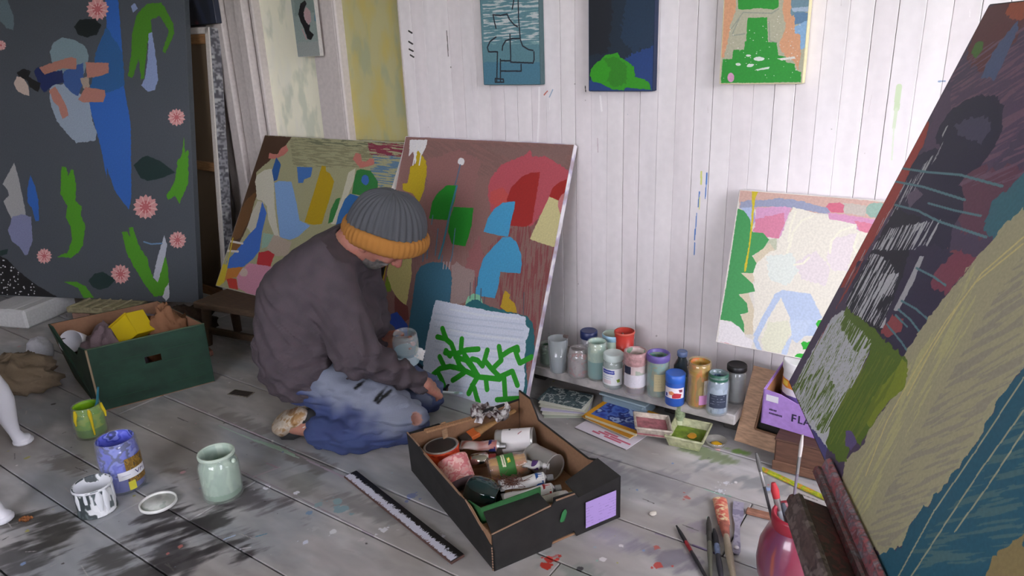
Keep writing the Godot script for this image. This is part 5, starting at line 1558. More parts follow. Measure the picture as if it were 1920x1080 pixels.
func build_person() -> void:
	var base := Vector3(-1.6200, 0.0000, -1.4700)
	var me := thing("person", "man in grey-brown sweater and ripped jeans kneeling and painting with a brush", "person", base)
	var J := {
		"hip_r": [-1.7906, 0.2143, -1.3551],
		"hip_l": [-1.8599, 0.2143, -1.5212],
		"pelvis": [-1.8391, 0.2443, -1.4324],
		"lumbar": [-1.8646, 0.3164, -1.4485],
		"thorax": [-1.8727, 0.4417, -1.4944],
		"upper": [-1.8158, 0.5466, -1.5646],
		"nape": [-1.7514, 0.6011, -1.6193],
		"belly": [-1.7738, 0.3089, -1.5089],
		"shoulder_r": [-1.7132, 0.4913, -1.4462],
		"elbow_r": [-1.5779, 0.3144, -1.3906],
		"wrist_r": [-1.4804, 0.1483, -1.5836],
		"grip_r": [-1.4852, 0.1047, -1.6396],
		"shoulder_l": [-1.8736, 0.5166, -1.7031],
		"elbow_l": [-1.8227, 0.2309, -1.7002],
		"wrist_l": [-1.7394, 0.2054, -1.6449],
		"grip_l": [-1.6837, 0.2032, -1.6765],
		"jar": [-1.6115, 0.2352, -1.6436],
		"head": [-1.6956, 0.6224, -1.6671],
		"hat": [-1.6844, 0.6355, -1.6804],
		"knee_r": [-1.4623, 0.0750, -1.4551],
		"knee_l": [-1.5485, 0.0750, -1.6359],
		"calf_r": [-1.5680, 0.0600, -1.3369],
		"ankle_r": [-1.6717, 0.0600, -1.2987],
		"calf_l": [-1.6450, 0.0600, -1.5215],
		"ankle_l": [-1.7410, 0.0600, -1.4648],
		"toe_r": [-1.8767, 0.0300, -1.2618],
		"heel_r": [-1.7479, 0.1000, -1.2957],
		"toe_l": [-1.8914, 0.0300, -1.3749],
		"heel_l": [-1.7941, 0.1000, -1.4064],
		"sole_r": [-1.8159, 0.8000, -0.9006],
		"sole_l": [-1.8468, 0.9000, -1.1045],
		"hem": [-1.7338, 0.1455, -1.3535],
		"collar": [-1.7291, 0.5814, -1.5752],
		"rip1a": [-1.5740, 0.2038, -1.3660],
		"rip1b": [-1.5722, 0.2154, -1.4054],
		"rip2a": [-1.5101, 0.1695, -1.3840],
		"rip2b": [-1.5193, 0.1865, -1.4460],
		"rip3a": [-1.4996, 0.1636, -1.3866],
		"rip3b": [-1.5018, 0.1784, -1.4487],
		"hole": [-1.3974, 0.1090, -1.4428],
		"seam_a": [-1.7652, 0.4261, -1.3385],
		"seam_b": [-1.6390, 0.2111, -1.4083],
		"brush_a": [-1.4865, 0.0800, -1.6671],
		"brush_b": [-1.4956, 0.0167, -1.7950]}
	var j := {}
	for k in J:
		j[k] = Vector3(J[k][0], J[k][1], J[k][2]) - base
	var F := Vector3(0.923, 0, -0.385)          # the way he faces
	var L := Vector3(-0.385, 0, -0.923)         # to his left
	var U := Vector3.UP
	var head: Vector3 = j.head
	var look := (F * 0.57 - U * 0.82).normalized()
	var crown := (F * 0.82 + U * 0.57).normalized()
	# --- body: one skin, coarse inside the clothes, finer at head and hands
	var st := SurfaceTool.new()
	st.begin(Mesh.PRIMITIVE_TRIANGLES)
	var skin := lin("c08a78")
	var flush := lin("b87264")
	var grey := lin("8c8884")
	var bones := [
		[j.hip_r, j.hip_l, 0.085, 0.085], [j.pelvis, j.lumbar, 0.095, 0.095], [j.lumbar, j.thorax, 0.095, 0.10], [j.thorax, j.upper, 0.10, 0.085],
		[j.upper - L * 0.13, j.upper + L * 0.13, 0.055, 0.055], [j.upper, j.nape, 0.07, 0.058],
		[j.shoulder_r, j.elbow_r, 0.045, 0.036], [j.elbow_r, j.wrist_r, 0.038, 0.024],
		[j.shoulder_l, j.elbow_l, 0.045, 0.036], [j.elbow_l, j.wrist_l, 0.038, 0.024],
		[j.hip_r, j.knee_r, 0.07, 0.05], [j.knee_r, j.ankle_r, 0.048, 0.032], [j.hip_l, j.knee_l, 0.07, 0.05], [j.knee_l, j.ankle_l, 0.048, 0.032],
		[j.ankle_r, j.ankle_r.lerp(j.toe_r, 0.6), 0.03, 0.022], [j.ankle_l, j.ankle_l.lerp(j.toe_l, 0.6), 0.03, 0.022]]
	field_of(bones, 0.012, 0.03).mesh(st, func(_p): return skin)
	var hb := [
		[head - look * 0.02 + crown * 0.01, head + look * 0.012 + crown * 0.02, 0.088, 0.085, 0.03],
		[head + look * 0.03 - crown * 0.02, head + look * 0.045 - crown * 0.07, 0.066, 0.046, 0.03],
		[head + look * 0.05 - crown * 0.082 + L * 0.014, head + look * 0.05 - crown * 0.082 - L * 0.014, 0.026, 0.026, 0.02],
		[head - look * 0.03 - crown * 0.03, j.nape, 0.066, 0.068, 0.03], [j.nape, j.upper, 0.068, 0.066, 0.03],
		[head + look * 0.085 + crown * 0.022 + L * 0.034, head + look * 0.085 + crown * 0.022 - L * 0.034, 0.015, 0.015, 0.012],
		[head + look * 0.092 + crown * 0.012, head + look * 0.115 - crown * 0.022, 0.009, 0.0135, 0.008],
		[head + look * 0.102 - crown * 0.028 + L * 0.012, head + look * 0.102 - crown * 0.028 - L * 0.012, 0.009, 0.009, 0.006],
		[head + look * 0.075 - crown * 0.018 + L * 0.042, head + look * 0.06 - crown * 0.03 + L * 0.045, 0.02, 0.018, 0.015],
		[head + look * 0.075 - crown * 0.018 - L * 0.042, head + look * 0.06 - crown * 0.03 - L * 0.045, 0.02, 0.018, 0.015],
		[head + look * 0.085 - crown * 0.05 + L * 0.018, head + look * 0.085 - crown * 0.05 - L * 0.018, 0.012, 0.012, 0.006],
		[head + look * 0.082 - crown * 0.064 + L * 0.014, head + look * 0.082 - crown * 0.064 - L * 0.014, 0.01, 0.01, 0.005]]
	for s in [-1.0, 1.0]:
		hb.append([head + L * s * 0.088 - crown * 0.004, head + L * s * 0.09 - crown * 0.045 + look * 0.006, 0.014, 0.01, 0.006])
		hb.append([head + L * s * 0.032 + look * 0.078 + crown * 0.004, head + L * s * 0.032 + look * 0.079 + crown * 0.004, 0.013, 0.013, 0.003])
	var hf := field_of(hb, 0.0045, 0.02)
	hf.bone(head + look * 0.096 - crown * 0.057 + L * 0.02, head + look * 0.096 - crown * 0.057 - L * 0.02, 0.003, 0.003, 0.004, true)
	var hn := FastNoiseLite.new()
	hn.frequency = 60.0
	hf.mesh(st, func(p: Vector3) -> Color:
		var q := p - head
		var a := q.dot(look)
		var b := q.dot(crown)
		var s := absf(q.dot(L))
		var v := hn.get_noise_3dv(p)
		if b < -0.035 + v * 0.012 and a > 0.035 and (b < -0.066 or a > 0.06) and not (b > -0.075 and b < -0.046 and s < 0.022 and a > 0.09 and v < 0.1):
			return grey.lerp(lin("5c5856"), clampf(v + 0.4, 0.0, 1.0))
		if b < 0.002 and b > -0.002 and a > 0.08 and s > 0.022 and s < 0.042:
			return lin("2a201c")
		return skin.lerp(flush, clampf(0.45 + v * 0.6 + (0.4 if a > 0.09 else 0.0), 0.0, 1.0)))
	# hands
	var fore: Vector3 = (j.grip_r - j.wrist_r).normalized()
	var hr := Field.new(j.wrist_r - Vector3.ONE * 0.16, j.wrist_r + Vector3.ONE * 0.19, 0.0035)
	hr.bone(j.elbow_r.lerp(j.wrist_r, 0.55), j.wrist_r, 0.032, 0.024, 0.02)
	var palm_r := (-U * 0.75 + L * 0.65).normalized()
	palm_r = (palm_r - fore * palm_r.dot(fore)).normalized()
	skin_hand(hr, j.wrist_r, fore, palm_r, [1.05, 1.2, 1.25, 1.3], 1.0 if fore.cross(palm_r).dot(L) > 0.0 else -1.0)
	hr.mesh(st, func(p: Vector3) -> Color: return skin.lerp(flush, clampf(0.5 + hn.get_noise_3dv(p) * 0.8, 0.0, 1.0)))
	var fl: Vector3 = (j.grip_l - j.wrist_l).normalized()
	var hl := Field.new(j.wrist_l - Vector3.ONE * 0.16, j.wrist_l + Vector3.ONE * 0.19, 0.0035)
	hl.bone(j.elbow_l.lerp(j.wrist_l, 0.55), j.wrist_l, 0.032, 0.024, 0.02)
	var palm_l: Vector3 = j.jar - j.wrist_l
	palm_l = (palm_l - fl * palm_l.dot(fl)).normalized()
	skin_hand(hl, j.wrist_l, fl, palm_l, [0.62, 0.62, 0.62, 0.66], 1.0 if fl.cross(palm_l).dot(U) > 0.0 else -1.0)
	hl.mesh(st, func(p: Vector3) -> Color: return skin.lerp(flush, clampf(0.5 + hn.get_noise_3dv(p) * 0.8, 0.0, 1.0)))
	st.index()
	var sm := cloth_material(0.55, 20.0, 0.0)
	sm.subsurf_scatter_enabled = true
	sm.subsurf_scatter_strength = 0.12
	part("body", st.commit(), sm, me)
	# --- sweater
	var tors := [
		[j.pelvis - L * 0.1, j.pelvis + L * 0.1, 0.125, 0.125, 0.06], [j.lumbar - L * 0.075, j.lumbar + L * 0.075, 0.135, 0.135, 0.06],
		[j.thorax - L * 0.085, j.thorax + L * 0.085, 0.14, 0.14, 0.07], [j.upper - L * 0.11, j.upper + L * 0.11, 0.098, 0.098, 0.07],
		[j.belly - L * 0.06, j.belly + L * 0.06, 0.11, 0.11, 0.06], [j.upper, j.nape.lerp(j.upper, 0.6), 0.085, 0.074, 0.03],
		[j.shoulder_r, j.elbow_r, 0.082, 0.072, 0.035], [j.elbow_r, j.wrist_r - (j.wrist_r - j.elbow_r) * 0.1, 0.066, 0.036, 0.03],
		[j.shoulder_l, j.elbow_l, 0.08, 0.068, 0.04], [j.elbow_l, j.wrist_l - (j.wrist_l - j.elbow_l) * 0.06, 0.062, 0.036, 0.03]]
	var sf := field_of(tors, 0.008, 0.04)
	var fold := FastNoiseLite.new()
	fold.seed = 3
	fold.frequency = 1.0
	fold.fractal_octaves = 2
	var drape := (F * 0.75 - U * 0.66).normalized()
	var across := (F * 0.66 + U * 0.75).normalized()
	var arm: Vector3 = (j.wrist_r - j.elbow_r).normalized()
	var hem := func(p: Vector3) -> float:
		return (p - j.hem).dot((U * 0.97 - F * 0.2).normalized()) + 3.0 * maxf(0.0, (p - j.hem).dot(F) - 0.12)
	sf.change(func(p: Vector3, d: float) -> float:
		var v := fold.get_noise_3d(p.dot(drape) * 3.5, p.dot(across) * 19.0, p.dot(L) * 4.0)
		var low := clampf(1.0 - (p.y - j.lumbar.y) * 3.0, 0.25, 1.0)
		var out := d - (absf(v) * 0.026 - 0.006) * low
		# the hem rides up in bunched folds
		var bunch := clampf((j.lumbar.y + 0.06 - p.y) * 9.0, 0.0, 1.0)
		out -= bunch * 0.0055 * sin(p.dot((U * 0.93 - F * 0.36).normalized()) * 120.0 + fold.get_noise_3dv(p * 5.0) * 2.5)
		# creases round the sleeve
		var along: float = (p - j.elbow_r).dot(arm)
		if along > -0.05 and (p - j.elbow_r - arm * along).length() < 0.12:
			out -= 0.005 * clampf((j.wrist_r.distance_to(j.elbow_r) - along - 0.02) / 0.07, 0.0, 1.0) * sin(along * 125.0 + p.dot(U) * 50.0 + fold.get_noise_3dv(p * 6.0) * 2.5)
		# round collar
		if p.distance_to(j.collar) < 0.13:
			out = maxf(out, (p - j.collar).dot((F * 0.62 + U * 0.78).normalized()))
		return maxf(out, -hem.call(p)))
	# groove where the sleeve presses on the trunk
	sf.bone(j.seam_a, j.seam_b, 0.006, 0.005, 0.03, true)
	# neck opening
	sf.bone(j.nape.lerp(j.upper, 0.3), head, 0.07, 0.085, 0.006, true)
	var wool := lin("4a4248")
	var wool2 := lin("554b51")
	field_part("sweater", sf, func(p: Vector3) -> Color: return wool.lerp(wool2, clampf(0.5 + fold.get_noise_3dv(p * 14.0), 0.0, 1.0)), cloth_material(0.9, 24.0, 0.05), me)
	# --- jeans
	var legs := [
		[j.hip_r, j.hip_l, 0.105, 0.105, 0.04], [j.hip_r, j.knee_r, 0.098, 0.076, 0.02], [j.hip_l, j.knee_l, 0.098, 0.076, 0.02],
		[j.knee_r, j.calf_r, 0.068, 0.062, 0.012], [j.calf_r, j.ankle_r, 0.062, 0.056, 0.02], [j.knee_l, j.calf_l, 0.068, 0.062, 0.012], [j.calf_l, j.ankle_l, 0.062, 0.056, 0.02]]
	var jf := field_of(legs, 0.0055, 0.02)
	jf.change(func(p: Vector3, d: float) -> float:
		var v := fold.get_noise_3d(p.dot(F) * 7.0, p.dot(U) * 16.0, p.dot(L) * 7.0)
		var out := d - absf(v) * 0.024 + 0.005
		return maxf(out, -(p.y + base.y - 0.002)))
	jf.bone(j.hole, j.hole, 0.017, 0.017, 0.004, true)
	var thigh: Vector3 = (j.knee_r - j.hip_r)
	var rip := func(p: Vector3, a: Vector3, b: Vector3) -> float:
		var t := clampf((p - a).dot(b - a) / (b - a).length_squared(), 0.0, 1.0)
		return (p - a - (b - a) * t).length() + 0.004 * absf(t - 0.45)
	field_part("jeans", jf, func(p: Vector3) -> Color:
		var c := lin("3d4a78")
		var v := fold.get_noise_3dv(p * 9.0) * 0.6
		var t := clampf((p - j.hip_r).dot(thigh) / thigh.length_squared(), 0.0, 1.0)
		var off: float = (p - j.hip_r - thigh * t).dot(U)
		var worn := smoothstep(-0.03, 0.05, off + v * 0.05) * smoothstep(0.0, 0.35, t + v * 0.2) * (1.0 if (p - j.knee_l).dot(L) < -0.06 else 0.25)
		c = c.lerp(lin("8d93a2"), 0.85 * worn)
		c = c.lerp(lin("a7a79c"), clampf(v * 2.4 - 0.9, 0.0, 0.7) * worn)
		c = c.lerp(lin("2c3560"), clampf(-v * 1.6, 0.0, 0.5) * (1.0 - worn))
		var torn: float = min(rip.call(p, j.rip1a, j.rip1b), min(rip.call(p, j.rip2a, j.rip2b), rip.call(p, j.rip3a, j.rip3b)))
		c = c.lerp(lin("101014"), 1.0 - smoothstep(0.005, 0.0095, torn))
		if p.distance_to(j.hole) < 0.019 + v * 0.02:
			c = lin("b4887c")
		return c, cloth_material(0.85, 30.0, 0.04), me)
	# --- shoes: pale worn soles with dark uppers
	var sole_mat := smear_triplanar(["d2c8ba", "c8baa4", "d8cec0", "a8845a", "8a6238"], 51)
	sole_mat.uv1_scale = Vector3.ONE * 3.0
	for s in ["r", "l"]:
		var toe: Vector3 = j["toe_" + s]
		var heel: Vector3 = j["heel_" + s]
		var along: Vector3 = (toe - heel).normalized()
		var flat: Vector3 = j["sole_" + s]
		flat = (flat - along * flat.dot(along)).normalized()
		var wide := along.cross(flat)
		var shoe := Node3D.new()
		shoe.name = "shoe"
		me.add_child(shoe, true)
		shoe.position = heel
		shoe.basis = Basis(along, flat, wide)
		var length := heel.distance_to(toe)
		var sole := Shape.new()
		sole.smooth()
		var outline := []
		for k in 28:
			var a := TAU * k / 28
			var lx := length * 0.5 + cos(a) * length * 0.53
			var w := 0.042 + 0.008 * smoothstep(0.3, 0.8, lx / length) - 0.008 * smoothstep(0.2, 0.45, lx / length) * (1.0 - smoothstep(0.45, 0.7, lx / length))
			outline.append(Vector2(lx, sin(a) * w))
		for k in 28:
			var a: Vector2 = outline[k]
			var b: Vector2 = outline[(k + 1) % 28]
			var c := Vector2(length * 0.5, 0)
			var a2 := c + (a - c) * 0.9
			var b2 := c + (b - c) * 0.9
			sole.face([Vector3(a.x, -0.016, a.y), Vector3(b.x, -0.016, b.y), Vector3(b.x, 0.004, b.y), Vector3(a.x, 0.004, a.y)], Vector3(a.x - c.x, 0, a.y))
			sole.face([Vector3(a.x, 0.004, a.y), Vector3(b.x, 0.004, b.y), Vector3(b2.x, 0.012, b2.y), Vector3(a2.x, 0.012, a2.y)], Vector3(a.x - c.x, 0.05, a.y))
			sole.face([Vector3(a2.x, 0.012, a2.y), Vector3(b2.x, 0.012, b2.y), Vector3(c.x, 0.013, 0)], Vector3.UP)
			sole.face([Vector3(a.x, -0.016, a.y), Vector3(b.x, -0.016, b.y), Vector3(c.x, -0.016, 0)], Vector3.DOWN)
		part("sole", sole.done(), sole_mat, shoe)
		var up := Shape.new()
		up.tube(v3([length * 0.02, -0.03, 0, length * 0.3, -0.036, 0, length * 0.6, -0.036, 0, length * 0.85, -0.028, 0, length * 0.99, -0.02, 0]), [0.04, 0.045, 0.047, 0.042, 0.02], 14, 0.7, Vector3.UP)
		part("upper", up.done(), mat("3c3c3e", 0.8, "grain", 20.0), shoe)
		var strap := Shape.new()
		strap.lump(Vector3(0.004, -0.036, 0), Vector3(0.034, 0.03, 0.043), 0.1, 5, Basis.IDENTITY, 1.0)
		part("heel_strap", strap.done(), mat("38383a", 0.8, "grain", 20.0), shoe)
		if s == "r":
			part("tab", box_mesh(Vector3(0.012, 0.034, 0.004), 0.001), mat("dcdad8", 0.6), shoe, Vector3(0.004, -0.03, (-1.0 if wide.dot(Vector3(0.6, 0.4, 0.7)) < 0.0 else 1.0) * 0.0435))
	# --- knitted hat: ribbed grey crown, ochre rolled cuff
	var hat := Node3D.new()
	hat.name = "knitted_hat"
	me.add_child(hat)
	hat.position = j.hat
	var ax := (F * 0.30 + U * 0.95 + L * -0.04).normalized()
	var hx := (F - ax * F.dot(ax)).normalized()
	hat.basis = Basis(hx, ax, hx.cross(ax))
	var crown_shape := Shape.new()
	crown_shape.smooth()
	var cols := 204
	var rows := 22
	var dome := func(i: int, k: int) -> Vector3:
		var t := float(i) / rows
		var a := TAU * (k % cols) / cols
		var r := pow(cos(t * PI * 0.5), 0.72) * 0.122
		var y := sin(t * PI * 0.5) * 0.135
		var ribs := 0.0075 * (absf(sin(a * 17.0)) - 0.6) * clampf(r / 0.05, 0.0, 1.0)
		var sag := 0.004 * sin(a * 3.0 + t * 5.0) * (1.0 - t)
		r = max(r + ribs + sag, 0.0)
		return Vector3(cos(a) * r * 1.1, y + 0.002 * sin(a * 5.0), sin(a) * r * 0.98)
	for i in rows:
		for k in cols:
			var q := [dome.call(i, k), dome.call(i, k + 1), dome.call(i + 1, k + 1), dome.call(i + 1, k)]
			if i == rows - 1:
				q = [q[0], q[1], Vector3(0, 0.135, 0)]
			crown_shape.face(q, q[0] + Vector3(0, 0.02, 0))
	part("crown", crown_shape.done(), mat("56585d", 0.95, "weave", 26.0), hat)
	var cuff := Shape.new()
	cuff.smooth()
	var roll := func(i: int, k: int) -> Vector3:
		var a := TAU * (k % cols) / cols
		var b := TAU * i / 14.0
		var r := 0.122 + 0.0042 * (absf(sin(a * 24.0)) - 0.5) + cos(b) * 0.0155
		return Vector3(cos(a) * r * 1.1, -0.016 + sin(b) * 0.031 + 0.0025 * sin(a * 4.0 + 1.0), sin(a) * r * 0.98)
	for i in 14:
		for k in cols:
			var q := [roll.call(i, k), roll.call(i, k + 1), roll.call(i + 1, k + 1), roll.call(i + 1, k)]
			var a := TAU * (k + 0.5) / cols
			cuff.face(q, (q[0] + q[2]) * 0.5 - Vector3(cos(a) * 0.136, -0.016, sin(a) * 0.121))
	part("cuff", cuff.done(), mat("b37a38", 0.95, "weave", 26.0), hat)
	# --- what he holds
	var jar := thing("paint_jar", "open glass jar of pale blue paint held in the man's far hand", "jar", j.jar + base - Vector3(0, 0.055, 0))
	jar.rotation = Vector3(0.1, 0, -0.12)
	jar_parts(jar, 0.045, 0.112, 0.04, "e4eaec", 0.2, 0.045, "a9cfe0", null)
	part("spilt_paint", lathe_mesh(v2([0.0, 0.0005, 0.045, 0.0, 0.0468, 0.006, 0.0468, 0.032, 0.0455, 0.036]), 24, 0.01), mat("c9dbe4", 0.4), jar)
	part("paper_rag", rag_mesh(0.04, 0.04, 77, 0.12), mat("e6e6e6", 0.9), jar, Vector3(0.045, 0.035, -0.02), Vector3(0.6, 0.4, -0.9))
	var b0: Vector3 = j.brush_a + base
	var b1: Vector3 = j.brush_b + base
	var dirb := (b1 - b0).normalized()
	var brush := thing("paint_brush", "brush loaded with pale blue paint in the man's near hand", "brush", b0)
	var lb := b0.distance_to(b1)
	part("handle", tube_mesh([-dirb * 0.07, Vector3.ZERO, dirb * (lb - 0.055)], [0.003, 0.005, 0.004], 8), mat("b8bcc0", 0.5), brush)
	part("ferrule", tube_mesh([dirb * (lb - 0.06), dirb * (lb - 0.03)], [0.005, 0.006], 10), metal("c0c4c8", 0.3), brush)
	part("bristles", tube_mesh([dirb * (lb - 0.032), dirb * (lb - 0.015), dirb * lb], [0.0065, 0.0085, 0.004], 10, 0.6), mat("bcd2e2", 0.6), brush)


func smear_triplanar(colors: Array, seed_: int, scale := 5.0) -> StandardMaterial3D:
	var m := smears(colors, seed_, 0.05, 1.0)
	m.uv1_triplanar = true
	m.uv1_scale = Vector3.ONE * scale
	return m


# a small crumpled sheet
func rag_mesh(w: float, h: float, seed_: int, fold := 0.25) -> ArrayMesh:
	var n := FastNoiseLite.new()
	n.seed = seed_
	n.frequency = 0.9
	var s := Shape.new()
	s.smooth()
	var p := func(i: int, k: int, off: float) -> Vector3:
		var x := i / 10.0 - 0.5
		var z := k / 10.0 - 0.5
		return Vector3(x * w, n.get_noise_2d(x * 3.0, z * 3.0) * w * fold * 2.0 + off, z * h)
	for i in 10:
		for k in 10:
			for side in [0.0, -0.0015]:
				s.face([p.call(i, k, side), p.call(i + 1, k, side), p.call(i + 1, k + 1, side), p.call(i, k + 1, side)], Vector3.UP if side == 0.0 else Vector3.DOWN)
	return s.done()

# ---------------------------------------------------------------- jars, tins, tubes

# glass with its paint; lining is the dried paint inside, or null
func jar_parts(t: Node3D, r: float, h: float, neck: float, hex: String, alpha: float, fill_to: float, paint_hex: String, lining: Material, inside_top := 0.0) -> void:
	var w := 0.0028
	part("glass", lathe_mesh(v2([0, 0, r * 0.88, 0, r * 0.97, 0.003, r, 0.009, r, h * 0.7, r * 0.985, h * 0.75, neck + 0.002, h * 0.85, neck, h * 0.87, neck, h * 0.9, neck + 0.0018, h * 0.915, neck + 0.0018, h * 0.935, neck, h * 0.95, neck, h * 0.985, neck - 0.001, h, neck - w, h, neck - w, h * 0.87, r - w - 0.001, h * 0.74, r - w, h * 0.7, r - w, 0.012, r * 0.85, 0.006, 0, 0.006]), 32), glass(hex, alpha), t)
	if lining != null:
		var top := inside_top if inside_top > 0.0 else h * 0.72
		var prof := [0, 0.0065, r * 0.84, 0.0065, r - w - 0.0006, 0.0125, r - w - 0.0006, min(top, h * 0.7)]
		if fill_to > 0.02:
			prof = [r - w - 0.0006, fill_to - 0.002, r - w - 0.0006, fill_to - 0.001, r - w - 0.0006, fill_to, r - w - 0.0006, min(top, h * 0.7)]
		if top > h * 0.75:
			prof.append_array([neck - w - 0.0006, h * 0.865, neck - w - 0.0006, top])
		var back := prof.duplicate()
		for i in range(prof.size() - 2, 3, -2):
			back.append_array([prof[i] - 0.0012, prof[i + 1]])
		part("dried_paint", lathe_mesh(v2(back), 32), lining, t)
	if fill_to > 0.0:
		part("paint", lathe_mesh(v2([0, 0.007, r * 0.82, 0.007, r - w - 0.0006, 0.013, r - w - 0.0006, min(fill_to, h * 0.7), r - w - 0.0006, min(fill_to, h * 0.7), 0, min(fill_to, h * 0.7) - 0.001]), 28), mat(paint_hex, 0.35), t)


func lid_parts(t: Node3D, r: float, y: float, h: float, m: Material) -> void:
	part("lid", lathe_mesh(v2([0, y, r, y, r, y, r + 0.001, y + 0.002, r + 0.001, y + h - 0.003, r - 0.002, y + h, r - 0.004, y + h - 0.001, r - 0.006, y + h - 0.0015, 0, y + h - 0.0015]), 28), m, t)


func label_part(t: Node3D, r: float, y0: float, y1: float, a0: float, a1: float, m: Material, called := "label") -> void:
	var s := Shape.new()
	s.patch(r, y0, y1, a0, a1)
	part(called, s.done(), m, t)


# printed or hand-drawn marks on a label: ops as for the paintings
func print_on(hex: String, ops: Array, w := 128, h := 128) -> StandardMaterial3D:
	var all := [["base", hex, 0, []]]
	all.append_array(ops)
	return picture(paint(all, w, h, 5), 0.6)


# lines of print too small to read
func small_print(hex: String, ink: String, rows: int, seed_: int, x0 := 80, x1 := 900) -> StandardMaterial3D:
	var r := RandomNumberGenerator.new()
	r.seed = seed_
	var ops := []
	for i in rows:
		var y := 100 + 800 * i / rows
		var x := x0
		while x < x1:
			var w := r.randi_range(30, 110)
			if r.randf() < 0.62:
				ops.append(["s", ink, r.randf_range(10.0, 22.0), [x, y, min(x + w, x1), y]])
			x += w + 35
	return print_on(hex, ops)


# angle on a turned thing at «at» that faces the camera's place
func facing(at: Vector3) -> float:
	return atan2(-at.z, -at.x)


func lay(t: Node3D, a: Vector3, b: Vector3, roll := 0.0) -> void:
	# the thing's own y axis runs from a to b
	var y := (b - a).normalized()
	var x := y.cross(Vector3.UP)
	x = x.normalized() if x.length() > 0.05 else Vector3.RIGHT
	t.position = a
	t.basis = Basis(x, y, x.cross(y)) * Basis(Vector3.UP, roll)


func paint_tube(label: String, a: Vector3, b: Vector3, band: Material, body: Material, cap: Material, r := 0.017) -> void:
	var t := thing("paint_tube", label, "paint tube", a, 0.0, "paint tubes in the black tray")
	lay(t, a, b)
	var l := a.distance_to(b)
	var s := Shape.new()
	s.smooth()
	var ring := func(f: float) -> Array:      # flat crimped end at 0, round shoulder at 1
		var out := []
		for k in 16:
			var th := TAU * k / 16
			out.append(Vector3(cos(th) * lerpf(r * 1.35, r, f), f * (l - 0.026), sin(th) * lerpf(0.0015, r, pow(f, 0.7)) + 0.002 * sin(f * 9.0)))
		return out
	for i in 8:
		var p: Array = ring.call(i / 8.0)
		var q: Array = ring.call((i + 1) / 8.0)
		for k in 16:
			var j := (k + 1) % 16
			var mid: Vector3 = (p[k] + q[j]) * 0.5
			s.face([p[k], p[j], q[j], q[k]], Vector3(mid.x, 0, mid.z))
	s.face(ring.call(0.0), Vector3.DOWN)
	part("tube_body", s.done(), body, t)
	part("crimp", box_mesh(Vector3(r * 2.7, 0.012, 0.005), 0.001, Vector3(0, 0.004, 0)), metal("b8b8b8", 0.4), t)
	part("shoulder", lathe_mesh(v2([r, l - 0.027, r, l - 0.024, 0.007, l - 0.018, 0.007, l - 0.014]), 18), metal("c4c4c4", 0.35), t)
	part("band", lathe_mesh(v2([r + 0.0004, l - 0.05, r + 0.0006, l - 0.05, r + 0.0006, l - 0.03, r, l - 0.0295]), 18), band, t)
	part("cap", lathe_mesh(v2([0, l - 0.018, 0.0095, l - 0.018, 0.0095, l - 0.018, 0.0085, l, 0.0085, l, 0, l]), 12), cap, t)

# ---------------------------------------------------------------- black cardboard tray and what lies in it

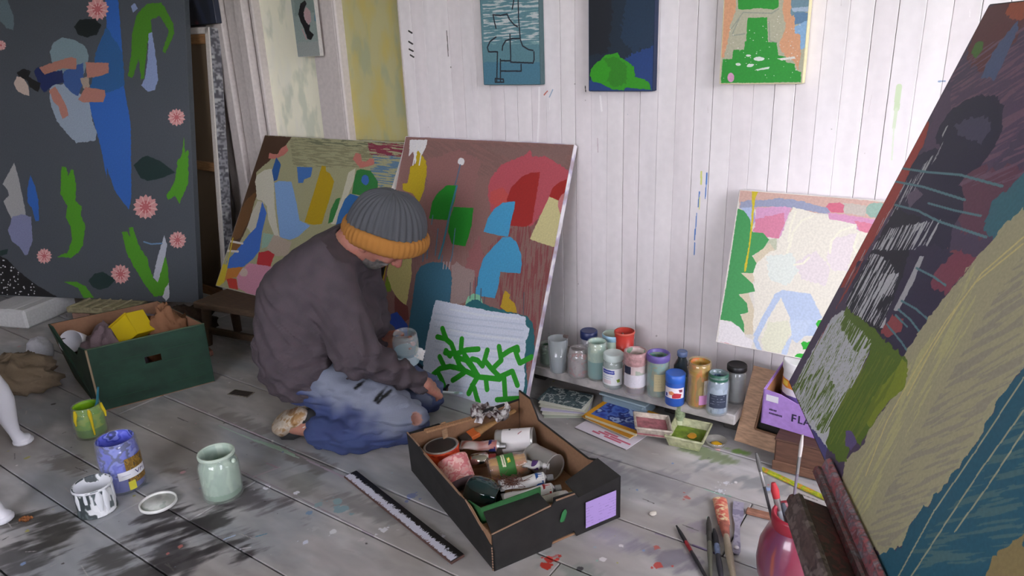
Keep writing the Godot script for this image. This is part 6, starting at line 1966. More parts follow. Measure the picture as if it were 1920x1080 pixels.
func build_black_tray() -> void:
	var c := Vector3(-0.865, 0, -1.115)
	var t := thing("cardboard_tray", "open black cardboard fruit tray full of paint tubes and jars on the floor", "box", c)
	t.basis = Basis(Vector3(-0.903, 0, -0.43), Vector3.UP, Vector3(0.43, 0, -0.903))
	var lx := 0.52
	var lz := 0.385
	var black := mat("2a2827", 0.6, "dirt", 4.0)
	var brown := mat("a07a5c", 0.85, "grain", 5.0)
	var cut := mat("9c7c66", 0.9, "grain", 8.0)
	var s := Shape.new()
	# near end: outer panel with a notch below and a raised tab
	s.sheet(v3([0, 0.0, 0, 0, 0, 0.165, 0, 0.018, 0.17, 0, 0.02, 0.235, 0, 0, 0.243, 0, 0, lz, 0, 0.128, lz, 0, 0.113, 0.25, 0, 0.128, 0.24, 0, 0.13, 0.18, 0, 0.118, 0.168, 0, 0.104, 0]), 0.004, Vector3.LEFT)
	part("end_panel", s.done(), black, t)
	s = Shape.new()
	s.sheet(v3([0, 0.104, 0, 0, 0.118, 0.168, 0.075, 0.126, 0.168, 0.09, 0.12, 0.02]), 0.004, Vector3.UP)
	part("corner_flap", s.done(), black, t)
	s = Shape.new()
	s.sheet(v3([0, 0.114, 0.25, 0, 0.128, lz, 0.085, 0.142, lz - 0.012, 0.06, 0.128, 0.25]), 0.004, Vector3.UP)
	part("corner_flap", s.done(), black, t)
	s = Shape.new()
	s.sheet(v3([0.006, 0.01, 0.17, 0.006, 0.01, 0.245, 0.006, 0.13, 0.24, 0.006, 0.136, 0.18]), 0.004, Vector3.LEFT)
	part("end_tab", s.done(), black, t)
	# left long side, with the step in its rim
	s = Shape.new()
	s.sheet(v3([0, 0, 0, lx, 0, 0, lx, 0.13, -0.004, 0.43, 0.13, -0.004, 0.4, 0.12, -0.003, 0.17, 0.116, -0.002, 0.14, 0.12, -0.002, 0.05, 0.085, -0.001, 0.02, 0.07, 0, 0, 0.07, 0]), 0.004, Vector3.FORWARD)
	part("side_panel", s.done(), black, t)
	s = Shape.new()
	s.sheet(v3([0.01, 0.004, 0.007, lx - 0.01, 0.004, 0.007, lx - 0.01, 0.126, 0.003, 0.11, 0.118, 0.003, 0.07, 0.1, 0.003, 0.01, 0.1, 0.003]), 0.003, Vector3.BACK)
	part("inner_panel", s.done(), brown, t)
	# far end and right side
	s = Shape.new()
	s.sheet(v3([lx, 0, 0, lx, 0, lz, lx, 0.13, lz, lx, 0.13, 0.26, lx, 0.115, 0.24, lx, 0.115, 0.12, lx, 0.13, 0.1, lx, 0.13, 0]), 0.004, Vector3.RIGHT)
	part("end_panel", s.done(), black, t)
	s = Shape.new()
	s.sheet(v3([lx - 0.006, 0.004, 0.006, lx - 0.006, 0.004, lz - 0.006, lx - 0.006, 0.126, lz - 0.006, lx - 0.006, 0.112, 0.2, lx - 0.006, 0.126, 0.006]), 0.003, Vector3.LEFT)
	part("inner_panel", s.done(), brown, t)
	s = Shape.new()
	s.sheet(v3([0, 0, lz, lx, 0, lz, lx, 0.16, lz + 0.004, lx - 0.07, 0.16, lz + 0.004, lx - 0.12, 0.11, lz, 0.14, 0.11, lz, 0.1, 0.128, lz, 0, 0.128, lz]), 0.004, Vector3.BACK)
	part("side_panel", s.done(), black, t)
	s = Shape.new()
	s.sheet(v3([0.006, 0.004, lz - 0.006, lx - 0.006, 0.004, lz - 0.006, lx - 0.006, 0.156, lz - 0.002, lx - 0.07, 0.156, lz - 0.002, lx - 0.12, 0.107, lz - 0.006, 0.14, 0.107, lz - 0.006, 0.1, 0.12, lz - 0.006, 0.006, 0.12, lz - 0.006]), 0.003, Vector3.FORWARD)
	part("inner_panel", s.done(), brown, t)
	part("base_panel", box_mesh(Vector3(lx - 0.01, 0.005, lz - 0.01), 0.001, Vector3(lx / 2, 0.004, lz / 2)), brown, t)
	# bare corrugated edges of the board along the rim
	s = Shape.new()
	for e in [[0.004, 0.105, 0, 0.004, 0.119, 0.168], [0.0, 0.132, 0.182, 0.0, 0.13, 0.238], [0.43, 0.1315, -0.002, lx, 0.1315, -0.002], [0.17, 0.1175, 0, 0.4, 0.1215, -0.001], [0.05, 0.0865, 0.001, 0.14, 0.1215, 0]]:
		var a := Vector3(e[0], e[1], e[2])
		var b := Vector3(e[3], e[4], e[5])
		s.tube([a, b], [0.0024, 0.0024], 6)
	for k in 9:
		s.box(Vector3(0.001, 0.006 + k * 0.0078, -0.003), Vector3(0.004, 0.005, 0.003), 0.001)
	part("torn_edge", s.done(), cut, t)
	# green board folded into the near left corner
	s = Shape.new()
	s.sheet(v3([0.075, 0.085, 0.012, 0.06, 0.085, 0.175, 0.06, 0.138, 0.175, 0.078, 0.128, 0.012]), 0.004, Vector3.LEFT)
	s.sheet(v3([0.075, 0.085, 0.012, 0.16, 0.07, 0.012, 0.15, 0.11, 0.01, 0.078, 0.128, 0.01]), 0.004, Vector3.FORWARD)
	part("green_flap", s.done(), mat("2e6b38", 0.7, "grain", 6.0), t)
	part("paper_label", box_mesh(Vector3(0.0012, 0.078, 0.098), 0.0003, Vector3(-0.0045, 0.055, 0.318)), smallest_label(), t)
	s = Shape.new()
	s.lump(Vector3(-0.0035, 0.078, 0.2), Vector3(0.0012, 0.02, 0.008), 0.5, 4, Basis(Vector3.RIGHT, 0.4), 2.0, 6, 10)
	part("paint_splash", s.done(), mat("2f7a44", 0.5), t)

	# --- contents
	var steel := dull_steel()
	var o: Node3D
	# red-orange tin with black lid
	o = thing("paint_tin", "squat red-orange paint tin with a dark lid at the tray's left corner", "tin", Vector3(-1.228, 0.012, -1.372))
	o.rotation.z = 0.12
	part("tin_body", lathe_mesh(v2([0, 0, 0.05, 0, 0.052, 0.003, 0.052, 0.003, 0.052, 0.078, 0.052, 0.078, 0.054, 0.082, 0.05, 0.086]), 30), smears(["d2452a", "c23a20", "e0562c", "b83018"], 61), o)
	part("tin_rim", lathe_mesh(v2([0.05, 0.084, 0.053, 0.088, 0.048, 0.09, 0.045, 0.086]), 30), steel, o)
	part("lid", lathe_mesh(v2([0, 0.084, 0.046, 0.084, 0.046, 0.084, 0.045, 0.089, 0.04, 0.088, 0, 0.087]), 30), mat("2e2c2e", 0.4), o)
	# pink tub leaning back on its rim
	var a := Vector3(-1.118, 0.03, -1.318)
	var b := Vector3(-1.185, 0.1, -1.35)
	o = thing("paint_tub", "leaning tub crusted all over with pink paint in the black tray", "tub", a)
	lay(o, a, b)
	part("tub_body", lathe_mesh(v2([0, 0, 0.04, 0, 0.042, 0.004, 0.045, 0.082, 0.043, 0.088, 0.036, 0.09, 0, 0.088]), 30, 0.01), smears(["e89a98", "e2a8a4", "d87c80", "eec0b8", "e09490"], 62, 0.06, 0.7), o)
	part("rim_ring", lathe_mesh(v2([0.0405, -0.001, 0.0435, 0.0, 0.0445, 0.016, 0.0425, 0.018]), 30), mat("5c4a54", 0.5), o)
	part("base_skin", lathe_mesh(v2([0, -0.002, 0.041, -0.002, 0.041, 0.0005]), 24), mat("4a3f48", 0.6), o)
	# dark teal jar lying with its mouth to the right
	a = Vector3(-1.075, 0.056, -1.29)
	b = Vector3(-0.985, 0.052, -1.305)
	o = thing("glass_jar", "tipped dark teal glass jar lying at the front of the black tray", "jar", a)
	lay(o, a, b)
	part("glass", lathe_mesh(v2([0, 0, 0.034, 0.001, 0.041, 0.008, 0.044, 0.03, 0.042, 0.062, 0.036, 0.078, 0.033, 0.083, 0.034, 0.092, 0.033, 0.096, 0.029, 0.096, 0.029, 0.08, 0.037, 0.06, 0.039, 0.03, 0.035, 0.008, 0, 0.006]), 32), gloss("0c3034", 0.05), o)
	# orange jar with green label
	a = Vector3(-1.085, 0.05, -1.395)
	b = Vector3(-1.005, 0.062, -1.475)
	o = thing("glass_jar", "orange jar with a green label lying across the middle of the tray", "jar", a)
	lay(o, a, b, 0.6)
	jar_parts(o, 0.036, 0.115, 0.031, "e8dccc", 0.12, 0.0, "ffffff", smears(["c98a34", "d8a040", "b87a34", "c8703c"], 63), 0.112)
	label_part(o, 0.0362, 0.03, 0.078, 0.2, 3.6, print_on("3c7a34", [["p", "d8c23c", 4, [480, 260, 600, 240, 620, 420, 500, 440]], ["p", "e8e0c8", 3, [300, 560, 700, 540, 700, 760, 300, 770]], ["s", "3c7a34", 40, [350, 650, 640, 640]], ["p", "d88a78", 3, [100, 200, 240, 200, 240, 800, 100, 800]], ["s", "f0ecd8", 30, [520, 300, 560, 380]]]))
	# food can with a ribbed wall, bottom towards the camera's right
	a = Vector3(-1.022, 0.052, -1.525)
	b = Vector3(-0.932, 0.055, -1.505)
	o = thing("food_can", "bare ribbed steel food can lying at the tray's right side", "can", a)
	lay(o, a, b)
	var prof := [0, 0.004, 0.036, 0.004, 0.038, 0.0, 0.04, 0.003, 0.0385, 0.006]
	for k in 12:
		prof.append_array([0.0385, 0.014 + k * 0.006, 0.0373, 0.017 + k * 0.006])
	prof.append_array([0.0385, 0.094, 0.04, 0.097, 0.038, 0.1, 0.036, 0.096, 0.036, 0.096, 0.02, 0.0955, 0, 0.0955])
	part("can_body", lathe_mesh(v2(prof), 36), steel, o)
	# can in a white paper wrapper
	a = Vector3(-1.15, 0.055, -1.53)
	b = Vector3(-1.04, 0.07, -1.585)
	o = thing("food_can", "tin can with a torn white paper wrapper at the back of the tray", "can", a)
	lay(o, a, b, 0.4)
	part("can_body", lathe_mesh(v2([0, 0.004, 0.036, 0.004, 0.038, 0, 0.039, 0.004, 0.0375, 0.008, 0.0375, 0.112, 0.039, 0.116, 0.037, 0.118, 0.036, 0.1, 0, 0.1]), 32), steel, o)
	label_part(o, 0.0378, 0.022, 0.11, 0.0, 6.2, print_on("ece8e8", [["s", "2a2830", 16, [200, 300, 240, 330, 230, 420]], ["s", "2a2830", 18, [330, 260, 420, 300, 400, 420]], ["s", "8a2c34", 14, [430, 620, 520, 600]], ["s", "2a2830", 16, [560, 300, 560, 420, 640, 430]], ["p", "2a2830", 5, [620, 700, 680, 690, 690, 760, 630, 770]], ["s", "8a2c34", 12, [720, 300, 760, 420]], ["s", "2a2830", 14, [150, 640, 300, 660, 320, 740]]]), "paper_wrapper")
	# small chrome-topped bottle
	a = Vector3(-1.16, 0.048, -1.415)
	b = Vector3(-1.09, 0.06, -1.455)
	o = thing("small_bottle", "small shiny silver bottle between the pink tub and orange jar", "bottle", a)
	lay(o, a, b)
	part("bottle_body", lathe_mesh(v2([0, 0, 0.02, 0, 0.022, 0.003, 0.022, 0.045, 0.014, 0.055]), 24), metal("c8c4bc", 0.12), o)
	part("lid", lathe_mesh(v2([0.014, 0.053, 0.015, 0.054, 0.015, 0.072, 0.013, 0.075, 0, 0.075]), 20), mat("8c2c24", 0.4), o)
	# tubes
	var white := smears(["e4e0de", "d8d4d2", "eae8e6", "b8b0ac", "c8bcb4"], 64, 0.05, 0.6)
	paint_tube("white paint tube with a blue band and grey cap in the tray", Vector3(-0.99, 0.078, -1.32), Vector3(-0.885, 0.082, -1.425), mat("2f5fa8", 0.5), white, mat("8a8a8c", 0.5), 0.018)
	paint_tube("white paint tube with a red band nearest the tray's front", Vector3(-0.955, 0.07, -1.285), Vector3(-0.845, 0.078, -1.40), mat("c0282c", 0.5), white, mat("9a9a98", 0.5), 0.017)
	paint_tube("crumpled white paint tube with a navy band beside the wrapped can", Vector3(-1.215, 0.075, -1.435), Vector3(-1.095, 0.075, -1.5), mat("2a2f6c", 0.5), smears(["dcd8d6", "c4b8b4", "b07068", "e0dcd8"], 65, 0.05, 0.6), metal("a8a8a8", 0.4), 0.017)
	paint_tube("dark smeared silver paint tube lying under the wrapped can", Vector3(-1.19, 0.05, -1.5), Vector3(-1.1, 0.06, -1.54), mat("3a3836", 0.5), smears(["6a6866", "3a3836", "8a8886", "4c4a48"], 66), mat("2c2a2a", 0.5), 0.018)
	paint_tube("small white paint tube with a purple band beside the steel can", Vector3(-1.0, 0.07, -1.455), Vector3(-0.93, 0.07, -1.48), mat("5a3a78", 0.5), white, mat("e4e0e0", 0.5), 0.013)
	paint_tube("thin pale tube with an olive cap tucked against the tray's right end", Vector3(-0.905, 0.06, -1.32), Vector3(-0.79, 0.085, -1.385), mat("c8c4b8", 0.5), mat("d8d4cc", 0.5, "grain", 8.0), mat("a0a05c", 0.5), 0.014)
	# a matted dark bristle brush head on the tubes
	o = thing("brush_head", "matted rusty brown bristle head lying on the white tubes", "brush", Vector3(-0.965, 0.088, -1.335))
	var hair := Shape.new()
	for k in 60:
		var p := Vector3(rng.randfn() * 0.014, rng.randf() * 0.008, rng.randfn() * 0.012)
		hair.tube([p, p + Vector3(rng.randfn() * 0.012, 0.006, rng.randfn() * 0.012), p + Vector3(rng.randfn() * 0.02, 0.002, rng.randfn() * 0.02)], [0.0011, 0.0009, 0.0005], 4)
	part("bristles", hair.done(), mat("6a4438", 0.9), o)
	# wide brush and sticks
	o = thing("flat_brush", "wide wooden-handled brush with an orange ferrule in the tray", "brush", Vector3.ZERO)
	lay(o, Vector3(-1.235, 0.07, -1.46), Vector3(-1.15, 0.115, -1.64))
	part("bristles", box_mesh(Vector3(0.04, 0.035, 0.012), 0.003, Vector3(0, 0.016, 0)), mat("4c4038", 0.95, "wood", 30.0), o)
	part("ferrule", box_mesh(Vector3(0.042, 0.03, 0.014), 0.002, Vector3(0, 0.045, 0)), mat("c8642c", 0.5), o)
	part("handle", tube_mesh(v3([0, 0.055, 0, 0, 0.08, 0, 0, 0.13, 0, 0, 0.2, 0]), [0.02, 0.016, 0.01, 0.009], 10, 0.5, Vector3.BACK), mat("b88a58", 0.6, "wood", 8.0), o)
	o = thing("wooden_stick", "flat bare wooden stick across the far left rim of the tray", "stick", Vector3.ZERO)
	lay(o, Vector3(-1.285, 0.137, -1.365), Vector3(-1.2, 0.142, -1.5), PI / 2)
	part("stick_body", box_mesh(Vector3(0.008, 0.15, 0.022), 0.003, Vector3(0, 0.07, 0)), mat("b88a64", 0.7, "wood", 8.0), o)
	o = thing("wooden_stick", "short pale wooden stick poking up beside the red tin", "stick", Vector3.ZERO)
	lay(o, Vector3(-1.235, 0.02, -1.405), Vector3(-1.265, 0.14, -1.42))
	part("stick_body", box_mesh(Vector3(0.018, 0.13, 0.005), 0.002, Vector3(0, 0.065, 0)), mat("b08a68", 0.7, "wood", 8.0), o)
	o = thing("crumpled_packet", "crumpled white and dark printed packet at the far corner of the tray", "packet", Vector3(-1.21, 0.118, -1.585), 0.5)
	part("packet_sheet", rag_mesh(0.12, 0.07, 78, 0.2), smear_triplanar(["e4e0e0", "d8d4d4", "4a3438", "e8e4e4"], 67), o)


func smallest_label() -> StandardMaterial3D:
	var m := small_print("b79bdc", "8f7cb8", 8, 9)
	m.uv1_triplanar = true
	m.uv1_scale = Vector3(9, 12, 10)
	return m


func gloss(hex: String, rough: float) -> StandardMaterial3D:
	var m := StandardMaterial3D.new()
	m.albedo_color = Color(hex)
	m.roughness = rough
	m.clearcoat_enabled = true
	m.clearcoat = 1.0
	m.clearcoat_roughness = 0.03
	return m

# ---------------------------------------------------------------- green crate

func build_green_crate() -> void:
	var t := thing("cardboard_crate", "dark green cardboard crate holding rags and a yellow box", "box", Vector3(-2.5, 0, -1.2))
	var o := Vector3(-2.5, 0, -1.2)
	var bl := Vector3(-2.574, 0.002, -1.035) - o      # bottom corners: near left, near right, far right, far left
	var br := Vector3(-2.43, 0.002, -1.405) - o
	var fr := Vector3(-2.84, 0.002, -1.52) - o
	var fl := Vector3(-2.97, 0.002, -1.13) - o
	var tl := bl + Vector3(0.006, 0.245, 0.003)
	var tr := br + Vector3(0.006, 0.245, 0.003)
	var ur := Vector3(-2.84, 0.25, -1.46) - o
	var ul := Vector3(-2.985, 0.245, -1.09) - o
	var green := mat("224a38", 0.65, "dirt", 3.0)
	var brown := mat("9a7258", 0.85, "grain", 5.0)
	var out := (Vector3.UP.cross(br - bl)).normalized() * -1.0
	if out.dot(bl - fl) < 0:
		out = -out
	# long front with a hand hole: four pieces around it
	var p := func(u: float, v: float) -> Vector3: return bl.lerp(br, u).lerp(tl.lerp(tr, u), v)
	var s := Shape.new()
	for r in [[0, 0.44, 0, 1], [0.58, 1, 0, 1], [0.44, 0.58, 0, 0.57], [0.44, 0.58, 0.68, 1]]:
		s.sheet([p.call(r[0], r[2]), p.call(r[1], r[2]), p.call(r[1], r[3]), p.call(r[0], r[3])], 0.005, out)
	part("front_panel", s.done(), green, t)
	for k in 4:
		var v := 0.16 + 0.19 * k
		for r in [[0.08, 0.42], [0.6, 0.94]]:
			var g := Shape.new()
			g.sheet([p.call(r[0], v) + out * 0.0012, p.call(r[1], v) + out * 0.0012, p.call(r[1], v + 0.012) + out * 0.0012, p.call(r[0], v + 0.012) + out * 0.0012], 0.002, out)
			part("pressed_rib", g.done(), mat("1f4631", 0.7), t)
	s = Shape.new()
	for r in [[0.02, 0.44, 0.03, 0.97], [0.58, 0.98, 0.03, 0.97], [0.44, 0.58, 0.03, 0.57], [0.44, 0.58, 0.68, 0.97]]:
		s.sheet([p.call(r[0], r[2]) - out * 0.006, p.call(r[1], r[2]) - out * 0.006, p.call(r[1], r[3]) - out * 0.006, p.call(r[0], r[3]) - out * 0.006], 0.003, -out)
	part("inner_panel", s.done(), brown, t)
	# short left side with a dipped rim
	var q := func(u: float, v: float) -> Vector3: return bl.lerp(fl, u).lerp(tl.lerp(ul, u), v)
	s = Shape.new()
	s.sheet([q.call(0, 0), q.call(1, 0), q.call(1, 1.0), q.call(0.88, 1.0), q.call(0.75, 0.78), q.call(0.35, 0.74), q.call(0.2, 0.95), q.call(0, 1.0)], 0.005, tl - tr)
	part("side_panel", s.done(), green, t)
	s = Shape.new()
	s.sheet([q.call(0.02, 0.02), q.call(0.98, 0.02), q.call(0.98, 0.97), q.call(0.88, 0.97), q.call(0.75, 0.75), q.call(0.35, 0.71), q.call(0.2, 0.92), q.call(0.02, 0.96)].map(func(e): return e + (tr - tl).normalized() * 0.007), 0.003, tr - tl)
	part("inner_panel", s.done(), brown, t)
	s = Shape.new()
	s.sheet([fl, fr, ur, ul], 0.005, -out)
	part("back_panel", s.done(), green, t)
	s = Shape.new()
	s.sheet([fl, fr, ur, ul].map(func(e): return e + out * 0.008), 0.003, out)
	part("inner_panel", s.done(), brown, t)
	s = Shape.new()
	s.sheet([br, fr, ur, tr.lerp(ur, 0.12), tr], 0.005, tr - tl)
	part("side_panel", s.done(), green, t)
	s = Shape.new()
	s.sheet([br, fr, ur, tr].map(func(e): return e + (tl - tr).normalized() * 0.008), 0.003, tl - tr)
	part("inner_panel", s.done(), brown, t)
	s = Shape.new()
	s.sheet([bl, br, fr, fl], 0.004, Vector3.UP)
	part("base_panel", s.done(), brown, t)
	# torn pale edge down the near corner
	part("torn_edge", tube_mesh([bl + out * 0.002, tl + out * 0.002], [0.004, 0.004], 6), mat("9c8a70", 0.9), t)
	part("torn_edge", tube_mesh([tl, tr], [0.0028, 0.0028], 6), mat("4a5c48", 0.9), t)
	# contents
	var c := thing("rag_heap", "mauve crumpled cloth stuffed in the green crate", "cloth", Vector3(-2.735, 0.015, -1.2))
	s = Shape.new()
	s.lump(Vector3(0, 0.1, 0), Vector3(0.125, 0.125, 0.1), 0.45, 12, Basis.IDENTITY, 1.4, 26, 44)
	part("cloth_body", s.done(), mat("8c7880", 0.95, "weave", 12.0), c)
	c = thing("cup", "white cup tipped on its side in the green crate", "cup", Vector3.ZERO)
	lay(c, Vector3(-2.93, 0.15, -1.17), Vector3(-2.86, 0.2, -1.09))
	part("cup_body", lathe_mesh(v2([0, 0, 0.032, 0, 0.034, 0.004, 0.044, 0.085, 0.042, 0.085, 0.031, 0.006, 0, 0.006]), 28), mat("dcdce2", 0.35), c)
	part("paint_drips", tube_mesh(v3([0.041, 0.08, 0.012, 0.038, 0.05, 0.018, 0.036, 0.03, 0.02]), [0.004, 0.005, 0.003], 8), mat("26242a", 0.5), c)
	c = thing("plastic_box", "bright yellow plastic box tipped up in the green crate", "box", Vector3(-2.64, 0.245, -1.24))
	c.basis = Basis(Vector3(0.3, 1, 0.2).normalized(), 0.5) * Basis(Vector3(0, 0, 1), 0.5) * Basis(Vector3(1, 0, 0), -0.35)
	s = Shape.new()
	s.box(Vector3(0, -0.045, 0), Vector3(0.1, 0.005, 0.085), 0.002)
	for e in [[0.0475, 0, 0.005, 0.085], [-0.0475, 0, 0.005, 0.085], [0, 0.04, 0.1, 0.005], [0, -0.04, 0.1, 0.005]]:
		s.box(Vector3(e[0], 0, e[1]), Vector3(e[2], 0.09, e[3]), 0.002)
	part("box_body", s.done(), mat("d2b80e", 0.45), c)
	part("box_rim", box_mesh(Vector3(0.106, 0.008, 0.008), 0.002, Vector3(0, 0.043, 0.043)), mat("c4a80c", 0.45), c)
	c = thing("glass_jar", "purple-grey tinted glass jar lying at the back of the green crate", "jar", Vector3.ZERO)
	lay(c, Vector3(-2.82, 0.19, -1.3), Vector3(-2.72, 0.2, -1.38))
	jar_parts(c, 0.045, 0.13, 0.038, "a79cb4", 0.45, 0.0, "ffffff", mat("6a6070", 0.5, "dirt", 12.0), 0.1)
	c = thing("paper_cup", "small white paper cup wedged at the back of the green crate", "cup", Vector3.ZERO)
	lay(c, Vector3(-2.66, 0.17, -1.385), Vector3(-2.64, 0.25, -1.375))
	part("cup_body", lathe_mesh(v2([0, 0, 0.022, 0, 0.03, 0.075, 0.028, 0.075, 0.02, 0.004, 0, 0.004]), 24), mat("d8d8e0", 0.5), c)
	c = thing("crumpled_paper", "crumpled brown wrapping paper rising from the green crate's far corner", "paper", Vector3(-2.6, 0.02, -1.345))
	s = Shape.new()
	s.lump(Vector3(0, 0.13, 0), Vector3(0.075, 0.14, 0.04), 0.6, 14, Basis(Vector3.UP, 1.1), 1.8, 24, 36)
	part("paper_body", s.done(), mat("8a5f42", 0.85, "grain", 6.0), c)

# ---------------------------------------------------------------- shelf plank with jars

func build_jar_shelf() -> void:
	var t := thing("low_shelf", "low white-painted plank shelf along the foot of the boarded wall", "shelf", Vector3(-0.97, 0, -2.08))
	var pm := mat("cbc5c2", 0.55, "dirt", 3.0)
	part("plank", box_mesh(Vector3(0.82, 0.036, 0.22), 0.004, Vector3(0.0, 0.082, -0.005)), pm, t)
	for x in [-0.36, 0.17, 0.375]:
		part("support_block", box_mesh(Vector3(0.05, 0.064, 0.12), 0.003, Vector3(x, 0.032, -0.04)), mat("4a4542", 0.85, "wood", 3.0), t)
	var y := 0.1
	var g := "jars along the low shelf"
	var o: Node3D
	var put := func(label: String, x: float, z: float, category := "jar") -> Node3D:
		return thing("shelf_jar", label, category, Vector3(x, y, z), 0.0, g)
	o = put.call("small jar of dark green paint at the shelf's left end", -1.262, -2.01)
	jar_parts(o, 0.029, 0.085, 0.025, "c8d8cc", 0.2, 0.05, "2a5a3c", smears(["2f6b42", "24523a", "8aa894"], 101), 0.07)
	o = put.call("cloudy clear glass tumbler, second from the shelf's left end", -1.2, -1.985, "glass")
	part("glass", lathe_mesh(v2([0, 0, 0.03, 0, 0.031, 0.003, 0.036, 0.125, 0.0345, 0.125, 0.029, 0.006, 0, 0.006]), 28), glass("c4ccd0", 0.38), o)
	part("cloudy_water", lathe_mesh(v2([0, 0.007, 0.027, 0.007, 0.0285, 0.035, 0.0285, 0.035, 0, 0.035]), 24), mat("98a2b4", 0.2), o)
	part("clip", box_mesh(Vector3(0.02, 0.012, 0.01), 0.003, Vector3(0.02, 0.128, -0.02)), mat("5a4c48", 0.6), o)
	o = put.call("round clear jar with red paint dried inside", -1.118, -1.985)
	jar_parts(o, 0.037, 0.105, 0.03, "ccc4c4", 0.3, 0.012, "6a5c5c", smears(["8a8484", "a84038", "77706f", "918888", "7c7676"], 102, 0.05, 0.8), 0.07)
	o = put.call("jar with a navy lid behind the red-stained jar", -1.125, -2.075)
	jar_parts(o, 0.03, 0.12, 0.026, "c8c8d0", 0.3, 0.06, "70686c", null)
	lid_parts(o, 0.03, 0.11, 0.028, mat("24305c", 0.4))
	o = put.call("tall pale green jar with teal paint in its lower half", -1.052, -2.0)
	jar_parts(o, 0.036, 0.14, 0.034, "d4e4d8", 0.2, 0.072, "5aa0aa", smears(["c2d4c4", "b4ccc0", "d4dcc8"], 103), 0.138)
	o = put.call("pale green beaker standing behind the teal paint jar", -1.035, -2.085, "beaker")
	part("glass", lathe_mesh(v2([0, 0, 0.032, 0, 0.036, 0.14, 0.034, 0.14, 0.03, 0.005, 0, 0.005]), 26), mat("bccfc0", 0.25), o)
	part("blue_rim", lathe_mesh(v2([0.0362, 0.12, 0.0372, 0.121, 0.0374, 0.139, 0.036, 0.1405]), 26), mat("9cc4dc", 0.3), o)
	o = put.call("squat jar with pale cap and blue-banded white label", -0.976, -1.972)
	jar_parts(o, 0.036, 0.115, 0.031, "dbe6e2", 0.2, 0.0, "ffffff", mat("c4d2cc", 0.4, "dirt", 10.0), 0.1)
	lid_parts(o, 0.033, 0.1, 0.024, mat("cddad6", 0.35))
	label_part(o, 0.0362, 0.018, 0.078, facing(o.position) - 0.9, facing(o.position) + 1.3, print_on("e0e2e4", [["p", "3a489c", 3, [80, 60, 640, 90, 640, 330, 90, 300]], ["s", "cfd4ea", 40, [150, 190, 580, 210]], ["p", "7f9a2c", 4, [720, 640, 860, 620, 900, 800, 760, 840]], ["s", "8890b8", 24, [100, 470, 560, 480]], ["s", "8890b8", 24, [100, 590, 480, 600]], ["p", "d8c8cc", 3, [120, 680, 500, 680, 500, 900, 120, 900]]]))
	o = put.call("tall red plastic cup behind the blue-labelled jar", -0.99, -2.085, "cup")
	part("cup_body", lathe_mesh(v2([0, 0, 0.026, 0, 0.028, 0.003, 0.034, 0.155, 0.032, 0.155, 0.026, 0.006, 0, 0.006]), 26), mat("c03a30", 0.35), o)
	part("rim_ring", lathe_mesh(v2([0.0335, 0.15, 0.036, 0.152, 0.036, 0.158, 0.033, 0.159]), 26), mat("d05a4a", 0.35), o)
	o = put.call("tall jar with pink-stained top, white label and navy base", -0.893, -1.966)
	jar_parts(o, 0.037, 0.15, 0.036, "e2d8d6", 0.18, 0.03, "23304e", smears(["7c9a80", "d8c0bc", "e0ccc8", "93aa8e"], 104), 0.148)
	part("pink_coat", lathe_mesh(v2([0.0375, 0.108, 0.0384, 0.11, 0.0384, 0.14, 0.037, 0.151, 0.033, 0.152, 0.033, 0.142]), 28, 0.012), mat("d8a8a8", 0.4, "dirt", 14.0), o)
	label_part(o, 0.0372, 0.034, 0.078, facing(o.position) - 1.2, facing(o.position) + 1.2, mat("d6d2da", 0.6, "grain", 12.0))
	label_part(o, 0.0372, 0.08, 0.106, facing(o.position) + 0.4, facing(o.position) + 1.1, mat("262a40", 0.6), "torn_label")
	o = put.call("wide jar with violet rim, teal paint and a tan label", -0.822, -1.985)
	jar_parts(o, 0.037, 0.15, 0.0355, "c8d4cc", 0.2, 0.0, "ffffff", smears(["4a8478", "5c7a68", "7a8a78", "548c84", "8a8460"], 105, 0.03, 1.2), 0.14)
	part("violet_rim", lathe_mesh(v2([0.0365, 0.128, 0.0382, 0.13, 0.0384, 0.148, 0.036, 0.1515, 0.0325, 0.151, 0.0325, 0.135]), 28), mat("6a5a9c", 0.35), o)
	label_part(o, 0.0372, 0.03, 0.09, facing(o.position) - 0.7, facing(o.position) + 0.3, small_print("b8ac84", "8a8468", 5, 12))
	o = put.call("dark slim bottle behind the blue tub", -0.77, -2.06, "bottle")
	part("bottle_body", lathe_mesh(v2([0, 0, 0.024, 0, 0.026, 0.004, 0.026, 0.09, 0.014, 0.115, 0.014, 0.125]), 24), gloss("2a3438", 0.15), o)
	lid_parts(o, 0.016, 0.123, 0.018, mat("5c6c90", 0.4))
	o = put.call("bright blue plastic tub with a red and white label", -0.752, -1.962, "tub")
	part("tub_body", lathe_mesh(v2([0, 0, 0.029, 0, 0.031, 0.004, 0.031, 0.075, 0.029, 0.082, 0.029, 0.082]), 28), mat("2a55a8", 0.4), o)
	lid_parts(o, 0.031, 0.08, 0.028, mat("2e62bc", 0.4))
	label_part(o, 0.0312, 0.03, 0.066, facing(o.position) - 1.0, facing(o.position) + 1.2, print_on("e0d8dc", [["p", "b02c38", 3, [420, 520, 600, 460, 860, 560, 820, 960, 420, 980]], ["p", "d88a58", 3, [250, 420, 420, 300, 520, 480, 430, 700, 280, 680]], ["p", "7a3048", 3, [700, 120, 900, 150, 900, 420, 760, 400]], ["p", "2a3f90", 3, [60, 560, 180, 560, 180, 900, 60, 900]]]))
	o = put.call("amber-brown jar streaked orange with a pink label", -0.684, -1.985)
	jar_parts(o, 0.035, 0.155, 0.036, "d8b878", 0.2, 0.0, "ffffff", smears(["8a7030", "a8843a", "c06a2c", "6a5a30", "98883c"], 106, 0.03, 0.4), 0.15)
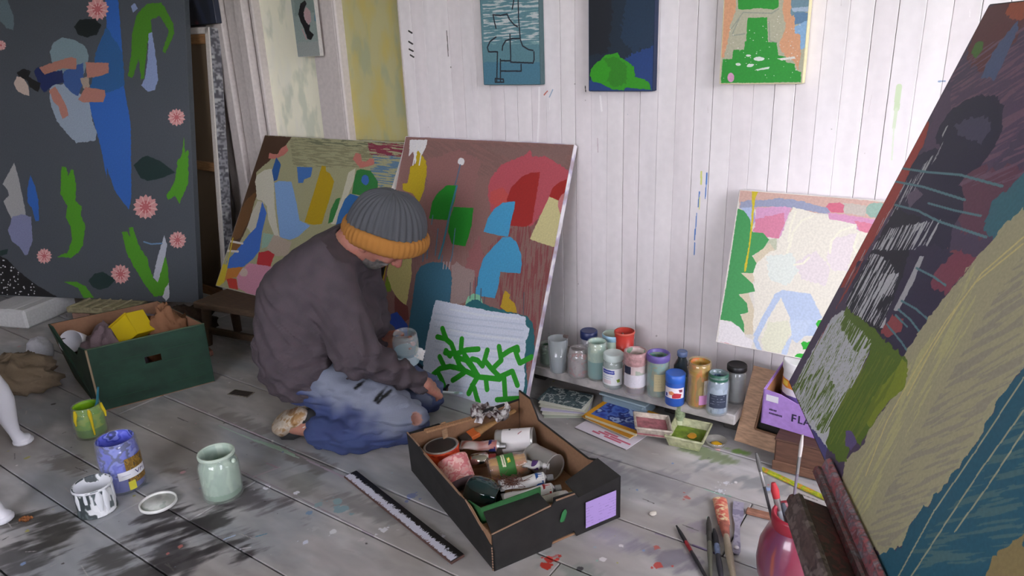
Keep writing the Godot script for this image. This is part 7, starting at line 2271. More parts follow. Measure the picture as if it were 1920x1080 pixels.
	label_part(o, 0.0352, 0.018, 0.05, facing(o.position) - 1.2, facing(o.position) - 0.1, mat("d494c4", 0.6))
	label_part(o, 0.0352, 0.05, 0.1, facing(o.position) - 1.0, facing(o.position) - 0.5, smears(["e2dcd8", "d8d0c8", "c8b8a0"], 107), "torn_label")
	o = put.call("clear jar with blue paint film and dark label, near the wooden frame", -0.618, -1.97)
	jar_parts(o, 0.034, 0.135, 0.029, "c4d2dc", 0.22, 0.014, "2f5a9c", smears(["5a7090", "46607c", "7c8a98", "a4b0bc", "3c4c60"], 108), 0.12)
	part("green_film", lathe_mesh(v2([0.0295, 0.112, 0.0305, 0.114, 0.0302, 0.134, 0.027, 0.1355]), 28), mat("2c5a48", 0.4), o)
	label_part(o, 0.0342, 0.03, 0.075, facing(o.position) - 0.9, facing(o.position) + 0.7, small_print("2c3446", "b8c0cc", 4, 14))
	o = put.call("clear jar with a black lid at the shelf's right end", -0.592, -2.07)
	jar_parts(o, 0.031, 0.12, 0.027, "bcc0c0", 0.3, 0.0, "ffffff", mat("767a78", 0.4, "dirt", 12.0), 0.09)
	lid_parts(o, 0.03, 0.11, 0.02, mat("1c1c1e", 0.4))
	# things under the shelf's front edge
	var c := thing("plastic_tub", "translucent grey plastic tub pushed under the low shelf", "container", Vector3(-0.94, 0.0, -2.02), -0.06)
	part("tub_body", box_mesh(Vector3(0.17, 0.05, 0.09), 0.012, Vector3(0, 0.026, 0)), mat("7f929c", 0.3), c)
	part("tub_rim", box_mesh(Vector3(0.18, 0.006, 0.1), 0.002, Vector3(0, 0.053, 0)), mat("93a5ad", 0.3), c)

# ---------------------------------------------------------------- jars on the floor at left

func build_floor_jars() -> void:
	var o := thing("paint_jar", "squat jar of lime green paint with yellow drips beside the crate", "jar", Vector3(-2.43, 0, -0.935))
	jar_parts(o, 0.05, 0.115, 0.044, "d8e4b8", 0.14, 0.04, "3f8a1c", smears(["86b81e", "74b024", "98bc22", "62a422"], 201, 0.03, 0.6), 0.112)
	for a in [-0.1, 0.9, -1.3]:
		var ang: float = facing(o.position) + a
		var d := Vector3(cos(ang), 0, sin(ang))
		part("yellow_drip", tube_mesh([d * 0.0455 + Vector3(0, 0.112, 0), d * 0.0455 + Vector3(0, 0.095, 0), d * 0.0515 + Vector3(0, 0.078, 0), d * 0.0515 + Vector3(0, 0.02 if a == -0.1 else 0.06, 0)], [0.004, 0.0065, 0.0045, 0.0025], 8), mat("ecd020", 0.4), o)
	var b := thing("paint_brush", "teal-handled brush standing in the lime green jar", "brush", Vector3(-2.425, 0.05, -0.94))
	part("handle", tube_mesh(v3([0, 0, 0, 0.022, 0.07, -0.022, 0.036, 0.125, -0.03]), [0.004, 0.005, 0.003], 8), mat("2f7484", 0.4), b)
	part("ferrule", tube_mesh(v3([0, 0, 0, -0.006, -0.02, 0.004]), [0.0045, 0.0045], 8), metal("b4b4b4", 0.3), b)

	o = thing("paint_jar", "tall jar smeared with ultramarine paint, with a white handwritten tag", "jar", Vector3(-2.02, 0, -0.83))
	jar_parts(o, 0.058, 0.165, 0.054, "c4ccec", 0.12, 0.06, "5a62b4", smears(["5f68dc", "6f78e4", "4a54c4", "8c96e8", "3a437c", "5c66d8"], 202, 0.035, 0.9), 0.163)
	label_part(o, 0.0582, 0.032, 0.115, facing(o.position) - 1.25, facing(o.position) - 0.15, smears(["8a6a2c", "7a5c28", "a07c34", "5a4a3c"], 203, 0.04), "old_label")
	label_part(o, 0.0592, 0.052, 0.078, facing(o.position) - 1.2, facing(o.position) + 0.25, print_on("e6e6ec", [["s", "2c3060", 30, [560, 250, 640, 700, 720, 300]], ["s", "2c3060", 26, [760, 700, 780, 350, 860, 400, 800, 500]], ["s", "2c3060", 22, [880, 700, 930, 400]], ["s", "9a9ab8", 18, [120, 500, 380, 520]]], 160, 64), "paper_tag")
	var star := Shape.new()
	var fa: float = facing(o.position) - 0.3
	star.patch(0.0586, 0.014, 0.042, fa - 0.17, fa + 0.17)
	part("yellow_mark", star.done(), mat("d8d040", 0.6), o)

	o = thing("paint_tin", "small open tin dripping with white paint at the left", "tin", Vector3(-1.975, 0, -0.725))
	part("tin_body", lathe_mesh(v2([0, 0.002, 0.048, 0.002, 0.05, 0, 0.0515, 0.003, 0.05, 0.006, 0.05, 0.08, 0.0515, 0.083, 0.05, 0.086, 0.047, 0.084, 0.0475, 0.012, 0, 0.012]), 34), smears(["4a5456", "5c6668", "3c4446", "d8dadc", "e4e6e8", "606a6c"], 204, 0.045, 0.35), o)
	part("white_lining", lathe_mesh(v2([0, 0.014, 0.046, 0.014, 0.0468, 0.02, 0.047, 0.082, 0.0505, 0.0865, 0.052, 0.082, 0.0512, 0.077, 0.0506, 0.078]), 34, 0.01), mat("e2e4e8", 0.35), o)
	for k in 5:
		var ang: float = facing(o.position) + [-1.1, -0.5, -0.15, 0.5, 1.0][k]
		var d := Vector3(cos(ang), 0, sin(ang))
		part("paint_run", tube_mesh([d * 0.0508 + Vector3(0, 0.08, 0), d * 0.0512 + Vector3(0, 0.06, 0), d * 0.0508 + Vector3(0, [0.045, 0.012, 0.02, 0.05, 0.03][k], 0)], [0.004, [0.006, 0.011, 0.012, 0.005, 0.008][k], 0.004], 8, 0.35, d), mat("dfe2e6", 0.35), o)

	o = thing("jar_lid", "white-rimmed jar lid with grey skin of paint lying on the floor", "lid", Vector3(-1.845, 0.0, -0.83))
	o.rotation = Vector3(0.0, 0.3, 0.0)
	part("lid_body", lathe_mesh(v2([0, 0.001, 0.047, 0.001, 0.05, 0.003, 0.0505, 0.011, 0.049, 0.0125, 0.046, 0.011, 0.046, 0.006, 0.046, 0.006, 0, 0.0055]), 36), mat("ecece8", 0.4), o)
	part("paint_skin", lathe_mesh(v2([0, 0.0062, 0.0455, 0.0062, 0.0455, 0.0066, 0, 0.0072]), 32), smears(["c8ccc4", "d0d2cc", "b4bcb4"], 205), o)

	o = thing("paint_jar", "pale green frosted glass jar standing alone on the boards", "jar", Vector3(-1.725, 0, -0.96))
	jar_parts(o, 0.057, 0.142, 0.049, "cfe0d2", 0.18, 0.03, "8fac98", smears(["b0c2b4", "b6c8ba", "aabeb0", "c0d0c0", "b0c4b4", "a8bcb0"], 206, 0.03, 0.25), 0.14)
	part("rim_paint", lathe_mesh(v2([0.0495, 0.133, 0.0512, 0.134, 0.0512, 0.139, 0.0495, 0.143, 0.045, 0.143, 0.0455, 0.125]), 30, 0.008), mat("c2d2c2", 0.4), o)
	part("handle_lug", box_mesh(Vector3(0.012, 0.014, 0.012), 0.004, Vector3(0.048, 0.118, -0.02)), mat("c2d2c2", 0.4), o)

# ---------------------------------------------------------------- by the wall at right

func build_right_corner() -> void:
	# picture frame leaning on the wall
	var t := thing("picture_frame", "empty bare wooden picture frame leaning by the end of the shelf", "frame", Vector3(-0.565, 0.0, -2.0))
	t.rotation = Vector3(-0.5, -0.1, 0.0)
	var wood := mat("c8a080", 0.65, "wood", 4.0)
	var w := 0.47
	var h := 0.245
	var b := 0.054
	for e in [[0, 0, w, 0, w - b, b, b, b], [0, h, w, h, w - b, h - b, b, h - b], [0, 0, 0, h, b, h - b, b, b], [w, 0, w, h, w - b, h - b, w - b, b]]:
		var s := Shape.new()
		s.sheet(v3([e[0], e[1], 0, e[2], e[3], 0, e[4], e[5], 0, e[6], e[7], 0]), 0.022, Vector3.BACK)
		part("frame_rail", s.done(), wood, t)
	for e in [[b, b, w - b, b], [b, h - b, w - b, h - b], [b, b, b, h - b], [w - b, b, w - b, h - b]]:
		part("inner_lip", tube_mesh([Vector3(e[0], e[1], 0.001), Vector3(e[2], e[3], 0.001)], [0.004, 0.004], 6), mat("8a6448", 0.65, "wood", 4.0), t)
	part("backing_board", box_mesh(Vector3(w - 0.02, h - 0.02, 0.004), 0.001, Vector3(w / 2, h / 2, -0.02)), mat("26221f", 0.8, "grain", 6.0), t)
	# brown board box under the purple one
	t = thing("wooden_box", "dark brown wooden box under the purple carton", "box", Vector3(-0.25, 0, -1.942), 0.03)
	part("box_body", box_mesh(Vector3(0.34, 0.098, 0.075), 0.004, Vector3(0, 0.049, 0.0)), mat("6a4838", 0.75, "wood", 3.0), t)
	part("batten", box_mesh(Vector3(0.345, 0.03, 0.006), 0.002, Vector3(0, 0.018, 0.0405)), mat("7a5642", 0.75, "wood", 3.0), t)
	part("batten", box_mesh(Vector3(0.345, 0.006, 0.078), 0.002, Vector3(0, 0.1, 0.0)), mat("5c3e30", 0.75, "wood", 3.0), t)
	# purple carton with print
	t = thing("purple_carton", "open lilac cardboard carton with dark capital letters, half hidden by the easel", "box", Vector3(-0.48, 0.105, -1.965), -0.1)
	var lilac := mat("ab85cc", 0.6, "grain", 4.0)
	var kraft := mat("a9774f", 0.8, "grain", 5.0)
	var s := Shape.new()
	s.sheet(v3([0, 0, 0, 0.3, 0, 0, 0.3, 0.105, 0, 0.1, 0.092, 0, 0.05, 0.108, 0, 0.0, 0.112, 0]), 0.004, Vector3.BACK)
	part("front_panel", s.done(), lilac, t)
	s = Shape.new()
	s.sheet(v3([0, 0, 0, 0, 0, -0.12, 0.012, 0.165, -0.12, 0.0, 0.112, 0]), 0.004, Vector3.LEFT)
	part("side_panel", s.done(), lilac, t)
	s = Shape.new()
	s.sheet(v3([0.006, 0.004, -0.005, 0.006, 0.004, -0.115, 0.016, 0.155, -0.115, 0.006, 0.105, -0.005]), 0.003, Vector3.RIGHT)
	s.sheet(v3([0.004, 0.004, -0.007, 0.296, 0.004, -0.007, 0.296, 0.1, -0.007, 0.1, 0.088, -0.007, 0.004, 0.108, -0.007]), 0.003, Vector3.FORWARD)
	part("inner_panel", s.done(), kraft, t)
	s = Shape.new()
	s.sheet(v3([0, 0, -0.12, 0.3, 0, -0.12, 0.3, 0.15, -0.12, 0.012, 0.16, -0.12]), 0.004, Vector3.FORWARD)
	part("back_panel", s.done(), kraft, t)
	s = Shape.new()
	s.sheet(v3([0.3, 0, 0, 0.3, 0, -0.12, 0.3, 0.15, -0.12, 0.3, 0.105, 0]), 0.004, Vector3.RIGHT)
	part("side_panel", s.done(), lilac, t)
	part("base_panel", box_mesh(Vector3(0.29, 0.004, 0.11), 0.001, Vector3(0.15, 0.003, -0.06)), kraft, t)
	s = Shape.new()
	s.sheet(v3([0.002, 0.108, -0.004, 0.09, 0.09, -0.004, 0.1, 0.06, -0.05, 0.012, 0.085, -0.055]), 0.003, Vector3.UP)
	part("torn_flap", s.done(), kraft, t)
	part("white_sticker", box_mesh(Vector3(0.036, 0.02, 0.001), 0.0003, Vector3(0.028, 0.088, 0.0008)), mat("d8d4dc", 0.6), t)
	text("FLA", 0.024, Vector3(0.085, 0.045, 0.0006), mat("2c2440", 0.7), t)
	for k in 14:      # two lines of print too small to read
		var at := Vector3(0.024 + 0.0044 * (k if k < 5 else k - 5), 0.052 if k < 5 else 0.04, 0.0005)
		part("small_print", box_mesh(Vector3(0.0033, [0.0055, 0.0062, 0.005][k % 3], 0.0005), 0.0001), mat("3c2c50", 0.7), t, at)
	# white tub in the carton
	t = thing("plastic_tub", "big white plastic tub with an orange and purple label in the lilac carton", "tub", Vector3(-0.39, 0.112, -2.03))
	part("tub_body", lathe_mesh(v2([0, 0, 0.042, 0, 0.045, 0.004, 0.052, 0.165, 0.05, 0.17]), 34), mat("dcdada", 0.4), t)
	lid_parts(t, 0.054, 0.165, 0.03, mat("e6e4e4", 0.35))
	label_part(t, 0.0515, 0.06, 0.145, facing(t.position) - 1.3, facing(t.position) + 1.6, print_on("d8d0dc", [["p", "d8842c", 3, [0, 60, 1000, 60, 1000, 360, 0, 360]], ["p", "b83a44", 4, [420, 240, 640, 200, 700, 520, 480, 560]], ["p", "5c4a94", 3, [0, 620, 1000, 600, 1000, 800, 0, 820]], ["p", "e8c84c", 3, [120, 120, 300, 120, 300, 300, 120, 300]], ["s", "f0ece8", 30, [420, 140, 860, 150]]]))
	# magazines and papers
	t = thing("magazine", "yellow-bordered magazine with a blue cover on top of the papers", "magazine", Vector3(-0.92, 0.018, -1.93), -0.12, "magazines on the floor")
	part("pages", box_mesh(Vector3(0.2, 0.012, 0.15), 0.002), mat("d8cfae", 0.8), t)
	part("cover", box_mesh(Vector3(0.206, 0.002, 0.155), 0.0005, Vector3(0, 0.0072, 0)), mat("d8981c", 0.4), t)
	s = Shape.new()
	s.flat()
	s.sheet(v3([-0.085, 0.0088, 0.062, 0.1, 0.0088, 0.062, 0.1, 0.0088, -0.062, -0.085, 0.0088, -0.062]), 0.0004, Vector3.UP)
	part("cover_photo", s.done(), smear_triplanar(["2a3c94", "3450a8", "4c6cb8", "22307c", "9ab0d4", "31449c"], 301, 2.2), t)
	t = thing("magazine", "yellow-edged magazine under the blue-covered one", "magazine", Vector3(-0.925, 0.009, -1.925), -0.22, "magazines on the floor")
	part("pages", box_mesh(Vector3(0.2, 0.008, 0.155), 0.002), mat("d0c6a4", 0.8), t)
	part("cover", box_mesh(Vector3(0.206, 0.002, 0.16), 0.0005, Vector3(0, 0.004, 0)), mat("cf901e", 0.4), t)
	t = thing("paper_sheet", "white sheet with red print under the magazines", "paper", Vector3(-0.92, 0.002, -1.86), -0.18)
	part("sheet_body", box_mesh(Vector3(0.21, 0.002, 0.14), 0.0005), mat("dcd4de", 0.8), t)
	for k in 5:
		part("red_print", box_mesh(Vector3(0.03 + 0.012 * k, 0.0008, 0.008), 0.0002, Vector3(-0.03 + 0.022 * k, 0.0012, 0.05 - 0.011 * (k % 3))), mat("cc6a80", 0.8), t)
	# pile of papers beside the leaning canvas
	var tones := ["5a6a70", "d8d8cc", "cfd0c0", "c8c2d8", "dadacc", "b8c0b0"]
	for k in 6:
		var kind: String = ["dark printed leaflet", "cream paper sheet", "grey-white paper sheet", "lilac-edged paper sheet", "ivory paper sheet", "pale green leaflet"][k]
		t = thing("paper_sheet", "%s in the fanned pile right of the brown canvas" % kind, "paper", Vector3(-1.155 + 0.008 * k, 0.001 + 0.0032 * (5 - k), -1.955 + 0.01 * k), 0.1 + 0.09 * k, "fanned papers by the canvas")
		part("sheet_body", box_mesh(Vector3(0.17, 0.003, 0.11), 0.0006), mat(tones[k], 0.7) if k != 0 else smear_triplanar(["46585e", "56686c", "3c4c52", "b4bcb8", "4c5c60"], 302), t)
	# pink and green plastic paint trays
	t = thing("paint_tray", "cream plastic tray crusted with dusty pink paint beside the magazines", "tray", Vector3(-0.795, 0.0275, -1.88), 0.5, "plastic paint trays")
	t.rotation.z = -0.12
	tray_parts(t, 0.11, 0.1, 0.03, mat("cdbfae", 0.5, "dirt", 10.0), mat("c0767c", 0.5, "dirt", 9.0), 0.02)
	t = thing("paint_tray", "cream plastic tray holding lime green paint with an orange dab", "tray", Vector3(-0.688, 0, -1.925), 0.12, "plastic paint trays")
	tray_parts(t, 0.115, 0.13, 0.038, mat("cfd0a4", 0.5, "dirt", 10.0), mat("8aa834", 0.35, "dirt", 9.0), 0.018)
	s = Shape.new()
	s.lump(Vector3(0.012, 0.02, 0.0), Vector3(0.014, 0.003, 0.018), 0.4, 8, Basis.IDENTITY, 1.5, 8, 14)
	part("orange_dab", s.done(), mat("cf9428", 0.4), t)
	t = thing("sponge_roller", "pale green sponge roller standing upright behind the lime green tray", "roller", Vector3(-0.742, 0.0, -1.99))
	part("roller_sleeve", lathe_mesh(v2([0, 0.03, 0.014, 0.03, 0.0165, 0.034, 0.0165, 0.178, 0.014, 0.182, 0, 0.182]), 22), mat("b4c49c", 0.9, "dirt", 20.0), t)
	part("roller_foot", lathe_mesh(v2([0, 0, 0.022, 0, 0.024, 0.005, 0.016, 0.03, 0, 0.032]), 20), mat("c4c8a4", 0.6), t)
	t = thing("small_dish", "small clear plastic dish with a dab of yellow paint", "dish", Vector3(-0.605, 0, -1.945))
	part("dish_body", lathe_mesh(v2([0, 0.001, 0.026, 0.001, 0.034, 0.018, 0.032, 0.018, 0.025, 0.003, 0, 0.003]), 26), glass("a8a49c", 0.45), t)
	s = Shape.new()
	s.lump(Vector3(0.004, 0.006, 0.004), Vector3(0.017, 0.005, 0.013), 0.4, 9, Basis.IDENTITY, 1.5, 8, 14)
	part("yellow_paint", s.done(), mat("d8a41c", 0.4), t)
	# a stirring stick striped with yellow-green paint
	t = thing("stirring_stick", "flat stick painted lime and orange lying by the brown box", "stick", Vector3(-0.35, 0.004, -1.85), 0.0)
	t.rotation.y = -0.28
	part("stick_body", box_mesh(Vector3(0.2, 0.008, 0.016), 0.002), smear_triplanar(["a8ac24", "b8b42c", "8aa028", "c88a34"], 305), t)
	t = thing("wood_offcut", "small flat offcut of reddish wood beside the red pot", "offcut", Vector3(-0.39, 0.006, -1.66), 0.1)
	part("offcut_body", box_mesh(Vector3(0.065, 0.012, 0.022), 0.003), mat("9a6a54", 0.7, "wood", 6.0), t)
	red_pot()
	loose_brushes()


func text(words: String, size: float, at: Vector3, m: Material, parent: Node3D) -> void:
	var tm := TextMesh.new()
	var f := SystemFont.new()
	f.font_names = PackedStringArray(["Droid Sans"])
	f.font_weight = 700
	tm.font = f
	tm.text = words
	tm.font_size = 32
	tm.pixel_size = size / 23.0
	tm.depth = 0.0006
	tm.horizontal_alignment = HORIZONTAL_ALIGNMENT_LEFT
	part("lettering", tm, m, parent, at)


func tray_parts(t: Node3D, w: float, d: float, h: float, m: Material, paint_m: Material, level: float) -> void:
	var s := Shape.new()
	var k := 0.82
	var r := [Vector2(-w / 2, -d / 2), Vector2(w / 2, -d / 2), Vector2(w / 2, d / 2), Vector2(-w / 2, d / 2)]
	for i in 4:
		var a: Vector2 = r[i]
		var b: Vector2 = r[(i + 1) % 4]
		var mid := (a + b) * 0.5
		s.sheet([Vector3(a.x * k, 0.001, a.y * k), Vector3(b.x * k, 0.001, b.y * k), Vector3(b.x, h, b.y), Vector3(a.x, h, a.y)], 0.003, Vector3(mid.x, 0, mid.y))
	part("tray_wall", s.done(), m, t)
	s = Shape.new()
	for i in 4:
		var a: Vector2 = r[i]
		var b: Vector2 = r[(i + 1) % 4]
		s.tube([Vector3(a.x, h, a.y), Vector3(b.x, h, b.y)], [0.0042, 0.0042], 8)
	part("tray_rim", s.done(), m, t)
	part("tray_base", box_mesh(Vector3(w * k, 0.003, d * k), 0.001, Vector3(0, 0.0025, 0)), m, t)
	var kk := lerpf(k, 1.0, level / h) - 0.06
	part("paint", box_mesh(Vector3(w * kk, level - 0.005, d * kk), 0.001, Vector3(0, level / 2 + 0.002, 0)), paint_m, t)


func red_pot() -> void:
	var t := thing("glass_pot", "bulging glass pot coated in red and magenta paint in front of the easel", "pot", Vector3(-0.259, 0, -1.422))
	part("pot_body", lathe_mesh(v2([0, 0.003, 0.0424, 0.003, 0.0551, 0.0117, 0.0678, 0.0439, 0.0721, 0.0805, 0.0678, 0.1244, 0.0551, 0.158, 0.0445, 0.1726, 0.0435, 0.1902, 0.0477, 0.2019, 0.0445, 0.2063, 0.0403, 0.2019, 0.0392, 0.1756, 0.0509, 0.1521, 0.0615, 0.12, 0.0657, 0.0805, 0.0594, 0.0439, 0, 0.0176]), 40), pot_paint(), t)
	part("red_rim", lathe_mesh(v2([0.0451, 0.1726, 0.0461, 0.1756, 0.049, 0.2004, 0.0456, 0.2085, 0.0392, 0.2048, 0.0387, 0.1756]), 36, 0.01), mat("8c2030", 0.35), t)
	var specs := [
		["long thin black-handled brush leaning left out of the red pot", Vector3(0.0, 0.02, 0.0), Vector3(-0.105, 0.3, -0.05), "2c2a2c", "5c5a58", 0.0035],
		["red-tipped brush with a steel ferrule in the red pot", Vector3(0.02, 0.02, 0.01), Vector3(-0.055, 0.255, -0.02), "8a8c90", "a8242c", 0.0065],
		["tall slim grey brush standing upright in the red pot", Vector3(-0.01, 0.02, 0.0), Vector3(-0.012, 0.37, -0.06), "6c6470", "b4aca8", 0.0032],
		["short blue-grey brush leaning in the red pot", Vector3(0.02, 0.02, 0.0), Vector3(-0.03, 0.21, -0.02), "5c6474", "3c4048", 0.005]]
	for s in specs:
		var b := thing("pot_brush", s[0], "brush", Vector3(-0.259, 0, -1.422), 0.0, "brushes in the red pot")
		var a: Vector3 = s[1]
		var e: Vector3 = s[2]
		part("handle", tube_mesh([a, a.lerp(e, 0.75)], [s[5] * 0.8, s[5]], 8), mat(s[3], 0.5), b)
		part("ferrule", tube_mesh([a.lerp(e, 0.74), a.lerp(e, 0.86)], [s[5] * 1.1, s[5] * 1.2], 8), metal("a4a2a0", 0.35), b)
		part("bristles", tube_mesh([a.lerp(e, 0.855), a.lerp(e, 0.93), e], [s[5] * 1.2, s[5] * 1.4, s[5] * 0.7], 8), mat(s[4], 0.7), b)


func pot_paint() -> StandardMaterial3D:
	var m := smears(["842c3a", "8a3040", "7e2e42", "76304a", "6c3050", "a05038"], 306, 0.02, 0.25)
	m.roughness = 0.3
	m.clearcoat_enabled = true
	m.clearcoat = 0.7
	m.clearcoat_roughness = 0.08
	return m


func loose_brushes() -> void:
	# lying on the boards, bristles away from the camera
	var rows := [
		["thin black-handled brush with a red ring lying left of the others", Vector3(-0.556, 0, -1.50), Vector3(-0.40, 0, -1.33), 0.0045, "26262a", "1e1e20", "b02c34"],
		["slim grey-green brush with a bent dark tip on the floor", Vector3(-0.497, 0, -1.575), Vector3(-0.415, 0, -1.36), 0.006, "6c6c5c", "3a3632", "4a4844"],
		["dark brush with a pale blue stripe beside the wide red one", Vector3(-0.468, 0, -1.535), Vector3(-0.375, 0, -1.33), 0.0065, "2a2c34", "1c1c20", "8494b8"],
		["wide brush caked in coral red and cream paint", Vector3(-0.497, 0, -1.662), Vector3(-0.345, 0, -1.33), 0.0085, "a89a84", "c0564a", "b86a58"]]
	for r in rows:
		var t := thing("loose_brush", r[0], "brush", r[1], 0.0, "brushes lying on the floor")
		var d: Vector3 = r[2] - r[1]
		var y := Vector3(0, r[3] + 0.001, 0)
		var wide: bool = r[0].begins_with("wide")
		part("handle", tube_mesh([y + d * 0.42, y + d * 0.6, y + d], [r[3] * 0.9, r[3] * 1.15, r[3] * 0.6], 10), mat(r[4], 0.5, "grain", 12.0), t)
		part("ferrule", tube_mesh([y + d * 0.28, y + d * 0.44], [r[3] * (1.7 if wide else 1.15), r[3] * 1.0], 10, 0.7 if wide else 1.0), mat(r[6], 0.5, "dirt", 14.0), t)
		part("bristles", tube_mesh([y, y + d * 0.12, y + d * 0.3], [r[3] * (2.3 if wide else 0.5), r[3] * (2.1 if wide else 1.1), r[3] * (1.75 if wide else 1.2)], 10, 0.45 if wide else 0.9), mat(r[5], 0.7) if not wide else smear_triplanar(["b8483c", "c86a58", "d8c89c", "a83c34"], 307), t)
	var k := thing("palette_knife", "lilac-grey palette knife with a rounded end on the floor", "palette knife", Vector3(-0.452, 0, -1.685))
	var d := Vector3(0.06, 0, 0.21)
	var s := Shape.new()
	var side := d.cross(Vector3.UP).normalized()
	var line := [[0.0, 0.014], [0.12, 0.0145], [0.3, 0.0135], [0.45, 0.007], [0.6, 0.0065], [0.8, 0.009], [0.93, 0.0105], [1.0, 0.006]]
	var pts := []
	for e in line:
		pts.append(d * e[0] + side * e[1] + Vector3(0, 0.005, 0))
	for i in range(line.size() - 1, -1, -1):
		pts.append(d * line[i][0] - side * line[i][1] + Vector3(0, 0.005, 0))
	s.sheet(pts, 0.004, Vector3.UP)
	part("blade", s.done(), smear_triplanar(["8a8494", "9a94a4", "7a7488"], 308), k)
	part("pin", lathe_mesh(v2([0, 0.006, 0.006, 0.006, 0.006, 0.008, 0.004, 0.01, 0, 0.01]), 14), mat("c4bcc0", 0.5), k, d * 0.9)

# ---------------------------------------------------------------- easel at right

func build_easel() -> void:
	var o := Vector3(PLANES.p5[0], PLANES.p5[1], PLANES.p5[2])
	var t := thing("easel", "paint-crusted dark wooden easel with a ledge holding the big canvas", "easel", Vector3(o.x, 0, o.z))
	var u := Vector3(PLANES.p5[3], PLANES.p5[4], PLANES.p5[5])
	var v := Vector3(PLANES.p5[6], PLANES.p5[7], PLANES.p5[8])
	var n := u.cross(v)
	var q := Vector3(0, o.y, 0)
	var bas := Basis(u, v, n)
	var crust := smear_triplanar(["5c4040", "6c3c40", "38302e", "7a3034", "5a4a4a", "6a6a70", "3c2c2c", "8a4a48"], 401)
	var s := Shape.new()
	s.box(q + u * 0.8 + v * -0.012 + n * 0.0, Vector3(0.84, 0.02, 0.05), 0.004, bas)
	part("ledge", s.done(), crust, t)
	s = Shape.new()
	s.box(q + u * 0.86 + v * -0.03 + n * 0.055, Vector3(0.74, 0.02, 0.075), 0.004, bas)
	part("tray_board", s.done(), smear_triplanar(["3a2a28", "4a302c", "2c2422", "6a2c2c"], 402), t)
	s = Shape.new()
	s.box(q + u * 0.88 + v * -0.018 + n * 0.095, Vector3(0.7, 0.05, 0.016), 0.004, bas)
	part("front_lip", s.done(), smear_triplanar(["453330", "5a4844", "382a28", "7a6c68"], 403), t)
	s = Shape.new()
	s.box(q + u * 0.77 + v * 0.008 + n * 0.008, Vector3(0.78, 0.03, 0.014), 0.006, bas)
	part("clamp_bar", s.done(), smear_triplanar(["7a4a4c", "8a8a94", "5c3c40", "a4545a", "6a6870", "9c8c94"], 404), t)
	# mast behind the canvas and the feet
	s = Shape.new()
	s.box(q + u * 0.68 + v * 0.35 - n * 0.05, Vector3(0.05, 1.5, 0.04), 0.004, bas)
	part("mast", s.done(), crust, t)
	var foot := q + u * 0.68 - v * 0.4
	for e in [[u * 0.25, "leg"], [u * -0.2, "leg"]]:
		var a: Vector3 = q + u * 0.68 + v * 0.1 - n * 0.06
		var b: Vector3 = Vector3(foot.x, 0.012, foot.z) + e[0] - n * 0.02
		part(e[1], tube_mesh([a, b], [0.02, 0.02], 4), crust, t)
	part("leg", tube_mesh([q + u * 0.68 + v * 0.9 - n * 0.07, Vector3(0.72, 0.012, 0.55)], [0.02, 0.02], 4), crust, t)

# ---------------------------------------------------------------- at left

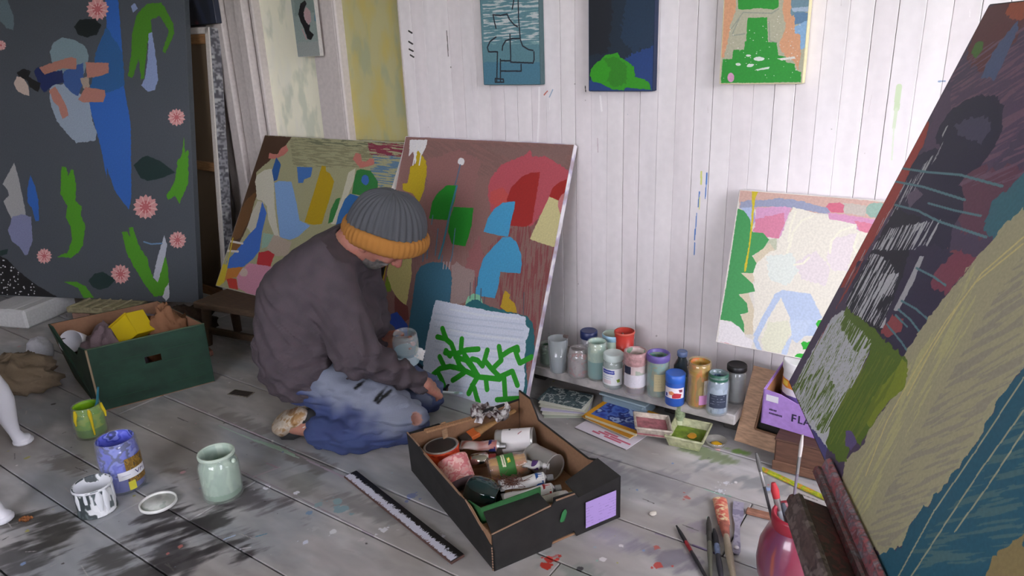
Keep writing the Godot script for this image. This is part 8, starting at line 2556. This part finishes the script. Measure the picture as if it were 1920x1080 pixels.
func build_left_corner() -> void:
	var o: Node3D
	var s := Shape.new()
	o = thing("foam_block", "thick white polystyrene block under the charcoal painting's left side", "block", Vector3(-3.93, 0, -1.38), 0.35, "blocks under the charcoal painting")
	s.box(Vector3(0, 0.048, 0), Vector3(0.26, 0.096, 0.3), 0.01)
	part("block_body", s.done(), mat("d2d2d2", 0.8, "grain", 5.0), o)
	part("ridge", box_mesh(Vector3(0.05, 0.006, 0.28), 0.003, Vector3(0.04, 0.0945, 0)), mat("d2d2d2", 0.8), o)
	o = thing("foam_slab", "yellowed foam slab on wooden offcuts under the charcoal painting", "slab", Vector3(-3.5, 0, -1.55), 0.4, "blocks under the charcoal painting")
	part("slab_body", box_mesh(Vector3(0.34, 0.03, 0.15), 0.006, Vector3(0, 0.081, 0)), mat("b8ae88", 0.85, "dirt", 6.0), o)
	for k in 5:
		part("wave", tube_mesh(v3([-0.15 + 0.06 * k, 0.096, 0.07, -0.13 + 0.06 * k, 0.099, 0.0, -0.14 + 0.06 * k, 0.096, -0.07]), [0.006, 0.008, 0.006], 8), mat("c0b690", 0.85, "dirt", 6.0), o)
	o = thing("wood_offcut", "pinkish wooden offcut propping up the yellowed slab's near end", "offcut", Vector3(-3.575, 0, -1.475), 0.4)
	part("offcut_body", box_mesh(Vector3(0.1, 0.065, 0.06), 0.004, Vector3(0, 0.0325, 0)), mat("a88474", 0.8, "wood", 5.0), o)
	o = thing("wood_offcut", "dark wooden offcut propping up the yellowed slab's far end", "offcut", Vector3(-3.4, 0, -1.6), 0.4)
	part("offcut_body", box_mesh(Vector3(0.08, 0.065, 0.06), 0.004, Vector3(0, 0.0325, 0)), mat("7a5c48", 0.8, "wood", 5.0), o)
	# low stool that carries the olive painting
	o = thing("low_stool", "low rough wooden stool under the olive and blue canvas", "stool", Vector3(-2.62, 0, -1.73), 0.15)
	var rough := mat("5c4836", 0.85, "wood", 4.0)
	part("seat", box_mesh(Vector3(0.42, 0.03, 0.22), 0.006, Vector3(0, 0.194, 0)), rough, o)
	for x in [-0.17, 0.17]:
		for z in [-0.07, 0.075]:
			part("leg", tube_mesh([Vector3(x, 0.18, z), Vector3(x * 1.08, 0.0, z * 1.2)], [0.022, 0.018], 4), rough, o)
	part("stretcher", box_mesh(Vector3(0.34, 0.03, 0.02), 0.004, Vector3(0, 0.07, 0.08)), rough, o)
	# bark and driftwood behind the crate
	o = thing("driftwood", "heap of brown bark behind the green crate", "bark", Vector3(-3.0, 0, -1.66))
	s = Shape.new()
	s.lump(Vector3(0, 0.05, 0), Vector3(0.15, 0.075, 0.08), 0.55, 21, Basis(Vector3.UP, 0.3), 2.0, 16, 30)
	part("bark_body", s.done(), mat("4f3c30", 0.95, "dirt", 7.0), o)
	for k in 5:
		part("bark_strip", tube_mesh([Vector3(-0.12 + 0.04 * k, 0.065, 0.05), Vector3(-0.07 + 0.045 * k, 0.085, 0.01), Vector3(-0.02 + 0.04 * k, 0.05, -0.04)], [0.012, 0.016, 0.008], 7, 0.5), mat("5e4838", 0.95, "wood", 5.0), o)
	o = thing("wood_offcut", "thin pink wooden strip on the floor behind the crate", "offcut", Vector3(-2.72, 0.012, -1.56), -0.3)
	part("offcut_body", box_mesh(Vector3(0.11, 0.024, 0.03), 0.004), mat("a8786a", 0.8, "wood", 6.0), o)
	# crumpled canvas sack and white scrap left of the crate
	o = thing("crumpled_sack", "crumpled beige sackcloth on the floor left of the green crate", "cloth", Vector3(-3.08, 0, -0.98), 0.3)
	s = Shape.new()
	s.lump(Vector3(0, 0.05, 0), Vector3(0.16, 0.08, 0.1), 0.5, 23, Basis.IDENTITY, 2.2, 22, 40)
	part("cloth_body", s.done(), mat("85745f", 0.95, "weave", 12.0), o)
	for k in 6:
		var a := 0.6 * k
		part("cloth_fold", tube_mesh([Vector3(cos(a) * 0.14, 0.03, sin(a) * 0.1), Vector3(cos(a + 0.3) * 0.09, 0.09, sin(a + 0.3) * 0.06), Vector3(cos(a + 0.8) * 0.03, 0.105, sin(a + 0.8) * 0.03)], [0.018, 0.016, 0.01], 8, 0.7), mat("8c7a64", 0.95, "weave", 12.0), o)
	o = thing("foam_scrap", "small rounded white foam scrap left of the green crate", "scrap", Vector3(-3.3, 0, -1.15))
	s = Shape.new()
	s.lump(Vector3(0, 0.045, 0), Vector3(0.055, 0.06, 0.05), 0.25, 24, Basis.IDENTITY, 1.5)
	part("scrap_body", s.done(), mat("c8c8d0", 0.85, "grain", 6.0), o)
	# white chair with cabriole legs, mostly outside the picture
	o = thing("white_chair", "white-painted chair with curved cabriole legs at the left edge", "chair", Vector3(-2.75, 0, -0.5))
	var white := mat("dedde4", 0.3)
	var feet := [Vector3(0.166, 0, -0.293), Vector3(0.604, 0, -0.055), Vector3(-0.1, 0, 0.12), Vector3(0.33, 0, 0.36)]
	var mid := Vector3(0.25, 0, 0.03)
	for f in feet:
		var out: Vector3 = (f - mid).normalized()
		var pts := []
		var radii := []
		for e in [[0.004, 0.0, 0.026], [0.016, 0.0, 0.028], [0.026, -0.008, 0.02], [0.05, -0.016, 0.017], [0.09, -0.022, 0.023], [0.13, -0.026, 0.031], [0.17, -0.028, 0.037], [0.21, -0.036, 0.039], [0.27, -0.058, 0.039], [0.33, -0.074, 0.039], [0.4, -0.078, 0.036], [0.45, -0.08, 0.034]]:
			pts.append(f + out * (e[1] - 0.015) + Vector3(0, e[0], 0))
			radii.append(e[2])
		var leg := part("leg", tube_mesh(pts, radii, 16), white, o)
		part("foot_pad", lathe_mesh(v2([0, 0, 0.024, 0, 0.03, 0.005, 0.031, 0.012, 0.026, 0.018, 0, 0.02]), 20), white, leg, f - out * 0.012)
	var sp := smear_triplanar(["1c1c20", "d8d8dc", "202024", "c8c8cc", "18181c"], 501)
	sp.uv1_scale = Vector3.ONE * 8.0
	for k in 4:
		var a: Vector3 = feet[[0, 1, 3, 2][k]]
		var b: Vector3 = feet[[1, 3, 2, 0][k]]
		a = mid + (a - mid) * 0.76
		b = mid + (b - mid) * 0.76
		var out2: Vector3 = (a + b) * 0.5 - mid
		s = Shape.new()
		s.sheet([a + Vector3(0, 0.2, 0), b + Vector3(0, 0.2, 0), b + Vector3(0, 0.42, 0), a + Vector3(0, 0.42, 0)], 0.02, out2)
		part("fabric_skirt", s.done(), sp, o)
	s = Shape.new()
	s.sheet([0, 1, 3, 2].map(func(k): return mid + (feet[k] - mid) * 0.92 + Vector3(0, 0.46, 0)), 0.05, Vector3.UP)
	part("seat", s.done(), sp, o)

# ---------------------------------------------------------------- small things on the boards

func build_small_things() -> void:
	# painted strip
	var t := thing("painted_strip", "long thin strip painted black and white lying before the black tray", "strip", Vector3(-1.22, 0.0, -1.16))
	t.rotation.y = atan2(-0.126, 0.5)
	t.rotation.y = -atan2(0.122, 0.5)
	var s := Shape.new()
	part("strip_body", box_mesh(Vector3(0.53, 0.007, 0.042), 0.0015, Vector3(0, 0.0045, 0)), mat("6a4c44", 0.8, "wood", 6.0), t)
	var im := Image.create(512, 48, false, Image.FORMAT_RGB8)
	var n := FastNoiseLite.new()
	n.seed = 12
	n.frequency = 0.05
	for y in 48:
		for x in 512:
			var v := y / 48.0 + 0.16 * n.get_noise_2d(x * 1.2, y * 0.6) + 0.22 * n.get_noise_2d(x * 5.0, y * 1.2)
			im.set_pixel(x, y, Color("0e0d0f") if v < 0.44 else (Color("d4d4e2") if v < 0.97 else Color("7a5a54")))
	s.flat()
	s.sheet(v3([-0.262, 0.0088, 0.0205, 0.262, 0.0088, 0.0205, 0.262, 0.0088, -0.0205, -0.262, 0.0088, -0.0205]), 0.0006, Vector3.UP)
	var face := Shape.new()
	face.flat()
	face.face(v3([-0.26, 0.0091, 0.02, 0.26, 0.0091, 0.02, 0.26, 0.0091, -0.02, -0.26, 0.0091, -0.02]), Vector3.UP, [Vector2(0, 1), Vector2(1, 1), Vector2(1, 0), Vector2(0, 0)])
	var paint_layer := part("paint_layer", s.done(), mat("2a282a", 0.5), t)
	part("paint_face", face.done(), picture(im, 0.4), paint_layer)
	# hole in the boards: its dark inside is a coloured plate, pale chipped rim
	t = thing("floor_hole_plate", "hole in the floor drawn as a small dark plate behind the kneeling man", "plate", Vector3(-2.245, 0.0, -1.392), 0.25)
	part("hole_dark", box_mesh(Vector3(0.085, 0.003, 0.035), 0.001, Vector3(0, 0.0016, 0)), mat("453a34", 0.8, "dirt", 14.0), t)
	part("hole_rim", box_mesh(Vector3(0.095, 0.002, 0.045), 0.0008, Vector3(0, 0.0009, 0)), mat("9a9286", 0.8, "dirt", 14.0), t)
	t = thing("dry_leaf", "curled orange-brown dry leaf on the floor at far left", "leaf", Vector3(-2.105, 0.004, -0.59), 0.4)
	part("leaf_blade", rag_mesh(0.03, 0.022, 91, 0.12), mat("9c6238", 0.8), t)
	part("leaf_stem", tube_mesh(v3([0.012, 0.001, 0, 0.022, 0.003, 0.004]), [0.0012, 0.0008], 6), mat("7a4c2c", 0.8), t)
	for k in 3:
		t = thing("paint_chip", ["pale dried paint flake on the floor by the fanned papers", "white paint flake on the boards left of the green jar", "cream paint flake beside the black tray's right corner"][k], "flake", [Vector3(-1.075, 0.002, -1.93), Vector3(-1.865, 0.002, -1.05), Vector3(-0.63, 0.002, -1.52)][k], 0.6 * k)
		s = Shape.new()
		s.lump(Vector3(0, 0.001, 0), Vector3(0.012, 0.003, 0.009), 0.4, 30 + k, Basis.IDENTITY, 1.5, 6, 10)
		part("flake_body", s.done(), mat("d0c8bc", 0.7), t)
